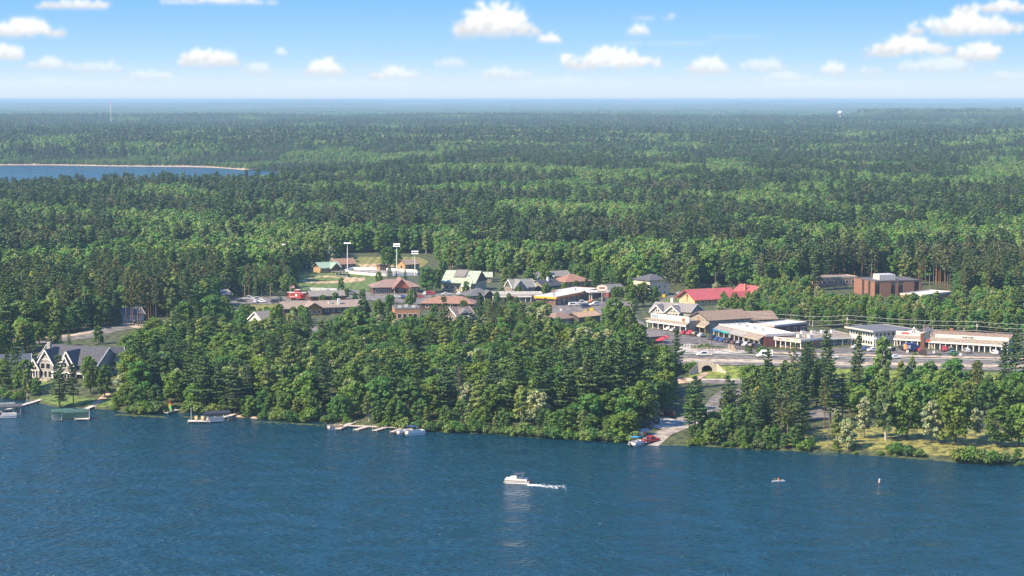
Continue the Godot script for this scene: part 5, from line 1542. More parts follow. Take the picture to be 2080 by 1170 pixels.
func traffic() -> void:
	var hw := "cars on the highway"
	car("pickup", 70, -720.5, 180, .75, .74, .72, "white pickup truck driving on the highway above the tunnel", hw)
	car("van", 91.7, -716.9, 180, .8, .8, .8, "tall white passenger van driving on the highway", hw)
	car("sedan", 103.5, -717.5, 180, .6, .6, .62, "silver car on the highway half hidden by roadside pines", hw)
	car("sedan", 138.1, -713.1, 180, .62, .70, .74, "pale blue car driving past the white motel", hw)
	car("pickup", 153, -690.3, 0, .02, .07, .13, "dark blue pickup truck driving on the lakeward lane of the highway", hw)
	car("sedan", 115.5, -713.3, 180, .7, .7, .68, "white car on the highway between the tall pines", hw)
	car("pickup", -196.8, -768.6, 8, .03, .03, .035, "black pickup truck on the lake road", "cars on the lake road")
	car("suv", -193.4, -778.2, 188, .45, .06, .05, "red car on the lake road behind the black pickup", "cars on the lake road")
	var g := "cars parked along the shopping street"
	var row := [["suv", 62, -806.4, .03, .035, .045, "black"], ["sedan", 63.4, -801.3, .75, .73, .7, "white"], ["sedan", 65.1, -797.1, .6, .6, .58, "silver white"], ["sedan", 68.8, -788, .45, .03, .03, "dark red"], ["suv", 70.8, -785.5, .5, .03, .05, "crimson"],
		["suv", 72.6, -782.2, .10, .07, .05, "brown"], ["sedan", 74.5, -779, .8, .76, .74, "bright white"], ["suv", 77.9, -770.3, .03, .035, .04, "black"], ["sedan", 79.8, -767.1, .03, .09, .30, "royal blue"], ["sedan", 81.4, -764, .05, .12, .36, "light blue"],
		["suv", 83.1, -760.2, .06, .04, .04, "dark brown"], ["sedan", 85, -756.4, .18, .09, .07, "bronze"], ["suv", 86.8, -752.6, .025, .05, .12, "navy"], ["suv", 88.6, -748.9, .40, .40, .40, "grey"], ["suv", 90.5, -744.5, .015, .018, .02, "glossy black"], ["pickup", 92.4, -741.5, .02, .025, .03, "black"]]
	var spot := ["nearest the red parasols", "second in the row from the red parasols", "third in the row from the red parasols", "below the mint parapet", "below the gabled store", "under the gabled store awning", "at the corner of the gabled store", "first under the blue fascia", "under the blue fascia", "under the teal sign", "past the teal sign", "before the red shopfront", "at the red shopfront", "before the tan awning", "beside the white fascia shops", "last before the white fascia shops"]
	for i in row.size():
		var r: Array = row[i]
		car(r[0], r[1], r[2], 58 + (180 if i % 3 == 1 else 0), r[3], r[4], r[5], "%s %s parked %s" % [r[6], {"sedan": "car", "suv": "suv", "pickup": "pickup truck"}[r[0]], spot[i]], g)
	g = "cars parked before the long shops"
	car("suv", 145.8, -738.2, 95, .03, .035, .05, "black suv parked before the gable-window shop", g)
	car("suv", 147.9, -736.7, 95, .10, .03, .03, "maroon suv parked beside the blue box truck", g)
	car("sedan", 151.1, -732.4, 95, .55, .05, .06, "red car parked behind the rusty sculpture", g)
	car("suv", 160.7, -734.5, 265, .35, .03, .05, "crimson suv parked before the long cream row", g)
	car("suv", 162.4, -732.4, 95, .02, .022, .022, "black suv beside the crimson one at the cream row", g)
	car("sedan", 162.1, -725.3, 10, .10, .22, .15, "green car in the lane of the long car park", g)
	car("suv", 167.9, -729.5, 95, .45, .46, .48, "silver suv parked before the long cream row", g)
	car("suv", 176.8, -723.9, 95, .78, .78, .78, "white suv at the end of the long cream row", g)
	car("sedan", 180.3, -726.6, 95, .03, .06, .14, "navy car parked last at the long cream row", g)
	car("sedan", 132.2, -738.2, 60, .04, .09, .22, "blue car parked below the motel", g)
	car("sedan", 134.2, -733.9, 20, .78, .78, .76, "white car parked below the motel", g)
	car("suv", 141.4, -736, 60, .03, .06, .05, "dark green suv parked beside the motel shrub", g)
	car("sedan", 129.7, -742.6, 30, .66, .66, .64, "pale grey car parked beside the motel flowerbed", g)
	g = "cars at the filling station"
	car("suv", 27.8, -894, 12, .8, .79, .77, "white estate car waiting before the orange shop", g)
	car("pickup", 31.6, -902.5, 12, .76, .75, .73, "white pickup parked before the orange shop", g)
	car("suv", 33.1, -887.7, 20, .03, .05, .11, "navy suv crossing the filling station car park", g)
	car("suv", 37.4, -896, 200, .7, .72, .74, "silver suv beside the fuel canopy", g)
	car("sedan", 36.5, -906.7, 200, .5, .2, .05, "orange car under the fuel canopy", g)
	g = "cars parked near the caboose"
	var lot := [["pickup", -122.8, -923.8, .72, .72, .7, "white pickup at the back of the caboose car park"], ["pickup", -118.6, -919.3, .66, .62, .58, "tan pickup in the middle of the caboose car park"], ["sedan", -118.2, -909.4, .78, .77, .75, "white car at the edge of the caboose lawn"], ["sedan", -115.2, -910.5, .75, .74, .72, "white car nearest the power pole by the caboose lawn"],
		["suv", -108, -920.5, .05, .09, .08, "dark green suv beside the caboose"], ["suv", -108.4, -908.4, .04, .04, .045, "black suv before the caboose"], ["sedan", -124.6, -912.8, .03, .05, .06, "dark car under the pine by the car park"],
		["pickup", -87.9, -951.3, .02, .025, .04, "black pickup beside the bannered fence"], ["sedan", -84.7, -946.5, .20, .06, .05, "maroon car beside the black pickup"], ["sedan", -81.2, -944.1, .75, .74, .72, "white car beside the round street tree"], ["suv", -77.7, -953.5, .20, .22, .24, "grey suv behind the round street tree"],
		["sedan", -54.1, -930, .78, .77, .75, "white car before the lodge"], ["suv", -51.2, -928.8, .05, .10, .24, "blue suv before the lodge"], ["sedan", -43.8, -932, .35, .04, .05, "dark red car behind the bright street tree"], ["sedan", -41.6, -945.9, .78, .77, .76, "white car beside the scarlet one at the lodge"], ["suv", -39, -945.8, .60, .04, .07, "scarlet suv parked beside the lodge"], ["sedan", -31.4, -943.4, .7, .68, .64, "cream car below the green-roofed hall"], ["suv", -25.5, -943.3, .7, .7, .7, "silver suv at the green-roofed hall"], ["sedan", -21.9, -929.5, .75, .72, .7, "white car beside the dark hip-roofed shop"], ["sedan", -23.3, -920.5, .45, .30, .12, "tan car beside the dark hip-roofed shop"]]
	for i in lot.size():
		var r: Array = lot[i]
		car(r[0], r[1], r[2], [8, 12, 100, 170, 85][i % 5], r[3], r[4], r[5], r[6], g if i < 7 else "cars parked on the main street")
	car("suv", -93.4, -786.3, 20, .7, .7, .7, "pale suv before the garage of the white house", "cars by the wood")
	car("sedan", -84.5, -801.1, 10, .72, .70, .68, "white car in the shady car park behind the wood", "cars by the wood")
	car("sedan", -80.4, -789.4, 0, .12, .04, .03, "dark red car in the shady car park behind the wood", "cars by the wood")
	car("suv", -156, -826.2, 60, .10, .12, .12, "dark suv under the bare pine trunks", "cars by the wood")
	car("sedan", 79.7, -943.5, 10, .7, .7, .68, "white car on the drive of the church", "cars by the church")
	car("sedan", 54.6, -904.5, 10, .72, .72, .7, "white car beside the round-crowned street trees", "cars by the church")
	car("pickup", 40.6, -575.4, 36, .60, .03, .05, "bright red pickup truck backed down the boat ramp", "cars at the boat ramp")
	car("suv", 48.6, -613.4, 148, .20, .015, .03, "dark red suv parked above the concrete pad", "cars at the boat ramp")
	# box truck with a bright rear door
	var t := thing("box_truck", "blue box truck with orange and white back parked before the shops", "truck", on(148, -732.4, 0.12), deg_to_rad(20))
	box_part("box", mat(0.03, 0.06, 0.20, 0.5), t, -2.6, 0.9, -1.1, 1.6, 3.2, 1.1)
	box_part("rear_panel", mat(0.75, 0.30, 0.10, 0.5), t, -2.66, 1.0, -1.0, -2.6, 3.0, 1.0)
	box_part("side_panel", mat(0.72, 0.70, 0.72, 0.5), t, -2.4, 1.3, 1.1, -0.9, 2.6, 1.14)
	box_part("cab", mat(0.03, 0.06, 0.20, 0.5), t, 1.62, 0.5, -1.0, 3.2, 2.3, 1.0)
	box_part("windscreen", glass(), t, 3.2, 1.4, -0.9, 3.23, 2.15, 0.9)
	for x in [-1.7, 2.3]:
		for z in [-0.95, 0.95]:
			begin(); tube(Vector3(x, 0.42, z - 0.14), Vector3(x, 0.42, z + 0.14), 0.42, 0.42, 10); done("wheel", mat(0.02, 0.02, 0.02, 0.8), t)

func utility_pole(x: float, z: float, h: float, label: String, lamp := false) -> Node3D:
	var o := thing("utility_pole", label, "utility pole", on(x, z), 0.4, "utility poles through the town")
	begin(); tube(Vector3(0, -0.5, 0), Vector3(0, h, 0), 0.17, 0.11, 7); done("pole", mat(0.36, 0.27, 0.20, 0.9, "wood"), o)
	begin(); bar(Vector3(-1.2, h - 0.7, 0), Vector3(1.2, h - 0.7, 0), 0.12, 0.14); var a := done("crossarm", mat(0.36, 0.29, 0.23, 0.9), o)
	for k in 3:
		begin(); tube(Vector3(-1.05 + k * 1.05, h - 0.64, 0), Vector3(-1.05 + k * 1.05, h - 0.4, 0), 0.06, 0.05, 6); done("insulator", mat(0.6, 0.58, 0.55, 0.4), a)
	if lamp:
		begin(); tube(Vector3(0.35, h - 2.6, 0.1), Vector3(0.35, h - 1.5, 0.1), 0.3, 0.3, 8); done("transformer", mat(0.6, 0.6, 0.6, 0.5), o)
	return o

func wire(a: Vector3, b: Vector3, sag: float, label: String) -> void:
	begin()
	var last := a
	for i in range(1, 13):
		var t := i / 12.0
		var p := a.lerp(b, t) - Vector3(0, sag * 4.0 * t * (1.0 - t), 0)
		tube(last, p, 0.05, 0.05, 4)
		last = p
	tag(done("power_line", mat(0.55, 0.56, 0.55, 0.5)), label, "power line", "power lines behind the shops")

func street_things() -> void:
	var tops := []
	var poles := [[83.8, -813.2, 9, "utility pole behind the gabled store", false], [113.5, -806, 6.1, "utility pole behind the dark red store", false], [135.2, -799, 6.8, "utility pole with grey transformer behind the motel", true], [180.7, -769.5, 7.5, "tall utility pole with white transformer behind the long cream row", true], [208.4, -754, 8.5, "utility pole beyond the long cream row", false]]
	for p in poles:
		var o := utility_pole(p[0], p[1], p[2], p[3], p[4])
		tops.append(o.position + Vector3(0, p[2] - 0.4, 0))
	for i in tops.size() - 1:
		for k in 3:
			wire(tops[i] + Vector3(0, -k * 1.7, 0.3 * k), tops[i + 1] + Vector3(0, -k * 1.7, 0.3 * k), 0.7, "%s power line between the %s and the next pole" % [["upper", "middle", "lower"][k], String(poles[i][3]).substr(0, 52).strip_edges().replace("utility pole ", "pole ")])
	for p in [[-113, -926.1, 7.6, "utility pole standing beside the caboose car park"], [-123.2, -912.8, 8.4, "utility pole under the pine beside the car park"], [-47.6, -899.1, 8.5, "utility pole beside the bright street tree"], [19.3, -894.1, 7.6, "utility pole at the corner of the orange shop"], [46.4, -938, 7, "utility pole beside the red cabin"], [99.1, -966.1, 8.2, "utility pole on the red church roof line"], [149.1, -978, 9.5, "utility pole beside the low tan office wing"], [178.2, -982.8, 11.8, "utility pole behind the brick office block"], [201.3, -955.5, 9.1, "lamp pole beside the brick office block"], [133, -975.6, 8.8, "utility pole in the trees behind the church"], [-166.9, -837.4, 7.3, "short utility pole at the end of the lake road"], [-200.5, -796.6, 9.8, "grey utility pole at the bend of the lake road"], [-22.5, -631, 7.2, "weathered utility pole in the shore wood"]]:
		utility_pole(p[0], p[1], p[2], p[3])
	# street lamps of the plaza
	for p in [[70, -747.5, 3.9, "slim black street lamp at the end of the plaza hedge"], [75, -741.6, 3.9, "slim black street lamp behind the plaza hedge"], [81.5, -737.2, 3.7, "slim black street lamp beside the plaza ramp"], [90.4, -731.5, 2.9, "slim black street lamp beside the highway shrubs"]]:
		var o := thing("street_lamp", p[3], "street lamp", on(p[0], p[1]), 0.0, "street lamps of the plaza")
		var h: float = p[2]
		begin(); tube(Vector3(0, -0.3, 0), Vector3(0, h, 0), 0.07, 0.05, 6); done("pole", mat(0.03, 0.03, 0.03, 0.6), o)
		begin(); tube(Vector3(0, h, 0), Vector3(0, h + 0.45, 0), 0.12, 0.2, 8); done("lamp_head", mat(0.05, 0.05, 0.05, 0.5), o)
	# hedge, planter and fences on the plaza
	var hd := thing("clipped_hedge", "long low clipped hedge on the plaza above the highway", "hedge", on(73.3, -741.6), -0.06)
	spots.append(["the plaza hedge", hd.position.x, hd.position.z])
	box_part("planter", mat(0.42, 0.33, 0.27, 0.9, "wall"), hd, -6.4, -0.5, -1.1, 6.4, 0.35, 1.1)
	begin(true)
	for i in 30: lump(Vector3(lerpf(-6, 6, i / 29.0), 0.75, 0), Vector3(0.5, 0.5, 0.8), 26, 0.3, Color(0.10, 0.15, 0.02) if i % 9 > 5 else OAK)
	done("foliage", leaf_mat("broad"), hd)
	for p in [[64.4, -747.6, 70.7, -750.5, "short dark railing at the plaza edge"], [69.4, -736.6, 78.7, -735.1, "long dark railing below the plaza hedge"], [83.1, -744.5, 88.2, -737.9, "dark railing along the plaza ramp"]]:
		rail_fence(Vector2(p[0], p[1]), Vector2(p[2], p[3]), p[4])
	var rw := thing("ramp_wall", "tan stone wall stepping down beside the plaza ramp", "wall", on(82.2, -741.6))
	for i in 5:
		var q := Vector2(82.2, -743).lerp(Vector2(82.5, -734.4), i / 4.0)
		box_part("wall_step", mat(0.55, 0.42, 0.30, 0.9, "wall"), rw, q.x - rw.position.x - 0.9, -1.0, q.y - rw.position.z - 0.55, q.x - rw.position.x + 0.9, 1.5 - 0.2 * i, q.y - rw.position.z + 0.55)
	# guard rail along the lakeward edge of the highway
	var gr := thing("guard_rail", "pale steel guard rail along the lakeward edge of the highway", "guard rail", on(80.4, -701))
	spots.append(["the highway guard rail", gr.position.x, gr.position.z])
	var gp := flat([59.3, -703.3, 73.4, -701.1, 87.1, -699.1, 104, -695.1, 123.9, -690.4])
	for i in gp.size() - 1:
		var n := int(gp[i].distance_to(gp[i + 1]) / 2.4)
		for k in n:
			var q := gp[i].lerp(gp[i + 1], k / float(n))
			var at := on(q.x, q.y) - gr.position
			box_part("post", mat(0.10, 0.08, 0.07, 0.9), gr, at.x - 0.09, at.y - 0.4, at.z - 0.09, at.x + 0.09, at.y + 0.85, at.z + 0.09)
		begin(); bar(on(gp[i].x, gp[i].y, 0.72) - gr.position + Vector3(0, 0, 0.12), on(gp[i + 1].x, gp[i + 1].y, 0.72) - gr.position + Vector3(0, 0, 0.12), 0.08, 0.34)
		done("rail", mat(0.55, 0.54, 0.52, 0.5, "", 0.3), gr)
	# pedestrian tunnel portal
	var tp := Vector2(68.3, -691.3)
	var p0 := thing("tunnel_portal", "pale concrete arched portal of the path tunnel under the highway", "tunnel", on(tp.x, tp.y))
	spots.append(["the tunnel portal", tp.x, tp.y])
	keep_off(PackedVector2Array([tp + Vector2(-7, -8), tp + Vector2(7, -8), tp + Vector2(6, 9), tp + Vector2(-8, 9)]))
	begin()
	var n2 := 14
	for i in n2:
		var a := PI * i / n2
		var d := PI * (i + 1) / n2
		var ia := Vector3(-cos(a) * 1.9, 0.9 + sin(a) * 1.7, 0)
		var ib := Vector3(-cos(d) * 1.9, 0.9 + sin(d) * 1.7, 0)
		var oa := Vector3(-cos(a) * 3.4, 3.6 if i > 2 and i < n2 - 3 else 3.0, 0)
		var ob := Vector3(-cos(d) * 3.4, 3.6 if i > 1 and i < n2 - 4 else 3.0, 0)
		quad(ib, ia, oa, ob)
		quad(ia, ib, ib + Vector3(0, 0, -4.5), ia + Vector3(0, 0, -4.5))
		quad(oa, ob, ob + Vector3(0, 0, -0.7), oa + Vector3(0, 0, -0.7))
	box(-3.4, -1, -0.6, -1.9, 3.0, 0.004); box(1.9, -1, -0.6, 3.4, 3.0, 0.004)
	done("portal_wall", mat(0.62, 0.54, 0.44, 0.9, "wall"), p0)
	for s in [-1, 1]:
		begin()
		hexa([Vector3(s * 3.4, -1, 0.1), Vector3(s * 6.4, -1, 2.2), Vector3(s * 6.4, -1, 1.9), Vector3(s * 3.4, -1, -0.25), Vector3(s * 3.4, 3.2, 0.1), Vector3(s * 6.4, 0.7, 2.2), Vector3(s * 6.4, 0.7, 1.9), Vector3(s * 3.4, 3.2, -0.25)])
		done("wing_wall", mat(0.62, 0.54, 0.44, 0.9, "wall"), p0)
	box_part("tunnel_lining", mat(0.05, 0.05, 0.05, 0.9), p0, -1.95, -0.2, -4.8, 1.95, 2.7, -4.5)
	sheet("tunnel_path", band([tp.x, tp.y + 0.4, 66.1, -688, 63.5, -683.8], 2.6), 0.16, mat(0.40, 0.30, 0.25, 0.9, "road"), 0.5)
	# rusty sculpture
	var sc := thing("roadside_sculpture", "tall rusty post carrying a dark grey sail shape above a dark round base", "sculpture", on(150.3, -722.6))
	spots.append(["the rusty roadside sculpture", sc.position.x, sc.position.z])
	begin(); oval(Vector3(0, 1.1, -0.5), 1.5, 1.3, 1.0); done("base", mat(0.07, 0.05, 0.045, 0.8), sc)
	begin(); hexa([Vector3(-0.75, 1.5, 0.5), Vector3(0.6, 1.5, 0.5), Vector3(0.6, 1.5, -0.4), Vector3(-0.75, 1.5, -0.4), Vector3(-1.0, 8.0, 0.4), Vector3(0.1, 8.3, 0.4), Vector3(0.1, 8.3, -0.3), Vector3(-1.0, 8.0, -0.3)]); done("post", mat(0.26, 0.11, 0.06, 0.9, "wall"), sc)
	begin(); hexa([Vector3(0.5, 4.6, 0.3), Vector3(2.2, 5.0, 0.3), Vector3(2.2, 5.0, -0.3), Vector3(0.5, 4.6, -0.3), Vector3(0.2, 8.3, 0.3), Vector3(3.0, 9.4, 0.3), Vector3(3.0, 9.4, -0.3), Vector3(0.2, 8.3, -0.3)]); done("sail", mat(0.13, 0.145, 0.16, 0.5, "wall"), sc)
	begin(); bar(Vector3(0.1, 8.3, 0), Vector3(0.2, 11.4, 0), 0.25, 0.25); done("finial", mat(0.50, 0.26, 0.12, 0.8), sc)
	begin(); oval(Vector3(1.9, 5.4, 0.25), 0.8, 0.5, 0.3); done("lamp_disc", mat(0.75, 0.12, 0.05, 0.5), sc)
	# red parasols of the cafe
	for p in [[57.7, -757.3, "red parasol nearest the cafe hut"], [59.2, -761.9, "red parasol behind the other one at the cafe"], [56.2, -752.1, "red parasol in front of the cafe hut"]]:
		var o := thing("parasol", p[2], "parasol", on(p[0], p[1]), 0.0, "red parasols of the cafe")
		begin(); tube(Vector3(0, -0.2, 0), Vector3(0, 2.7, 0), 0.05, 0.04, 6); done("pole", mat(0.5, 0.45, 0.4, 0.6), o)
		begin()
		for i in 8:
			var a := TAU * i / 8
			var d := TAU * (i + 1) / 8
			tri(Vector3(cos(d) * 1.5, 2.15, sin(d) * 1.5), Vector3(cos(a) * 1.5, 2.15, sin(a) * 1.5), Vector3(0, 2.8, 0))
			quad(Vector3(cos(a) * 1.5, 1.98, sin(a) * 1.5), Vector3(cos(a) * 1.5, 2.15, sin(a) * 1.5), Vector3(cos(d) * 1.5, 2.15, sin(d) * 1.5), Vector3(cos(d) * 1.5, 1.98, sin(d) * 1.5))
		done("canopy", mat(0.65, 0.05, 0.07, 0.7), o)
	# yellow notice boards and signs
	for p in [[31.1, -844.3, 3.6, "bright yellow sign standing before the filling station car park"], [34.7, -865.5, 2.4, "small yellow sign at the filling station drive"], [70.9, -926.4, 2.1, "yellow road sign beside the church drive"]]:
		var o := thing("yellow_sign", p[3], "sign", on(p[0], p[1]), 0.1, "yellow signs")
		var h: float = maxf(2.2, p[2])
		begin(); tube(Vector3(0, -0.3, 0), Vector3(0, h - 0.2, 0), 0.05, 0.05, 5); done("post", mat(0.4, 0.4, 0.4, 0.6), o)
		box_part("board", mat(0.80, 0.62, 0.02, 0.6), o, -0.7, h - 1.4, 0.05, 0.7, h, 0.12)
	for p in [[144.9, -724, 1.8, "small white sign at the car park entrance"], [154.6, -724, 1.5, "round white sign beside the low shrubs"], [163.1, -718.4, 1.4, "white and yellow sign at the long car park"], [21.1, -855.9, 3, "pair of white notice boards beside the orange shop"]]:
		var o := thing("small_sign", p[3], "sign", on(p[0], p[1]), 0.0, "small white signs")
		begin(); tube(Vector3(0, -0.3, 0), Vector3(0, p[2], 0), 0.05, 0.05, 5); done("post", mat(0.4, 0.4, 0.4, 0.6), o)
		box_part("board", mat(0.75, 0.73, 0.68, 0.6), o, -0.45, p[2] - 0.9, 0.05, 0.45, p[2], 0.11)
	# boat ramp: gate frame, dumpster, bins
	var du := thing("dumpster", "dark navy dumpster standing on the concrete pad", "dumpster", on(44.1, -600.5, 0.12), -0.12)
	spots.append(["the navy dumpster", du.position.x, du.position.z])
	begin(); hexa([Vector3(-0.9, 0.1, 0.8), Vector3(0.9, 0.1, 0.8), Vector3(0.9, 0.1, -0.8), Vector3(-0.9, 0.1, -0.8), Vector3(-1.0, 1.6, 1.0), Vector3(1.0, 1.6, 1.0), Vector3(1.0, 1.9, -0.9), Vector3(-1.0, 1.9, -0.9)]); done("bin", mat(0.025, 0.035, 0.06, 0.6), du)
	begin(); slab(Vector3(-1.05, 1.72, 1.05), Vector3(1.05, 1.72, 1.05), Vector3(1.05, 2.02, -0.95), Vector3(-1.05, 2.02, -0.95), 0.08); done("lid", mat(0.05, 0.06, 0.09, 0.5), du)
	box_part("emblem_plate", mat(0.55, 0.58, 0.62, 0.5), du, -0.25, 0.9, 0.94, 0.25, 1.4, 0.98)
	var en := thing("timber_enclosure", "open rust-brown timber frame around the dumpster", "enclosure", on(44.2, -603.9, 0.1), -0.12)
	for s in [[-2.0, 1.2], [2.0, 1.2], [-2.0, -1.6], [2.0, -1.6]]: box_part("post", mat(0.36, 0.17, 0.09, 0.9), en, s[0] - 0.09, -0.3, s[1] - 0.09, s[0] + 0.09, 2.2, s[1] + 0.09)
	box_part("beam", mat(0.36, 0.17, 0.09, 0.9), en, -2.1, 2.2, -1.68, 2.1, 2.36, -1.52)
	for x in [-2.0, 2.0]: box_part("beam", mat(0.36, 0.17, 0.09, 0.9), en, x - 0.08, 2.2, -1.5, x + 0.08, 2.36, 1.3)
	var sh := thing("kiosk", "white and orange information kiosk among bushes beside the boat ramp", "kiosk", on(38.1, -581.8, 0.05), 0.5)
	box_part("wall", mat(0.72, 0.68, 0.60, 0.7), sh, -1.5, -0.5, -0.9, 0.3, 1.5, 0.9)
	box_part("wall", mat(0.70, 0.25, 0.06, 0.7), sh, 0.32, -0.5, -0.8, 1.3, 1.2, 0.8)
	begin(); slab(Vector3(-1.7, 1.55, 1.1), Vector3(3.0, 1.55, 1.1), Vector3(3.0, 1.9, -1.1), Vector3(-1.7, 1.9, -1.1), 0.12); done("roof", mat(0.35, 0.33, 0.36, 0.7), sh)
	box_part("post", mat(0.3, 0.2, 0.15, 0.8), sh, 2.7, -0.5, 0.7, 2.85, 1.5, 0.85)
	# far landmarks: radio mast and water tower
	var mh := 92.0 - ground_y(-1205, -6000)
	var ma := thing("radio_mast", "thin white radio mast standing far off near the horizon", "mast", Vector3(-1205, ground_y(-1205, -6000), -6000))
	begin(); tube(Vector3(0, 0, 0), Vector3(0, mh, 0), 1.2, 0.8, 5); done("mast", mat(0.75, 0.74, 0.72, 0.6), ma)
	begin(); tube(Vector3(0, mh, 0), Vector3(0, mh + 7, 0), 0.7, 0.2, 5); done("tip", mat(0.5, 0.1, 0.08, 0.6), ma)
	var wt := thing("water_tower", "small white water tower poking out of the far forest", "water tower", Vector3(1150, ground_y(1150, -7000), -7000))
	begin(); tube(Vector3.ZERO, Vector3(0, 38, 0), 2.0, 1.6, 8); done("shaft", mat(0.8, 0.8, 0.78, 0.6), wt)
	var sp := SphereMesh.new(); sp.radius = 8; sp.height = 13; sp.radial_segments = 16; sp.rings = 8; sp.material = mat(0.82, 0.82, 0.8, 0.5)
	node_of("tank", sp, wt).position = Vector3(0, 42, 0)

func rail_fence(a: Vector2, b: Vector2, label: String) -> void:
	var f := thing("railing", label, "railing", on(a.x, a.y), 0.0, "dark railings of the plaza")
	var n := int(a.distance_to(b) / 1.2)
	for k in n + 1:
		var q := a.lerp(b, k / float(n))
		var at := on(q.x, q.y) - f.position
		box_part("post", mat(0.05, 0.04, 0.035, 0.7), f, at.x - 0.06, at.y - 0.2, at.z - 0.06, at.x + 0.06, at.y + 1.2, at.z + 0.06)
	for y in [0.35, 0.75, 1.15]:
		begin(); bar(on(a.x, a.y, y) - f.position, on(b.x, b.y, y) - f.position, 0.05, 0.06); done("rail", mat(0.05, 0.04, 0.035, 0.7), f)

# ---------------------------------------------------------------- docks, boats and people
func dock(label: String, runs: Array, at: Vector2, wood: Material) -> Node3D:
	var o := thing("dock", label, "dock", Vector3(at.x, 0, at.y))
	for r in runs:
		var a := Vector3(r[0], 0.55, r[1]) - o.position
		var b := Vector3(r[2], 0.55, r[3]) - o.position
		var w: float = r[4]
		var l := a.distance_to(b)
		var t := (b - a) / l
		var s := t.cross(Vector3.UP) * w * 0.5
		var n := maxi(1, int(l / 3.0))
		for k in n:   # sections three metres long
			begin()
			bar(a + t * (l * k / n + 0.02), a + t * (l * (k + 1) / n - 0.02), w, 0.16)
			done("deck_section", wood, o)
		for k in n + 1:
			for e in [-1, 1]:
				var p: Vector3 = a + t * clampf(l * k / n, 0.1, l - 0.1) + s * e * 1.03
				begin(); tube(Vector3(p.x, -1.4, p.z), Vector3(p.x, 1.15, p.z), 0.05, 0.05, 6)
				done("post", mat(0.55, 0.52, 0.48, 0.6), o)
	return o

func boat_lift(label: String, x: float, z: float, deg: float, l: float, w: float, r: float, g: float, b: float, skirt := 0.0, group := "covered boat lifts") -> Node3D:
	var o := thing("boat_lift", label, "boat lift", Vector3(x, 0, z), deg_to_rad(deg), group)
	var frame := mat(0.55, 0.54, 0.53, 0.5, "", 0.3)
	for s in [[-1, -1], [1, -1], [1, 1], [-1, 1]]:
		begin(); tube(Vector3(s[0] * l * 0.42, -1.2, s[1] * w * 0.46), Vector3(s[0] * l * 0.42, 2.6, s[1] * w * 0.46), 0.07, 0.07, 6); done("post", frame, o)
	for s in [-1, 1]:
		begin(); bar(Vector3(-l * 0.42, 0.1, s * w * 0.46), Vector3(l * 0.42, 0.1, s * w * 0.46), 0.12, 0.14); done("rail", frame, o)
	begin()
	var n := 8
	for i in n:   # a rounded cover
		var a := lerpf(-1, 1, i / float(n))
		var c := lerpf(-1, 1, (i + 1) / float(n))
		var ya := 2.55 + 0.6 * (1.0 - a * a * a * a) 
		var yc := 2.55 + 0.6 * (1.0 - c * c * c * c)
		slab(Vector3(-l / 2, yc, c * w / 2), Vector3(l / 2, yc, c * w / 2), Vector3(l / 2, ya, a * w / 2), Vector3(-l / 2, ya, a * w / 2), 0.05)
	for s in [-1, 1]: box(-l / 2, 2.1 - skirt, s * w / 2 - 0.04, l / 2, 2.56, s * w / 2 + 0.04)
	if skirt > 0.5:
		for s in [-1, 1]: box(s * l / 2 - 0.04, 2.1 - skirt, -w / 2, s * l / 2 + 0.04, 2.95, w / 2)
	else:
		for s in [-1, 1]: box(s * l / 2 - 0.04, 2.3, -w / 2, s * l / 2 + 0.04, 2.6, w / 2)
	done("canopy", mat(r, g, b, 0.7, "roof"), o)
	return o

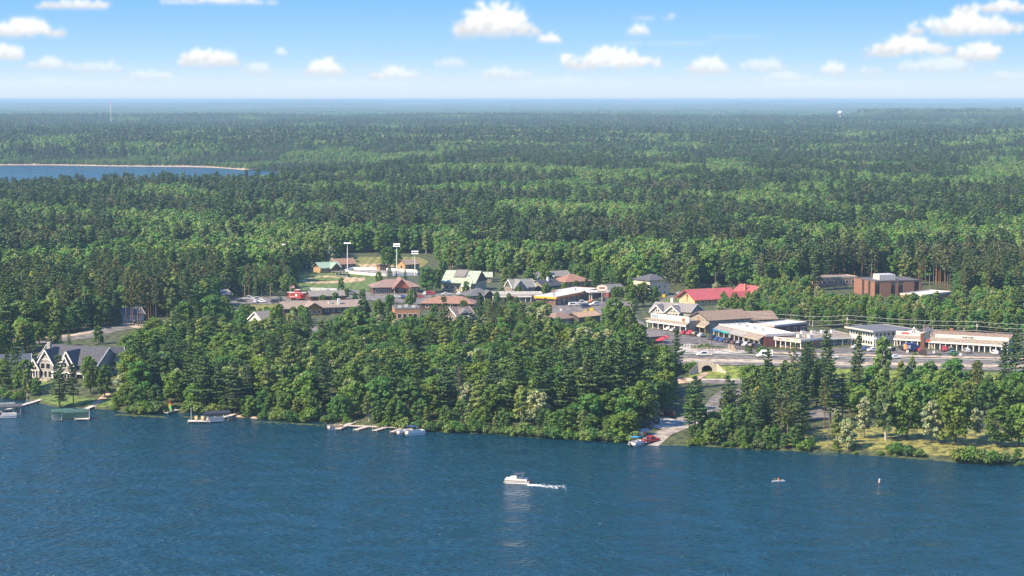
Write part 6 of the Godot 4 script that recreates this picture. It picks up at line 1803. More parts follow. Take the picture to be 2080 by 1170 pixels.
func pontoon(label: String, x: float, z: float, deg: float, l: float, body: Color, top: Color, with_top: bool, up := 0.0, group := "pontoon boats") -> Node3D:
	var o := thing("pontoon_boat", label, "boat", Vector3(x, up, z), deg_to_rad(deg), group)
	var hull := mat(body.r, body.g, body.b, 0.4)
	var metal := mat(0.6, 0.6, 0.6, 0.35, "", 0.6)
	for s in [-1, 1]:
		begin()
		tube(Vector3(-l / 2, 0.12, s * 0.85), Vector3(l * 0.38, 0.12, s * 0.85), 0.36, 0.36, 10)
		tube(Vector3(l * 0.38, 0.12, s * 0.85), Vector3(l / 2, 0.3, s * 0.85), 0.36, 0.06, 10)
		done("pontoon", metal, o)
	box_part("deck", mat(0.42, 0.36, 0.30, 0.8), o, -l / 2 + 0.1, 0.48, -1.2, l / 2 - 0.25, 0.6, 1.2)
	for s in [-1, 1]:
		box_part("side_panel", hull, o, -l * 0.40, 0.62, s * 1.14 - 0.05, l / 2 - 0.5, 1.32, s * 1.14 + 0.05)
		begin(); bar(Vector3(-l * 0.40, 1.4, s * 1.14), Vector3(l / 2 - 0.5, 1.4, s * 1.14), 0.06, 0.06); done("hand_rail", metal, o)
	box_part("front_panel", hull, o, l / 2 - 0.55, 0.62, -1.1, l / 2 - 0.45, 1.32, 1.1)
	for k in [[l * 0.12, l * 0.42, -1.05, -0.45], [l * 0.12, l * 0.42, 0.45, 1.05], [-l * 0.36, -l * 0.24, -1.0, 1.0]]:
		box_part("seat", mat(0.66, 0.60, 0.54, 0.7), o, k[0], 0.6, k[2], k[1], 1.05, k[3])
	box_part("console", hull, o, -l * 0.06, 0.6, 0.35, l * 0.04, 1.5, 1.05)
	begin(); hexa([Vector3(-l / 2 - 0.35, 0.1, 0.25), Vector3(-l / 2 + 0.1, 0.1, 0.25), Vector3(-l / 2 + 0.1, 0.1, -0.25), Vector3(-l / 2 - 0.35, 0.1, -0.25), Vector3(-l / 2 - 0.4, 1.25, 0.2), Vector3(-l / 2, 1.15, 0.2), Vector3(-l / 2, 1.15, -0.2), Vector3(-l / 2 - 0.4, 1.25, -0.2)]); done("outboard_motor", mat(0.03, 0.03, 0.035, 0.4), o)
	if with_top:
		begin()
		slab(Vector3(-l * 0.30, 2.75, 1.15), Vector3(l * 0.10, 2.6, 1.15), Vector3(l * 0.10, 2.6, -1.15), Vector3(-l * 0.30, 2.75, -1.15), 0.08)
		done("canopy", mat(top.r, top.g, top.b, 0.8), o)
		for s in [-1, 1]:
			for e in [-0.29, 0.09]:
				begin(); tube(Vector3(-l * 0.10, 1.4, s * 1.12), Vector3(l * e, 2.62, s * 1.1), 0.03, 0.03, 5); done("canopy_pole", metal, o)
	return o

# a figure as one skin round its bones: [from, to, radius at from, radius at to]
func body_mesh(bones: Array, cell: float, m: Material) -> ArrayMesh:
	var lo := Vector3.INF
	var hi := -Vector3.INF
	for b in bones:
		var r: float = maxf(b[2], b[3]) + cell * 2
		for p in [b[0], b[1]]: lo = lo.min(p - Vector3.ONE * r); hi = hi.max(p + Vector3.ONE * r)
	var n := Vector3i(((hi - lo) / cell).ceil()) + Vector3i.ONE
	var f := PackedFloat32Array()
	f.resize(n.x * n.y * n.z)
	for z in n.z:
		for y in n.y:
			for x in n.x:
				var p := lo + Vector3(x, y, z) * cell
				var d := 9.0
				for b in bones:
					var ab: Vector3 = b[1] - b[0]
					var t := clampf((p - b[0]).dot(ab) / maxf(ab.length_squared(), 1e-6), 0.0, 1.0)
					var e: float = p.distance_to(b[0] + ab * t) - lerpf(b[2], b[3], t)
					var h := clampf(0.5 + 0.5 * (d - e) / 0.05, 0.0, 1.0)
					d = lerpf(d, e, h) - 0.05 * h * (1.0 - h)
				f[(z * n.y + y) * n.x + x] = d
	begin()
	var at := {}
	var id := func(x: int, y: int, z: int) -> int: return (z * n.y + y) * n.x + x
	for z in n.z - 1:
		for y in n.y - 1:
			for x in n.x - 1:
				var sum := Vector3.ZERO
				var c := 0
				for e in [[0, 0, 0, 1, 0, 0], [0, 1, 0, 1, 1, 0], [0, 0, 1, 1, 0, 1], [0, 1, 1, 1, 1, 1], [0, 0, 0, 0, 1, 0], [1, 0, 0, 1, 1, 0], [0, 0, 1, 0, 1, 1], [1, 0, 1, 1, 1, 1], [0, 0, 0, 0, 0, 1], [1, 0, 0, 1, 0, 1], [0, 1, 0, 0, 1, 1], [1, 1, 0, 1, 1, 1]]:
					var a := f[id.call(x + e[0], y + e[1], z + e[2])]
					var b := f[id.call(x + e[3], y + e[4], z + e[5])]
					if (a < 0.0) != (b < 0.0):
						sum += Vector3(e[0], e[1], e[2]).lerp(Vector3(e[3], e[4], e[5]), a / (a - b))
						c += 1
				if c:
					at[id.call(x, y, z)] = V.size()
					vert(lo + (Vector3(x, y, z) + sum / c) * cell, Vector3.UP)
	for z in range(1, n.z - 1):
		for y in range(1, n.y - 1):
			for x in range(1, n.x - 1):
				var a := f[id.call(x, y, z)]
				for ax in 3:
					var d := Vector3i(int(ax == 0), int(ax == 1), int(ax == 2))
					var b := f[id.call(x + d.x, y + d.y, z + d.z)]
					if (a < 0.0) == (b < 0.0): continue
					var u := Vector3i(d.z, d.x, d.y)
					var v := Vector3i(d.y, d.z, d.x)
					var q := [at[id.call(x, y, z)], at[id.call(x - u.x, y - u.y, z - u.z)], at[id.call(x - u.x - v.x, y - u.y - v.y, z - u.z - v.z)], at[id.call(x - v.x, y - v.y, z - v.z)]]
					if a < 0.0: q.reverse()
					I.append_array(PackedInt32Array([q[0], q[1], q[2], q[0], q[2], q[3]]))
	for i in N.size(): N[i] = Vector3.ZERO
	for t in range(0, I.size(), 3):
		var nn := (V[I[t + 2]] - V[I[t]]).cross(V[I[t + 1]] - V[I[t]])
		for k in 3: N[I[t + k]] += nn
	for i in N.size(): N[i] = N[i].normalized()
	return mesh_done(m)

func person(label: String, at: Vector3, turn: float, sitting: bool, shirt: Material, group := "people on the shore") -> Node3D:
	var o := thing("person", label, "person", at, turn, group)
	var hip := 0.14 if sitting else 0.92
	var sh := hip + 0.5
	var bones := [[Vector3(0, hip, 0), Vector3(0, sh - 0.08, 0), 0.15, 0.17], [Vector3(-0.17, sh, 0), Vector3(0.17, sh, 0), 0.08, 0.08], [Vector3(0, sh, 0), Vector3(0, sh + 0.14, 0.01), 0.06, 0.055], [Vector3(0, sh + 0.2, 0.02), Vector3(0, sh + 0.28, 0.02), 0.085, 0.1]]
	for s in [-1, 1]:
		if sitting:
			bones.append([Vector3(s * 0.09, hip, 0), Vector3(s * 0.12, hip + 0.14, 0.42), 0.09, 0.065]); bones.append([Vector3(s * 0.12, hip + 0.14, 0.42), Vector3(s * 0.1, hip - 0.04, 0.85), 0.06, 0.04])
			bones.append([Vector3(s * 0.2, sh, 0), Vector3(s * 0.3, sh - 0.22, 0.12), 0.055, 0.045]); bones.append([Vector3(s * 0.3, sh - 0.22, 0.12), Vector3(s * 0.28, sh - 0.14, 0.38), 0.042, 0.035])
		else:
			bones.append([Vector3(s * 0.09, hip, 0), Vector3(s * 0.11, 0.5, 0.03), 0.095, 0.065]); bones.append([Vector3(s * 0.11, 0.5, 0.03), Vector3(s * 0.12, 0.07, 0), 0.06, 0.042]); bones.append([Vector3(s * 0.12, 0.05, -0.02), Vector3(s * 0.13, 0.04, 0.16), 0.045, 0.04])
			bones.append([Vector3(s * 0.2, sh, 0), Vector3(s * 0.27, sh - 0.3, 0.02), 0.055, 0.045]); bones.append([Vector3(s * 0.27, sh - 0.3, 0.02), Vector3(s * 0.25, sh - 0.54, 0.1), 0.042, 0.035])
	node_of("body", body_mesh(bones, 0.035, mat(0.45, 0.27, 0.19, 0.7)), o)
	node_of("shirt", body_mesh([[Vector3(0, hip + 0.05, 0), Vector3(0, sh - 0.06, 0), 0.165, 0.185], [Vector3(-0.19, sh, 0), Vector3(0.19, sh, 0), 0.095, 0.095]], 0.035, shirt), o)
	node_of("hair", body_mesh([[Vector3(0, sh + 0.3, -0.02), Vector3(0, sh + 0.33, 0.0), 0.1, 0.095]], 0.035, mat(0.05, 0.03, 0.02, 0.8)), o)
	if not sitting: node_of("shorts", body_mesh([[Vector3(-0.09, hip, 0), Vector3(-0.11, 0.6, 0.03), 0.12, 0.09], [Vector3(0.09, hip, 0), Vector3(0.11, 0.6, 0.03), 0.12, 0.09]], 0.035, mat(0.06, 0.07, 0.12, 0.8)), o)
	return o

func lake_things() -> void:
	var pale := mat(0.62, 0.52, 0.46, 0.8, "wood")
	var white := mat(0.72, 0.66, 0.62, 0.7, "wood")
	# docks of the lake houses
	dock("long pale dock running out from the lawn of the charcoal lake house", [[-156, -662.7, -161.4, -643.4, 1.5], [-161.4, -643.4, -165.8, -626.1, 1.5], [-162.8, -629.1, -160.2, -631.1, 1.4]], Vector2(-161, -644.4), white)
	boat_lift("grey canopied boat lift at the picture edge beside the long pale dock", -164.1, -634.1, 20, 8.0, 3.6, .22, .23, .22)
	boat_lift("dark grey canopied boat lift beside the long pale dock", -161, -631.1, 18, 8.0, 3.4, .10, .11, .12)
	pontoon("white boat with low rails below the dark grey lift", -159.4, -624.1, 15, 5.5, Color(.62, .60, .56), Color(.1, .1, .1), false)
	dock("short dock with platforms between the green boat lifts", [[-136.6, -646.5, -138.5, -635.1, 1.6], [-138.5, -635.1, -139.5, -627.1, 1.6], [-137.2, -618.3, -132.7, -618.3, 2.0], [-141.4, -618.3, -139.4, -618.3, 1.6]], Vector2(-137.9, -627.1), white)
	boat_lift("small green canopied boat lift with open sides", -141.9, -621.2, 18, 7.0, 4.0, .06, .15, .11)
	boat_lift("green canopied boat lift with dark side curtains", -137.8, -620.2, 18, 8.0, 4.6, .05, .13, .10, 1.6)
	dock("small white dock under the colourful slide", [[-107.9, -636.1, -110.8, -630.1, 1.4]], Vector2(-109.1, -633.1), white)
	var sl := thing("water_slide", "red, yellow and green inflatable slide on the small white dock", "slide", Vector3(-109.9, 0, -633.1), 0.3)
	sl.scale = Vector3(0.75, 0.8, 0.75)
	box_part("base", mat(0.65, 0.05, 0.07, 0.5), sl, -1.3, 0.62, -0.8, 1.3, 1.5, 0.8)
	begin(); hexa([Vector3(-0.6, 1.5, 0.6), Vector3(0.6, 1.5, 0.6), Vector3(0.6, 1.5, -0.6), Vector3(-0.6, 1.5, -0.6), Vector3(-0.5, 3.6, 0.2), Vector3(0.4, 3.6, 0.2), Vector3(0.4, 3.6, -0.5), Vector3(-0.5, 3.6, -0.5)]); done("tower", mat(0.75, 0.45, 0.03, 0.5), sl)
	begin(); slab(Vector3(-0.4, 1.0, 2.4), Vector3(0.4, 1.0, 2.4), Vector3(0.4, 3.0, 0.3), Vector3(-0.4, 3.0, 0.3), 0.2); done("chute", mat(0.10, 0.40, 0.12, 0.5), sl)
	begin(); oval(Vector3(0, 4.1, -0.1), 0.5, 0.5, 0.3); done("top_ball", mat(0.70, 0.12, 0.03, 0.5), sl)
	dock("dock with a sitting platform and a dark canopied lift at its side", [[-86.6, -631.1, -90.5, -622.1, 1.4], [-90.5, -622.1, -94, -614.4, 1.4], [-101, -613.9, -93.9, -613.9, 2.6]], Vector2(-94, -616.3), white)
	boat_lift("navy canopied boat lift holding a grey boat", -92.6, -617.3, 22, 8.0, 3.2, .035, .04, .065)
	pontoon("grey boat hanging in the navy lift", -92.8, -614.9, 22, 6.0, Color(.32, .34, .36), Color(.1, .1, .1), false, 0.35)
	for i in 2:
		var c := thing("deck_chair", ["wooden deck chair nearest the platform pole", "wooden deck chair farther from the platform pole"][i], "chair", Vector3(-98.6, 0, -614.4) + Vector3(2.0 * i, 0.63, 0), 0.2, "deck chairs on the platform")
		box_part("seat", mat(0.70, 0.45, 0.20, 0.7), c, -0.4, 0.3, -0.4, 0.4, 0.42, 0.4)
		begin(); slab(Vector3(-0.4, 0.45, -0.35), Vector3(0.4, 0.45, -0.35), Vector3(0.4, 1.3, -0.75), Vector3(-0.4, 1.3, -0.75), 0.06); done("backrest", mat(0.70, 0.45, 0.20, 0.7), c)
		for s in [[-.36, -.36], [.36, -.36], [-.36, .36], [.36, .36]]: box_part("leg", mat(0.6, 0.38, 0.16, 0.7), c, s[0] - .04, 0, s[1] - .04, s[0] + .04, 0.3, s[1] + .04)
	for p in [[-100.4, -616.3, 4.0, "white pole at the end of the sitting platform"], [-132.9, -619.2, 3.6, "white pole at the corner of the dock between green lifts"], [-159.6, -648.6, 2.4, "white post beside the long pale dock"]]:
		var o := thing("mooring_pole", p[3], "pole", Vector3(p[0], 0, p[1]), 0.0, "mooring poles")
		begin(); tube(Vector3(0, -1.5, 0), Vector3(0, p[2], 0), 0.08, 0.07, 6); done("shaft", mat(0.68, 0.68, 0.64, 0.5), o)
		begin(); tube(Vector3(0, p[2], 0), Vector3(0, p[2] + 0.2, 0), 0.14, 0.05, 6); done("cap", mat(0.8, 0.8, 0.78, 0.5), o)
	# the long dock with its fingers
	dock("long low dock with four side fingers below the shore wood", [[-46.9, -619.2, -53, -598.6, 1.7], [-50.1, -605, -38.7, -602.3, 1.5], [-38.7, -602.3, -27.4, -599.5, 1.5], [-44.6, -602.3, -47.5, -596.8, 1.5], [-38.9, -600.9, -41.7, -595.9, 1.5], [-33.4, -599.5, -36.1, -593.2, 1.5]], Vector2(-40.7, -602.3), pale)
	spots.append(["the long dock", -40.7, -602.3])
	spots.append(["the slide dock", -109.1, -633.1])
	spots.append(["the platform dock", -94, -616.3])
	spots.append(["the green boat lifts", -140.4, -624.1])
	spots.append(["the boat ramp", 41.9, -576.8])
	pontoon("tan pontoon boat moored at the near end of the long dock", -54.1, -601.3, 28, 5.5, Color(.55, .42, .24), Color(.35, .06, .05), false)
	pontoon("white pontoon boat moored between the last fingers of the long dock", -32.3, -592.3, 30, 6.0, Color(.68, .68, .66), Color(.1, .1, .1), false)
	pontoon("white pontoon boat with blue cover at the end of the long dock", -29.3, -591.4, 30, 7.0, Color(.72, .70, .68), Color(.03, .05, .22), true)
	person("person in yellow standing on the long dock", Vector3(-36.6, 0, -602.7) + Vector3(0, 0.63, 0), 2.5, false, mat(0.60, 0.48, 0.12, 0.8))
	person("person in dark red standing near the last boats of the long dock", Vector3(-33.1, 0, -601.3) + Vector3(0, 0.63, 0), 0.4, false, mat(0.35, 0.05, 0.06, 0.8))
	pontoon("small pontoon boat with bright blue canopy beached at the ramp", 36.3, -572.6, 52, 6.0, Color(.70, .72, .74), Color(.02, .28, .62), true)
	dock("short tan landing beside the boat ramp", [[34.6, -575.9, 38.4, -577.6, 1.5]], Vector2(36.1, -576.8), pale)
	# the boat under way and its wake
	var b := pontoon("white cabin pontoon boat under way in the middle of the lake", 1.3, -515, 169, 7.0, Color(.80, .77, .74), Color(.05, .06, .10), true, 0.0, "boats under way")
	begin(); hexa([Vector3(-0.2, 0.62, 1.0), Vector3(2.3, 0.62, 1.0), Vector3(2.3, 0.62, -1.0), Vector3(-0.2, 0.62, -1.0), Vector3(0.0, 1.9, 0.85), Vector3(1.7, 1.8, 0.8), Vector3(1.7, 1.8, -0.8), Vector3(0.0, 1.9, -0.85)]); done("cabin", mat(0.78, 0.75, 0.72, 0.4), b)
	box_part("hull_stripe", mat(0.12, 0.05, 0.05, 0.5), b, -2.4, 0.75, -1.2, 3.0, 0.95, -1.195 + 0.0)
	box_part("hull_stripe", mat(0.12, 0.05, 0.05, 0.5), b, -2.4, 0.75, 1.195, 3.0, 0.95, 1.2)
	begin()
	for i in 200:
		var f := pow(rng.randf(), 1.8)
		var q := Vector2(4.4, -513).lerp(Vector2(14.1, -509.6), f)
		var s := lerpf(0.30, 0.07, f) * rng.randf_range(0.5, 1.3)
		var c := Vector3(q.x, 0.02, q.y + rng.randfn() * (0.5 + 0.9 * f))
		var st := [c + Vector3(-s * 1.6, 0, 0), c + Vector3(0, 0, s * 0.5), c + Vector3(s * 1.6, 0, 0), c + Vector3(0, 0.05, -s * 0.5)]
		quad(st[0], st[1], st[2], st[3])
	tag(done("wake_foam", mat(0.75, 0.80, 0.82, 0.6)), "thin white wake foam trailing behind the moving boat", "wake", "", "stuff")
	# floating weeds along the shallow shore
	begin(true)
	for w in [[-126.9, -631.1, -110.3, -626.1, 260], [-104.8, -626.1, -93.6, -624.1, 120], [-80.2, -617.3, -57.9, -609.7, 200], [84.3, -561.2, 92.2, -558, 60]]:
		for i in w[4]:
			var q := Vector2(w[0], w[1]).lerp(Vector2(w[2], w[3]), rng.randf())
			var c := Vector3(q.x, 0.025, q.y + absf(rng.randfn()) * 1.6)
			var s := rng.randf_range(0.12, 0.42)
			tint = shade_of(Color(0.15, 0.17, 0.035), 0.3)
			quad(c + Vector3(-s, 0, 0), c + Vector3(0, 0, s), c + Vector3(s, 0, 0), c + Vector3(0, 0, -s))
	tag(done("water_weeds", leaf_mat("weed", 0.1)), "yellow-green weeds floating in the shallows along the shore", "weeds", "", "stuff")
	# kayak and buoy
	var k := thing("kayak", "slim white paddle board carrying a seated person near the park shore", "kayak", Vector3(70.3, 0, -517.7), 0.15)
	begin()
	for i in 10:
		var a := lerpf(-1.9, 1.9, i / 10.0)
		var c := lerpf(-1.9, 1.9, (i + 1) / 10.0)
		var wa := 0.42 * sqrt(maxf(0.0, 1.0 - a * a / 3.61))
		var wc := 0.42 * sqrt(maxf(0.0, 1.0 - c * c / 3.61))
		hexa([Vector3(a, -0.05, wa * 0.7), Vector3(c, -0.05, wc * 0.7), Vector3(c, -0.05, -wc * 0.7), Vector3(a, -0.05, -wa * 0.7), Vector3(a, 0.16, wa), Vector3(c, 0.16, wc), Vector3(c, 0.16, -wc), Vector3(a, 0.16, -wa)])
	done("hull", mat(0.68, 0.72, 0.75, 0.4), k)
	var pa := thing("paddle", "thin paddle held across the slim white board", "paddle", Vector3(70.3, 0, -517.7) + Vector3(0, 0.58, 0.1), 0.15)
	begin(); tube(Vector3(-1.0, 0.12, 0), Vector3(1.0, -0.12, 0), 0.02, 0.02, 5); done("shaft", mat(0.3, 0.3, 0.3, 0.5), pa)
	for s in [-1, 1]: box_part("blade", mat(0.6, 0.5, 0.2, 0.5), pa, s * 1.1 - 0.2, -s * 0.12 - 0.08, -0.02, s * 1.1 + 0.2, -s * 0.12 + 0.08, 0.02)
	person("person in orange sitting on the slim white board", Vector3(70.2, 0, -517.7) + Vector3(0, 0.12, 0), PI / 2, true, mat(0.60, 0.16, 0.06, 0.8), "people on the water")
	var bu := thing("buoy", "small white marker buoy floating off the park shore", "buoy", Vector3(96.6, 0, -516.3))
	begin(); tube(Vector3(0, -0.3, 0), Vector3(0, 1.0, 0), 0.16, 0.13, 8); done("post", mat(0.8, 0.8, 0.78, 0.5), bu)
	begin(); tube(Vector3(0, -0.15, 0), Vector3(0, 0.15, 0), 0.3, 0.3, 10); done("float", mat(0.7, 0.3, 0.1, 0.5), bu)

var planted := []        # [node, kind, tone, x, z, height]
var tones := {}
const TONES := [[0.72, 0.74, 0.72, "dark"], [0.86, 0.88, 0.82, "deep green"], [0.97, 0.99, 0.86, "green"], [1.0, 1.0, 0.78, "bright green"], [1.0, 0.9, 0.6, "yellow-green"]]
func tone_mat(m: StandardMaterial3D, t: int) -> StandardMaterial3D:
	var key := [m, t]
	if not tones.has(key):
		var c: StandardMaterial3D = m.duplicate()
		c.albedo_color = Color(TONES[t][0], TONES[t][1], TONES[t][2]).linear_to_srgb()
		tones[key] = c
	return tones[key]

var single_count := {}
var mass := {}           # kind and variant -> buffer of the trees past the first few hundred
func plant(kind: String, x: float, z: float, h: float, fat := 1.0) -> void:
	var pick := rng.randi() % int(kinds[kind].size())
	var p: Array = kinds[kind][pick]
	single_count[kind] = single_count.get(kind, 0) + 1
	if single_count[kind] > 280:
		var key := "%s %d" % [kind, pick]
		if not mass.has(key): mass[key] = [PackedFloat32Array()]
		put_tree(mass[key], 0, ["", null, p[0], h, h], x, z, 1.0, 0.0)
		planted.append([null, kind, 0, x, z, h])
		return
	var o := Node3D.new()
	o.name = numbered(kind)
	add_child(o)
	var s: float = h / p[0]
	var w := s * fat * rng.randf_range(0.92, 1.1)
	o.transform = Transform3D(Basis(Vector3.UP, rng.randf() * TAU).scaled(Vector3(w, s, w)), on(x, z, -0.15))
	var t := rng.randi() % 5
	if kind in ["silver_maple", "blue_spruce", "dead_tree", "rust_red_pine"]: t = 2 + rng.randi() % 2
	elif kind in ["white_pine", "red_pine", "spruce_tree"]: t = 1 + rng.randi() % 3
	node_of("trunk", p[1], o)
	var c := node_of("branches" if kind == "dead_tree" else "crown", p[2], o)
	if kind != "dead_tree": c.material_override = tone_mat(p[2].surface_get_material(0), t)
	planted.append([o, kind, t, x, z, h])

func too_near(x: float, z: float, d: float) -> bool:
	for p in planted:
		if absf(p[3] - x) < d and absf(p[4] - z) < d and Vector2(p[3] - x, p[4] - z).length() < d: return true
	return false

var wooded := []
func wood(pts: Array, gap: float, mix: Array, grow := 1.0, clear := true, fat := 1.0) -> void:
	var poly := flat(pts)
	var b := Rect2(poly[0], Vector2.ZERO)
	for q in poly: b = b.expand(q)
	var total := 0.0
	for m in mix: total += m[1]
	var z := b.end.y
	while z > b.position.y:
		z -= gap * 0.88
		var x := b.position.x
		while x < b.end.x:
			x += gap
			var px := x + rng.randf_range(-0.45, 0.45) * gap
			var pz := z + rng.randf_range(-0.45, 0.45) * gap
			if not Geometry2D.is_point_in_polygon(Vector2(px, pz), poly): continue
			if is_taken(px, pz) or shore_z(px) - pz < 1.0: continue
			if too_near(px, pz, gap * 0.55): continue
			var r := rng.randf() * total
			for m in mix:
				r -= m[1]
				if r <= 0.0:
					plant(m[0], px, pz, rng.randf_range(m[2], m[3]) * grow, fat if m[0] != "white_pine" else 1.0)
					break
	if clear: wooded.append(poly)

func woods() -> void:
	# trees that stand out singly: kind, x, z, height, girth
	var single := [
		["white_pine", -147.8, -643.7, 18.3, 1.05], ["white_pine", -143.4, -644.2, 14.4, 0.95], ["oak_tree", -141.1, -660.3, 13, 0.7], ["maple_tree", -135.2, -654, 11.5, 0.8], ["white_pine", -169.4, -673.2, 17.4, 1.1], ["white_pine", -173.8, -678.6, 13, 1.1], ["oak_tree", -165.8, -669.4, 12.1, 0.9], ["aspen_tree", -163.5, -664.9, 9.7, 1.0],
		["white_pine", -88.2, -627.9, 18, 1.1], ["white_pine", -98.6, -631.6, 18.8, 1.15], ["white_pine", -93.9, -631.3, 16.4, 1.0], ["oak_tree", -136.1, -705.1, 12.4, 1.0], ["oak_tree", -128.6, -704.4, 14.1, 1.1], ["maple_tree", -113.9, -656.4, 13.9, 1.0],
		["silver_maple", -104.2, -657.2, 12.9, 0.7], ["silver_maple", -87.1, -643.5, 12.5, 0.7], ["silver_maple", -67.2, -630, 11.7, 0.85], ["silver_maple", -51.6, -629.2, 10.1, 0.85], ["dead_tree", -23.9, -630.1, 13.6, 1.0], ["dead_tree", -17, -629.9, 14, 0.8], ["silver_maple", -14.5, -611.9, 11.6, 0.8],
		["white_pine", -59.9, -623.1, 18.8, 1.1], ["white_pine", -43.7, -624.4, 18.9, 1.0], ["white_pine", -37.4, -622.9, 20.4, 1.1], ["white_pine", -30.7, -630.4, 20.6, 1.0], ["white_pine", -6.1, -611.7, 20.6, 1.1], ["white_pine", 1.5, -604.5, 23.1, 1.1], ["white_pine", 9, -600.8, 22.7, 1.1], ["white_pine", 16.6, -602.3, 24.3, 1.1], ["white_pine", 23.3, -600.4, 23.9, 1.15], ["white_pine", 30.2, -603.6, 25.8, 1.1], ["white_pine", 39.7, -615.3, 27.2, 1.0], ["white_pine", 33.9, -610.3, 26.7, 1.0], ["white_pine", 45.7, -641.9, 20.2, 0.9], ["oak_tree", 50.4, -661.7, 15.8, 0.9],
		["white_pine", 55.4, -664.6, 20.7, 0.75], ["white_pine", 53.9, -579.5, 18.1, 1.05], ["white_pine", 52.7, -584.8, 15.1, 0.9], ["white_pine", 64.7, -590.9, 17, 0.9], ["white_pine", 69.7, -590.8, 15.5, 0.95], ["white_pine", 71.7, -573.5, 15.2, 0.9], ["red_pine", 77.5, -568.4, 15.1, 1.2], ["white_pine", 82.6, -569.1, 17.8, 0.9], ["white_pine", 77.1, -584.1, 15.3, 0.9], ["red_pine", 80.7, -576.2, 14.5, 1.2],
		["white_pine", 105.7, -664.9, 19.7, 0.8], ["red_pine", 93.6, -590.2, 16.7, 0.8], ["white_pine", 115.9, -659.3, 20, 0.75], ["aspen_tree", 121.2, -648.1, 20.5, 0.75], ["red_pine", 96.6, -677.2, 13.8, 0.9], ["red_pine", 101.6, -673, 15.6, 0.9], ["white_pine", 163.6, -641.1, 21.9, 1.05], ["white_pine", 162.2, -649.7, 17.6, 1.0], ["red_pine", 150.7, -638.5, 14, 1.0], ["aspen_tree", 132.2, -653.6, 12.8, 0.7],
		["silver_maple", 95.9, -561.7, 9.5, 1.0], ["silver_maple", 121, -567, 12.6, 1.0], ["oak_tree", 127.2, -563.8, 16.2, 1.05], ["oak_tree", 138.6, -560.6, 11.8, 1.1], ["oak_tree", 145, -562.7, 12.4, 1.1], ["silver_maple", 135.3, -574.3, 9.3, 0.8], ["oak_tree", 115, -573.4, 16.2, 1.0], ["aspen_tree", 108.6, -571.4, 15.4, 1.0], ["maple_tree", 121.1, -590.6, 14.9, 1.0], ["silver_maple", 102.9, -575.5, 12.4, 0.8], ["dead_tree", 91, -565.6, 8.3, 0.8], ["oak_tree", 131.2, -607.1, 13.8, 1.1], ["maple_tree", 146.6, -611.1, 11.6, 1.0], ["aspen_tree", 93.5, -566.4, 10.7, 0.8],
		["maple_tree", -81.4, -944.1, 8.9, 0.8], ["oak_tree", -67.4, -1001, 6.5, 0.9], ["blue_spruce", -64.4, -1041.9, 7.8, 1.0], ["spruce_tree", -59.8, -1025.1, 5.9, 0.9], ["spruce_tree", -55.1, -1022.3, 8.4, 0.9], ["oak_tree", -68.9, -1092.6, 12.2, 1.0], ["maple_tree", -63.4, -1092.6, 10.9, 0.9], ["maple_tree", -40.7, -953, 13.3, 1.0], ["oak_tree", -37.3, -962.5, 11.3, 0.9], ["oak_tree", -45.1, -899, 7.6, 0.8], ["maple_tree", -22.3, -955.1, 6, 0.9],
		["silver_maple", -99.8, -1093.1, 12.8, 1.0], ["oak_tree", -105.8, -1093.2, 16.9, 0.9], ["maple_tree", -115.7, -1071.7, 11.7, 1.1], ["maple_tree", -123.7, -1071.7, 10.7, 1.0], ["aspen_tree", -3.4, -972, 10.9, 1.1], ["oak_tree", 8.4, -966.9, 11.1, 1.0], ["oak_tree", 16.8, -992, 10.6, 0.9], ["maple_tree", 46.4, -952, 10.4, 0.9], ["oak_tree", 53.7, -889.7, 10.9, 1.0], ["oak_tree", 59.5, -893.8, 11.2, 1.0], ["oak_tree", 64.4, -893.7, 9.4, 0.8], ["red_pine", 75.5, -915.2, 20.1, 1.5], ["red_pine", 72, -928.6, 17.6, 1.2],
		["white_pine", -26.3, -764.8, 18.4, 0.85], ["white_pine", -12.5, -771, 18.5, 0.9], ["red_pine", -7.6, -764.7, 16.5, 1.2], ["silver_maple", 12.9, -800, 10.8, 1.0], ["oak_tree", 41.8, -799.7, 13.6, 1.0], ["maple_tree", 38.1, -806.6, 9.3, 0.9], ["oak_tree", 45.1, -770.5, 13.5, 0.9], ["maple_tree", -61.3, -821.6, 11.5, 1.0], ["oak_tree", -55.8, -830.5, 10.2, 0.9], ["maple_tree", -53.4, -858.6, 9.4, 0.8], ["maple_tree", -67.2, -771.6, 9.7, 1.0], ["oak_tree", -61, -765.3, 13.8, 1.0], ["maple_tree", -71.5, -771.6, 8.5, 0.9], ["maple_tree", -80.7, -771.7, 9.7, 0.8], ["silver_maple", -86.1, -771.8, 11.6, 0.7], ["oak_tree", -94.1, -787.9, 11.4, 0.8], ["oak_tree", -31.7, -771.1, 10.4, 0.9], ["maple_tree", -38.8, -779.1, 8.4, 0.9], ["aspen_tree", -1, -770.9, 13.1, 1.0], ["red_pine", 3.9, -786.8, 13.4, 1.1],
		["silver_maple", 94.8, -919.5, 8.7, 0.9], ["silver_maple", 140.9, -914.5, 7.3, 0.7], ["aspen_tree", 197.2, -990.3, 16.3, 1.2], ["red_pine", 199.5, -965.2, 15.9, 1.0], ["dead_tree", 107.7, -829, 11.4, 0.8], ["white_pine", 140.4, -805.8, 10.1, 0.9], ["white_pine", 210, -819.2, 20.5, 1.0],
		["maple_tree", -123.8, -822.1, 13.2, 1.1], ["oak_tree", -128, -773, 15.5, 1.1], ["oak_tree", -122.3, -840.2, 10.5, 1.0], ["spruce_tree", -164.7, -819.3, 14.7, 1.0], ["maple_tree", -169.5, -815.9, 13.1, 1.1], ["oak_tree", -183.8, -768.8, 9.2, 1.1], ["oak_tree", -175.6, -759.8, 10.3, 1.0], ["spruce_tree", -165.6, -738.4, 10, 0.9], ["maple_tree", -159.8, -764, 7.7, 1.0],
	]
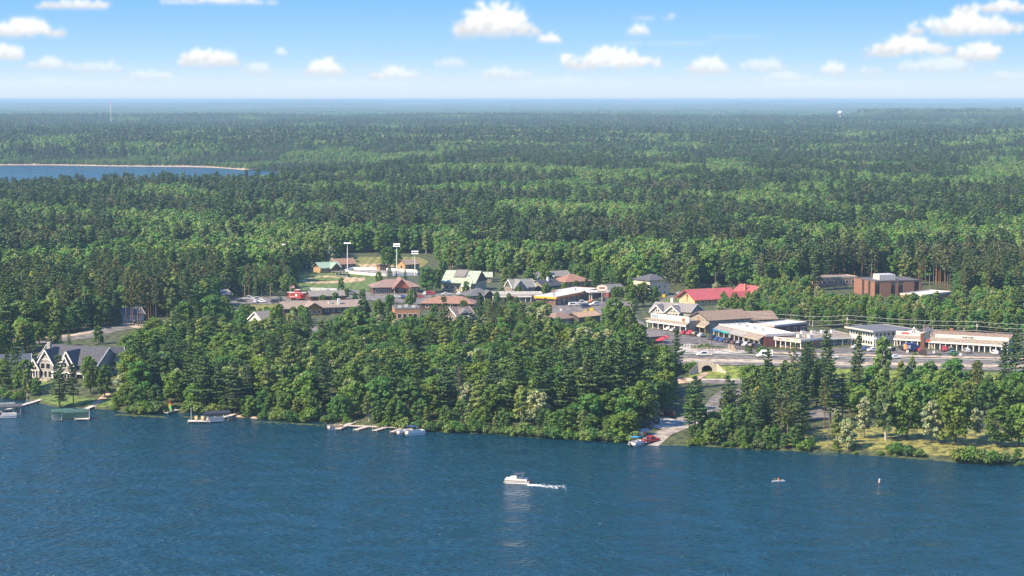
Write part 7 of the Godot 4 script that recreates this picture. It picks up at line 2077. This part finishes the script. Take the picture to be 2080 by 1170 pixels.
	for p in single: plant(p[0], p[1], p[2], p[3], p[4])
	for p in [[186.1, -1663.9, 8.6], [192.7, -1693.2, 7.5], [213.2, -1635.1, 8.9], [-411.4, -1765.6, 8.7], [-242.8, -1374.5, 7.5], [348.1, -1483, 8.1], [276.8, -1386.2, 7.6], [209.4, -1011.3, 11.6], [-31.7, -1389.5, 8.3]]:
		plant("rust_red_pine", p[0], p[1], p[2])
	for p in [[109.1, -554.9, 4.0], [111.6, -553.6, 3.4], [114.4, -551.7, 2.6], [107.5, -556.5, 3.2], [124.3, -545.6, 4.2], [127.1, -544.4, 4.4], [129.9, -543.2, 4.0], [132.9, -542.5, 4.2], [135.8, -542.2, 3.6], [-169.8, -665.2, 3.2], [-165.6, -661.8, 3.4], [-172.7, -670.3, 3.6], [80.8, -686.5, 3.0], [84, -687.1, 3.4], [87.2, -685.2, 3.6], [90.9, -685.1, 3.0], [61.4, -693.1, 3.4], [63.7, -694.7, 3.0], [87.3, -730.1, 2.6], [92, -726.6, 3.2], [94.4, -725.9, 2.4], [141, -736.8, 2.6], [147.4, -723.3, 1.2], [160.9, -719.1, 1.6], [156.3, -722.6, 1.1], [71.7, -747.5, 1.3], [73.8, -748.2, 1.6], [102.4, -684.1, 3.4], [51.5, -572.1, 2.0]]:
		plant("shrub", p[0], p[1], p[2])
	for i in 9:   # bare-trunked red pines beside the gravel yard
		plant("red_pine", red_row(i).x, red_row(i).y, rng.randf_range(21, 25), 0.75)
	# small trees between the houses of the town
	wood([-92.5, -930.5, -79.8, -944.1, -18.7, -943.3, 18.7, -942.9, 44.7, -1029.2, 57.6, -966.5, 54.2, -838.6, 18.4, -820.7, -16.7, -839.2, -51.2, -858.6, -87.8, -883], 12.0, [["oak_tree", 0.4, 4.0, 7.0], ["maple_tree", 0.4, 4.0, 7.0], ["spruce_tree", 0.1, 5, 8], ["shrub", 0.2, 1.5, 3]], 1.0, false)
	wood([-41.6, -1047.2, 20.4, -1029.5, 45.4, -1046.2, 63.2, -978.9, 60.9, -942.5, 43.1, -991.7, 20, -1007.7, -40.9, -1030.2], 9.0, [["oak_tree", 0.4, 7, 11], ["maple_tree", 0.4, 7, 11], ["spruce_tree", 0.2, 8, 12]], 1.0, false)
	wood([-16.6, -854.3, 18.8, -838.9, 15.9, -796.6, -15.6, -803.6], 6.5, [["oak_tree", 0.4, 5, 8.5], ["maple_tree", 0.4, 5, 8.5], ["silver_maple", 0.1, 6, 8], ["red_pine", 0.1, 9, 12]], 1.0, false)
	# clearings where only the trees above stand
	keep_off(flat([-103.7, -944.5, -117.6, -1071.6, -97.7, -1125.3, -103.8, -1195.7, -47.4, -1194.7, -37.9, -1092.1, -7.8, -1052.6, 20.8, -1046.5, 45.4, -1046.2, 57.6, -966.5, 53.7, -829.4, 18.2, -811.9, -16.7, -839.2, -50.7, -849, -88.7, -849.5, -121.8, -859.2, -132.2, -933.1]))
	keep_off(flat([139.5, -941.7, 131.1, -878.6, 161.9, -856.6, 195.4, -868.1, 211.6, -941.2, 207, -1016.7, 166.7, -1017.1]))
	keep_off(flat([87.1, -942.3, 83.9, -865.1, 106.5, -864.9, 120.3, -978.2, 94.8, -1004.4]))
	keep_off(flat([56.3, -838.6, 66.5, -991.6, 80.9, -1018, 86.4, -966.2, 89.1, -919.5, 85.3, -857.3, 77.6, -820.3]))
	keep_off(flat([72.5, -857.4, 87.6, -838.3, 106.1, -820, 136.4, -805.8, 198.6, -782.1, 180.9, -711.6, 59.5, -701.9]))
	var mixed := [["oak_tree", 0.28, 12, 17], ["maple_tree", 0.26, 11, 16], ["aspen_tree", 0.20, 13, 18], ["white_pine", 0.16, 17, 24], ["silver_maple", 0.05, 10, 14], ["spruce_tree", 0.05, 11, 17]]
	var pines := [["white_pine", 0.12, 13, 20], ["oak_tree", 0.32, 8, 15], ["maple_tree", 0.27, 7, 14], ["aspen_tree", 0.22, 8, 15], ["silver_maple", 0.08, 9, 13]]
	var low := [["oak_tree", 0.38, 6, 10], ["maple_tree", 0.32, 5, 9], ["aspen_tree", 0.2, 7, 11], ["shrub", 0.3, 2.5, 4.5]]
	for p in [[-111.6, -631.1, -106.4, -631.8, -106.7, -637.8, -112.7, -636.9], [-91.7, -623.8, -84.3, -625, -84.9, -629, -92.4, -629], [-49.8, -606.7, -44.7, -605.4, -44.8, -613.8, -48.6, -614.8], [-56.1, -609.7, -51.7, -608.3, -52, -612.2, -56.5, -613.8]]: keep_off(flat(p))
	# shore fringe, then the wood behind it
	fringe(-130.6, 34.3, 1.9)
	fringe(50.4, 84.5, 2.4, 0.75)
	fringe(86.5, 105.4, 5.0, 0.4)
	fringe(136.6, 144.5, 2.6, 0.7)
	wood([-129.9, -650.5, -105.5, -639.9, -81.6, -628.1, -60.5, -620.8, -65.5, -673.3, -133.8, -687.5], 6.8, mixed, 0.85, true, 1.2)
	wood([-133.8, -687.5, -65.5, -673.3, -73.5, -756.5, -136.8, -773.8, -141.5, -713.9], 7.2, mixed, 0.68, true, 1.3)
	wood([-60.5, -620.8, -21.1, -602.3, 8.9, -593.3, 36.6, -585.1, 44.2, -609.9, 54.1, -656.5, 51.1, -682.7, -6.9, -690.3, -65.5, -673.3], 6.8, pines, 1.0, true, 1.18)
	wood([-65.5, -673.3, -6.9, -690.3, 51.1, -682.7, 57, -692, 57.9, -699.6, 49.6, -737.5, -7.4, -737.9, -73.5, -756.5], 7.2, [["oak_tree", 0.34, 5.5, 11.5], ["maple_tree", 0.28, 5.5, 11], ["aspen_tree", 0.24, 6, 12], ["silver_maple", 0.04, 7, 10], ["white_pine", 0.06, 10, 15]], 1.0, true, 1.3)
	wood([-136.8, -773.8, -73.5, -756.5, -7.4, -737.9, 49.6, -737.5, 47.5, -762.7, -7.6, -767.8, -75.2, -774.8, -126.6, -794.7], 6.8, [["oak_tree", 0.4, 6, 9], ["maple_tree", 0.35, 6, 9], ["aspen_tree", 0.25, 7, 10]])
	wood([-174.3, -671.1, -161.7, -660.6, -157.6, -664.6, -165.9, -678.5, -190.4, -693.7, -210.1, -701.6], 5.5, low)
	wood([-130.6, -650.7, -120.4, -651.8, -127.7, -673.2, -133.2, -667], 6.0, mixed, 0.6)
	# trees between the town and the wood
	wood([-91.9, -768.7, -95.3, -797.8, -60.3, -807.7, -48, -804, -7.9, -796.8, -7.6, -767.8, -75.2, -774.8], 6.8, [["oak_tree", 0.36, 5, 8], ["maple_tree", 0.36, 5, 8], ["aspen_tree", 0.12, 5, 8], ["silver_maple", 0.1, 6, 8], ["white_pine", 0.06, 7, 10]], 1.0, true, 1.25)
	wood([-8, -807, 15.9, -800, 51.3, -793, 48.9, -755.1, -7.6, -767.8], 6.0, [["oak_tree", 0.4, 4.5, 7], ["maple_tree", 0.4, 4.5, 7], ["shrub", 0.3, 2.5, 4]])
	# park wood
	wood([49.8, -576.4, 51.5, -571.3, 78.8, -562.3, 85.2, -567.5, 88.8, -592, 79.2, -609.1, 69.1, -600.8, 56.2, -591.2], 5.2, [["white_pine", 0.4, 11, 17], ["oak_tree", 0.28, 6, 10], ["maple_tree", 0.25, 6, 10], ["silver_maple", 0.1, 7, 9], ["shrub", 0.4, 2.0, 3.6]])
	wood([68.9, -599.1, 78.6, -655.7, 98.1, -655.1, 108.7, -639.9, 109.4, -608, 89.4, -596.1], 6.5, [["white_pine", 0.4, 14, 19], ["oak_tree", 0.3, 8, 12], ["aspen_tree", 0.3, 9, 13]])
	wood([95.1, -681.1, 109.2, -673.7, 128.7, -661, 175.1, -649.6, 162.5, -602.1, 129.6, -602.9, 114, -616.6, 110.3, -649.6, 97, -670.5], 6.4, [["oak_tree", 0.32, 8, 12], ["maple_tree", 0.28, 8, 12], ["aspen_tree", 0.25, 9, 13], ["shrub", 0.2, 3, 5]])
	wood([102.3, -567.8, 125.3, -582.3, 154.6, -577.8, 150.1, -555.2, 127.1, -557.9, 107.2, -563.9], 13.0, [["oak_tree", 0.5, 11, 14], ["silver_maple", 0.2, 10, 12], ["maple_tree", 0.3, 10, 13]])
	wood([80.1, -561.3, 92.2, -558.3, 105.1, -552.5, 117.7, -546.4, 141.7, -538.7, 142.4, -541.4, 118.2, -548.8, 105.6, -554.9, 92.7, -561.2, 80.4, -563.8], 5.0, [["shrub", 1.0, 0.8, 2.2]])
	# wood behind the shops and round the offices
	wood([85.3, -857.3, 106.1, -820, 136.4, -805.8, 209.4, -778.8, 243.6, -907.4, 203, -907.5, 182, -892.7, 159.1, -914.4, 143.9, -965.6, 112.3, -942, 88.7, -915.1], 5.6, [["oak_tree", 0.3, 7, 10], ["maple_tree", 0.3, 7, 10], ["aspen_tree", 0.32, 8, 11], ["silver_maple", 0.04, 7, 9], ["spruce_tree", 0.04, 7, 10]])
	wood([243.6, -907.4, 204.5, -914.1, 222.5, -990.2, 269.1, -1003.2], 6.2, [["red_pine", 0.35, 17, 21], ["white_pine", 0.25, 17, 22], ["oak_tree", 0.25, 12, 15], ["maple_tree", 0.15, 11, 14]])
	# wood beyond the lake road
	wood([-227.5, -774, -203.9, -787.5, -177.1, -799.4, -168.9, -822.9, -166, -844.8, -132.5, -859.4, -130, -917.3, -138.9, -981.1, -175.4, -994.9, -277.6, -947], 6.4, [["white_pine", 0.3, 17, 23], ["red_pine", 0.2, 18, 22], ["aspen_tree", 0.16, 12, 17], ["maple_tree", 0.16, 11, 15], ["oak_tree", 0.14, 11, 15], ["spruce_tree", 0.04, 12, 17]])
	wood([-131.8, -930.8, -102.7, -939.8, -110, -1006.7, -140.7, -993.9], 6.2, [["maple_tree", 0.35, 9, 12], ["red_pine", 0.25, 12, 16], ["oak_tree", 0.2, 9, 12], ["spruce_tree", 0.2, 9, 13]])
	wood([-124.8, -822.1, -119.7, -859.2, -93, -849.5, -81.4, -818.3, -78.1, -784.5, -120.6, -794.5], 7.4, [["oak_tree", 0.5, 4.5, 7], ["maple_tree", 0.5, 4.5, 7]])
	wood([-206.8, -702.5, -188.4, -719.6, -184, -753.9, -187.2, -766.9, -223.1, -759], 7.0, mixed, 0.8)
	for p in wooded: keep_off(p)
	name_trees()
	for key in mass:
		var kind: String = key.get_slice(" ", 0)
		var p: Array = kinds[kind][int(key.get_slice(" ", 1))]
		scatter(kind + "s_of_the_wood", one_mesh([p[1], p[2]]), mass[key][0])

func fringe(x0: float, x1: float, step: float, grow := 1.0) -> void:
	var x := x0
	while x < x1:
		x += step * rng.randf_range(0.6, 1.4)
		var z := shore_z(x)
		if rng.randf() < 0.75 and not is_taken(x, z - 0.8): plant("shrub", x, z - rng.randf_range(-0.2, 1.4), rng.randf_range(2.0, 4.2) * grow)
		var q := z - rng.randf_range(1.8, 5.5)
		if rng.randf() < 0.8 and not is_taken(x, q) and not too_near(x, q, 1.6): plant(["oak_tree", "maple_tree", "aspen_tree", "maple_tree"][rng.randi() % 4], x, q, rng.randf_range(4.5, 9.0) * grow, 1.15)

func red_row(i: int) -> Vector2:
	var a := Vector2(-159.8, -819.1)
	var b := Vector2(-146.5, -815.3)
	return a.lerp(b, i / 8.0) + Vector2(0, [0.0, -3.0, 1.5, -1.0, 2.0, -4.0, 0.5, -2.0, 1.0][i])

const NTH := ["nearest", "second nearest", "third nearest", "fourth nearest", "fifth nearest", "sixth nearest", "seventh nearest", "eighth nearest", "ninth nearest", "tenth nearest", "eleventh nearest", "twelfth nearest", "thirteenth nearest", "fourteenth nearest", "fifteenth nearest", "sixteenth nearest", "seventeenth nearest", "eighteenth nearest", "one of the farthest"]
func name_trees() -> void:
	var same := {}
	for p in planted:
		if p[0] == null: continue
		var best: Array = spots[0]
		var d := 1e9
		for s in spots:
			var e := Vector2(p[3] - s[1], p[4] - s[2]).length()
			if e < d: d = e; best = s
		var dx: float = p[3] - best[1]
		var dz: float = p[4] - best[2]
		var where := "to the right of" if dx > 0.0 else "to the left of"
		if absf(dz) > absf(dx): where = "in front of" if dz > 0.0 else "behind"
		var kind: String = p[1].replace("_", " ")
		var size: String = "tall" if p[5] > 18.0 else ("small" if p[5] < 8.0 else "mid-sized")
		var look := "%s %s" % [TONES[p[2]][3], kind]
		if p[1] == "dead_tree": look = "bare grey dead tree"
		elif p[1] == "silver_maple": look = "silvery-leaved maple"
		elif p[1] == "blue_spruce": look = "blue spruce"
		elif p[1] == "rust_red_pine": look = "rust-red dying pine"
		var label := "%s %s %s %s" % [size, look, where, best[0]]
		if not same.has(label): same[label] = []
		same[label].append([d, p[0], p[1]])
	for label in same:
		var list: Array = same[label]
		list.sort_custom(func(a, b): return a[0] < b[0])
		for i in list.size():
			var text: String = label
			if list.size() > 1: text = "%s %s" % [NTH[mini(i, NTH.size() - 1)], label]
			var kind: String = list[i][2]
			tag(list[i][1], text, "shrub" if kind == "shrub" else "tree", kind.replace("_", " ") + "s of the town and shore")

# ---------------------------------------------------------------- the forest out to the horizon
func forest() -> void:
	var stand := FastNoiseLite.new()
	stand.seed = 21
	stand.frequency = 0.0045
	stand.fractal_octaves = 3
	var patch := FastNoiseLite.new()
	patch.seed = 22
	patch.frequency = 0.02
	var brown := mat(0.12, 0.085, 0.06, 0.9, "wood")
	var red := mat(0.22, 0.13, 0.085, 0.9, "wood")
	var white := mat(0.55, 0.52, 0.46, 0.8, "wood")
	for ring in [[950.0, 3200.0, 6.4, 0.55, 1.0, ""], [3200.0, 8600.0, 11.0, 0.16, 1.35, "distant_"]]:
		var fine: float = ring[3]
		var protos := []   # [name, mesh, made height, low, high]
		protos.append(["white_pines", one_mesh(white_pine(24.0, 4.6, PINE, brown, fine)), 24.0, 19.0, 27.0])
		protos.append(["white_pines", one_mesh(white_pine(22.0, 4.2, PINE, brown, fine)), 22.0, 17.0, 25.0])
		protos.append(["red_pines", one_mesh(red_pine(21.0, 3.3, REDPINE, red, fine)), 21.0, 17.0, 23.0])
		protos.append(["red_pines", one_mesh(red_pine(20.0, 3.0, REDPINE, red, fine)), 20.0, 17.0, 22.0])
		protos.append(["broadleaf_trees", one_mesh(broadleaf(14.0, 4.4, 0.15, OAK, brown, fine)), 14.0, 12.0, 18.0])
		protos.append(["broadleaf_trees", one_mesh(broadleaf(14.0, 4.0, 0.15, MAPLE, brown, fine)), 14.0, 12.0, 18.0])
		protos.append(["aspens", one_mesh(broadleaf(15.0, 3.2, 0.2, ASPEN, white, fine, 0.3)), 15.0, 12.0, 18.0])
		protos.append(["spruces", one_mesh(spruce(17.0, 3.2, SPRUCE, brown, fine)), 17.0, 12.0, 20.0])
		var bufs := []
		for p in protos: bufs.append(PackedFloat32Array())
		var s: float = ring[2]
		var reach: float = ring[1]
		var iz := 0
		var z: float = -ring[0] * 0.95
		while z > -reach:
			z -= s * 0.9
			iz += 1
			var half := -z * 0.275 + 45.0
			var x := -half
			while x < half:
				x += s
				var px := x + rng.randf_range(-0.42, 0.42) * s
				var pz := z + rng.randf_range(-0.42, 0.42) * s
				var r := sqrt(px * px + pz * pz)
				if r < ring[0] or r > reach: continue
				if r < 1400.0 and is_taken(px, pz): continue
				var wet := false
				for k in far_lakes:
					if lake_edge(k, px, pz) < 0.05: wet = true
				if wet: continue
				var v := stand.get_noise_2d(px, pz) + 0.35 * patch.get_noise_2d(px, pz)
				var q := v + rng.randf_range(-0.22, 0.22)
				var pick := 0
				if q < -0.38: pick = 2 + rng.randi() % 2
				elif q < -0.24: pick = rng.randi() % 2
				elif q < -0.2: pick = 7 if rng.randf() < 0.5 else 5
				elif q < 0.13: pick = 4 + rng.randi() % 2
				else: pick = 6 if rng.randf() < 0.6 else 4
				var grow: float = ring[4]
				if lake_edge(far_lakes[0], px, pz) < 0.5 or lake_edge(far_lakes[1], px, pz) < 1.0: grow *= 0.6
				put_tree(bufs, pick, protos[pick], px, pz, grow, v)
		for i in protos.size():
			scatter(ring[5] + protos[i][0], protos[i][1], bufs[i])
	# beyond that, groves of tree tops
	var groves := []
	for i in 3:
		begin(true)
		for t in 84:
			var c := Vector3(rng.randf_range(-34, 34), rng.randf_range(4, 15), rng.randf_range(-34, 34))
			var base: Color = [PINE, PINE, SPRUCE, OAK, MAPLE, ASPEN][rng.randi() % 6]
			lump(c, Vector3(3.6, rng.randf_range(4, 8), 3.6), 6, 4.6, base)
		groves.append(mesh_done(leaf_mat("broad")))
	var gb := [PackedFloat32Array(), PackedFloat32Array(), PackedFloat32Array()]
	var r2 := 8400.0
	while r2 < 26000.0:
		var step := 58.0
		var w := -20.0
		var dw := rad_to_deg(step / r2)
		while w < 20.0:
			w += dw * rng.randf_range(0.85, 1.15)
			var rr := r2 + rng.randf_range(-25, 25)
			var px := sin(deg_to_rad(w)) * rr
			var pz := -cos(deg_to_rad(w)) * rr
			var wet := false
			for k in far_lakes:
				if lake_edge(k, px, pz) < 0.1: wet = true
			if wet: continue
			if ground_y(px, pz) > 52.0: continue
			var v := stand.get_noise_2d(px * 0.6, pz * 0.6)
			put_tree(gb, rng.randi() % 3, ["", null, 1.0, 0.9, 1.25], px, pz, 0.95, v)
		r2 += step * 0.9
	for i in 3: scatter("horizon_woods", groves[i], gb[i])

func put_tree(bufs: Array, pick: int, p: Array, x: float, z: float, grow: float, v: float) -> void:
	var s: float = rng.randf_range(p[3], p[4]) / p[2] * grow
	var w := s * rng.randf_range(0.9, 1.12)
	var a := rng.randf() * TAU
	var t := rng.randf_range(0.76, 1.28) * (1.0 + 0.4 * v)
	var warm := rng.randf_range(0.88, 1.14)
	var ca := cos(a) * w
	var sa := sin(a) * w
	var row := PackedFloat32Array([ca, 0, sa, x, 0, s, 0, ground_y(x, z) - 0.2, -sa, 0, ca, z, t * warm, t, t * rng.randf_range(0.85, 1.1), 1])
	bufs[pick].append_array(row)

func scatter(called: String, m: Mesh, buf: PackedFloat32Array) -> void:
	var mm := MultiMesh.new()
	mm.transform_format = MultiMesh.TRANSFORM_3D
	mm.use_colors = true
	mm.mesh = m
	mm.instance_count = buf.size() / 16
	mm.buffer = buf
	var o := MultiMeshInstance3D.new()
	o.name = numbered(called)
	o.multimesh = mm
	o.set_meta("kind", "stuff")
	add_child(o)
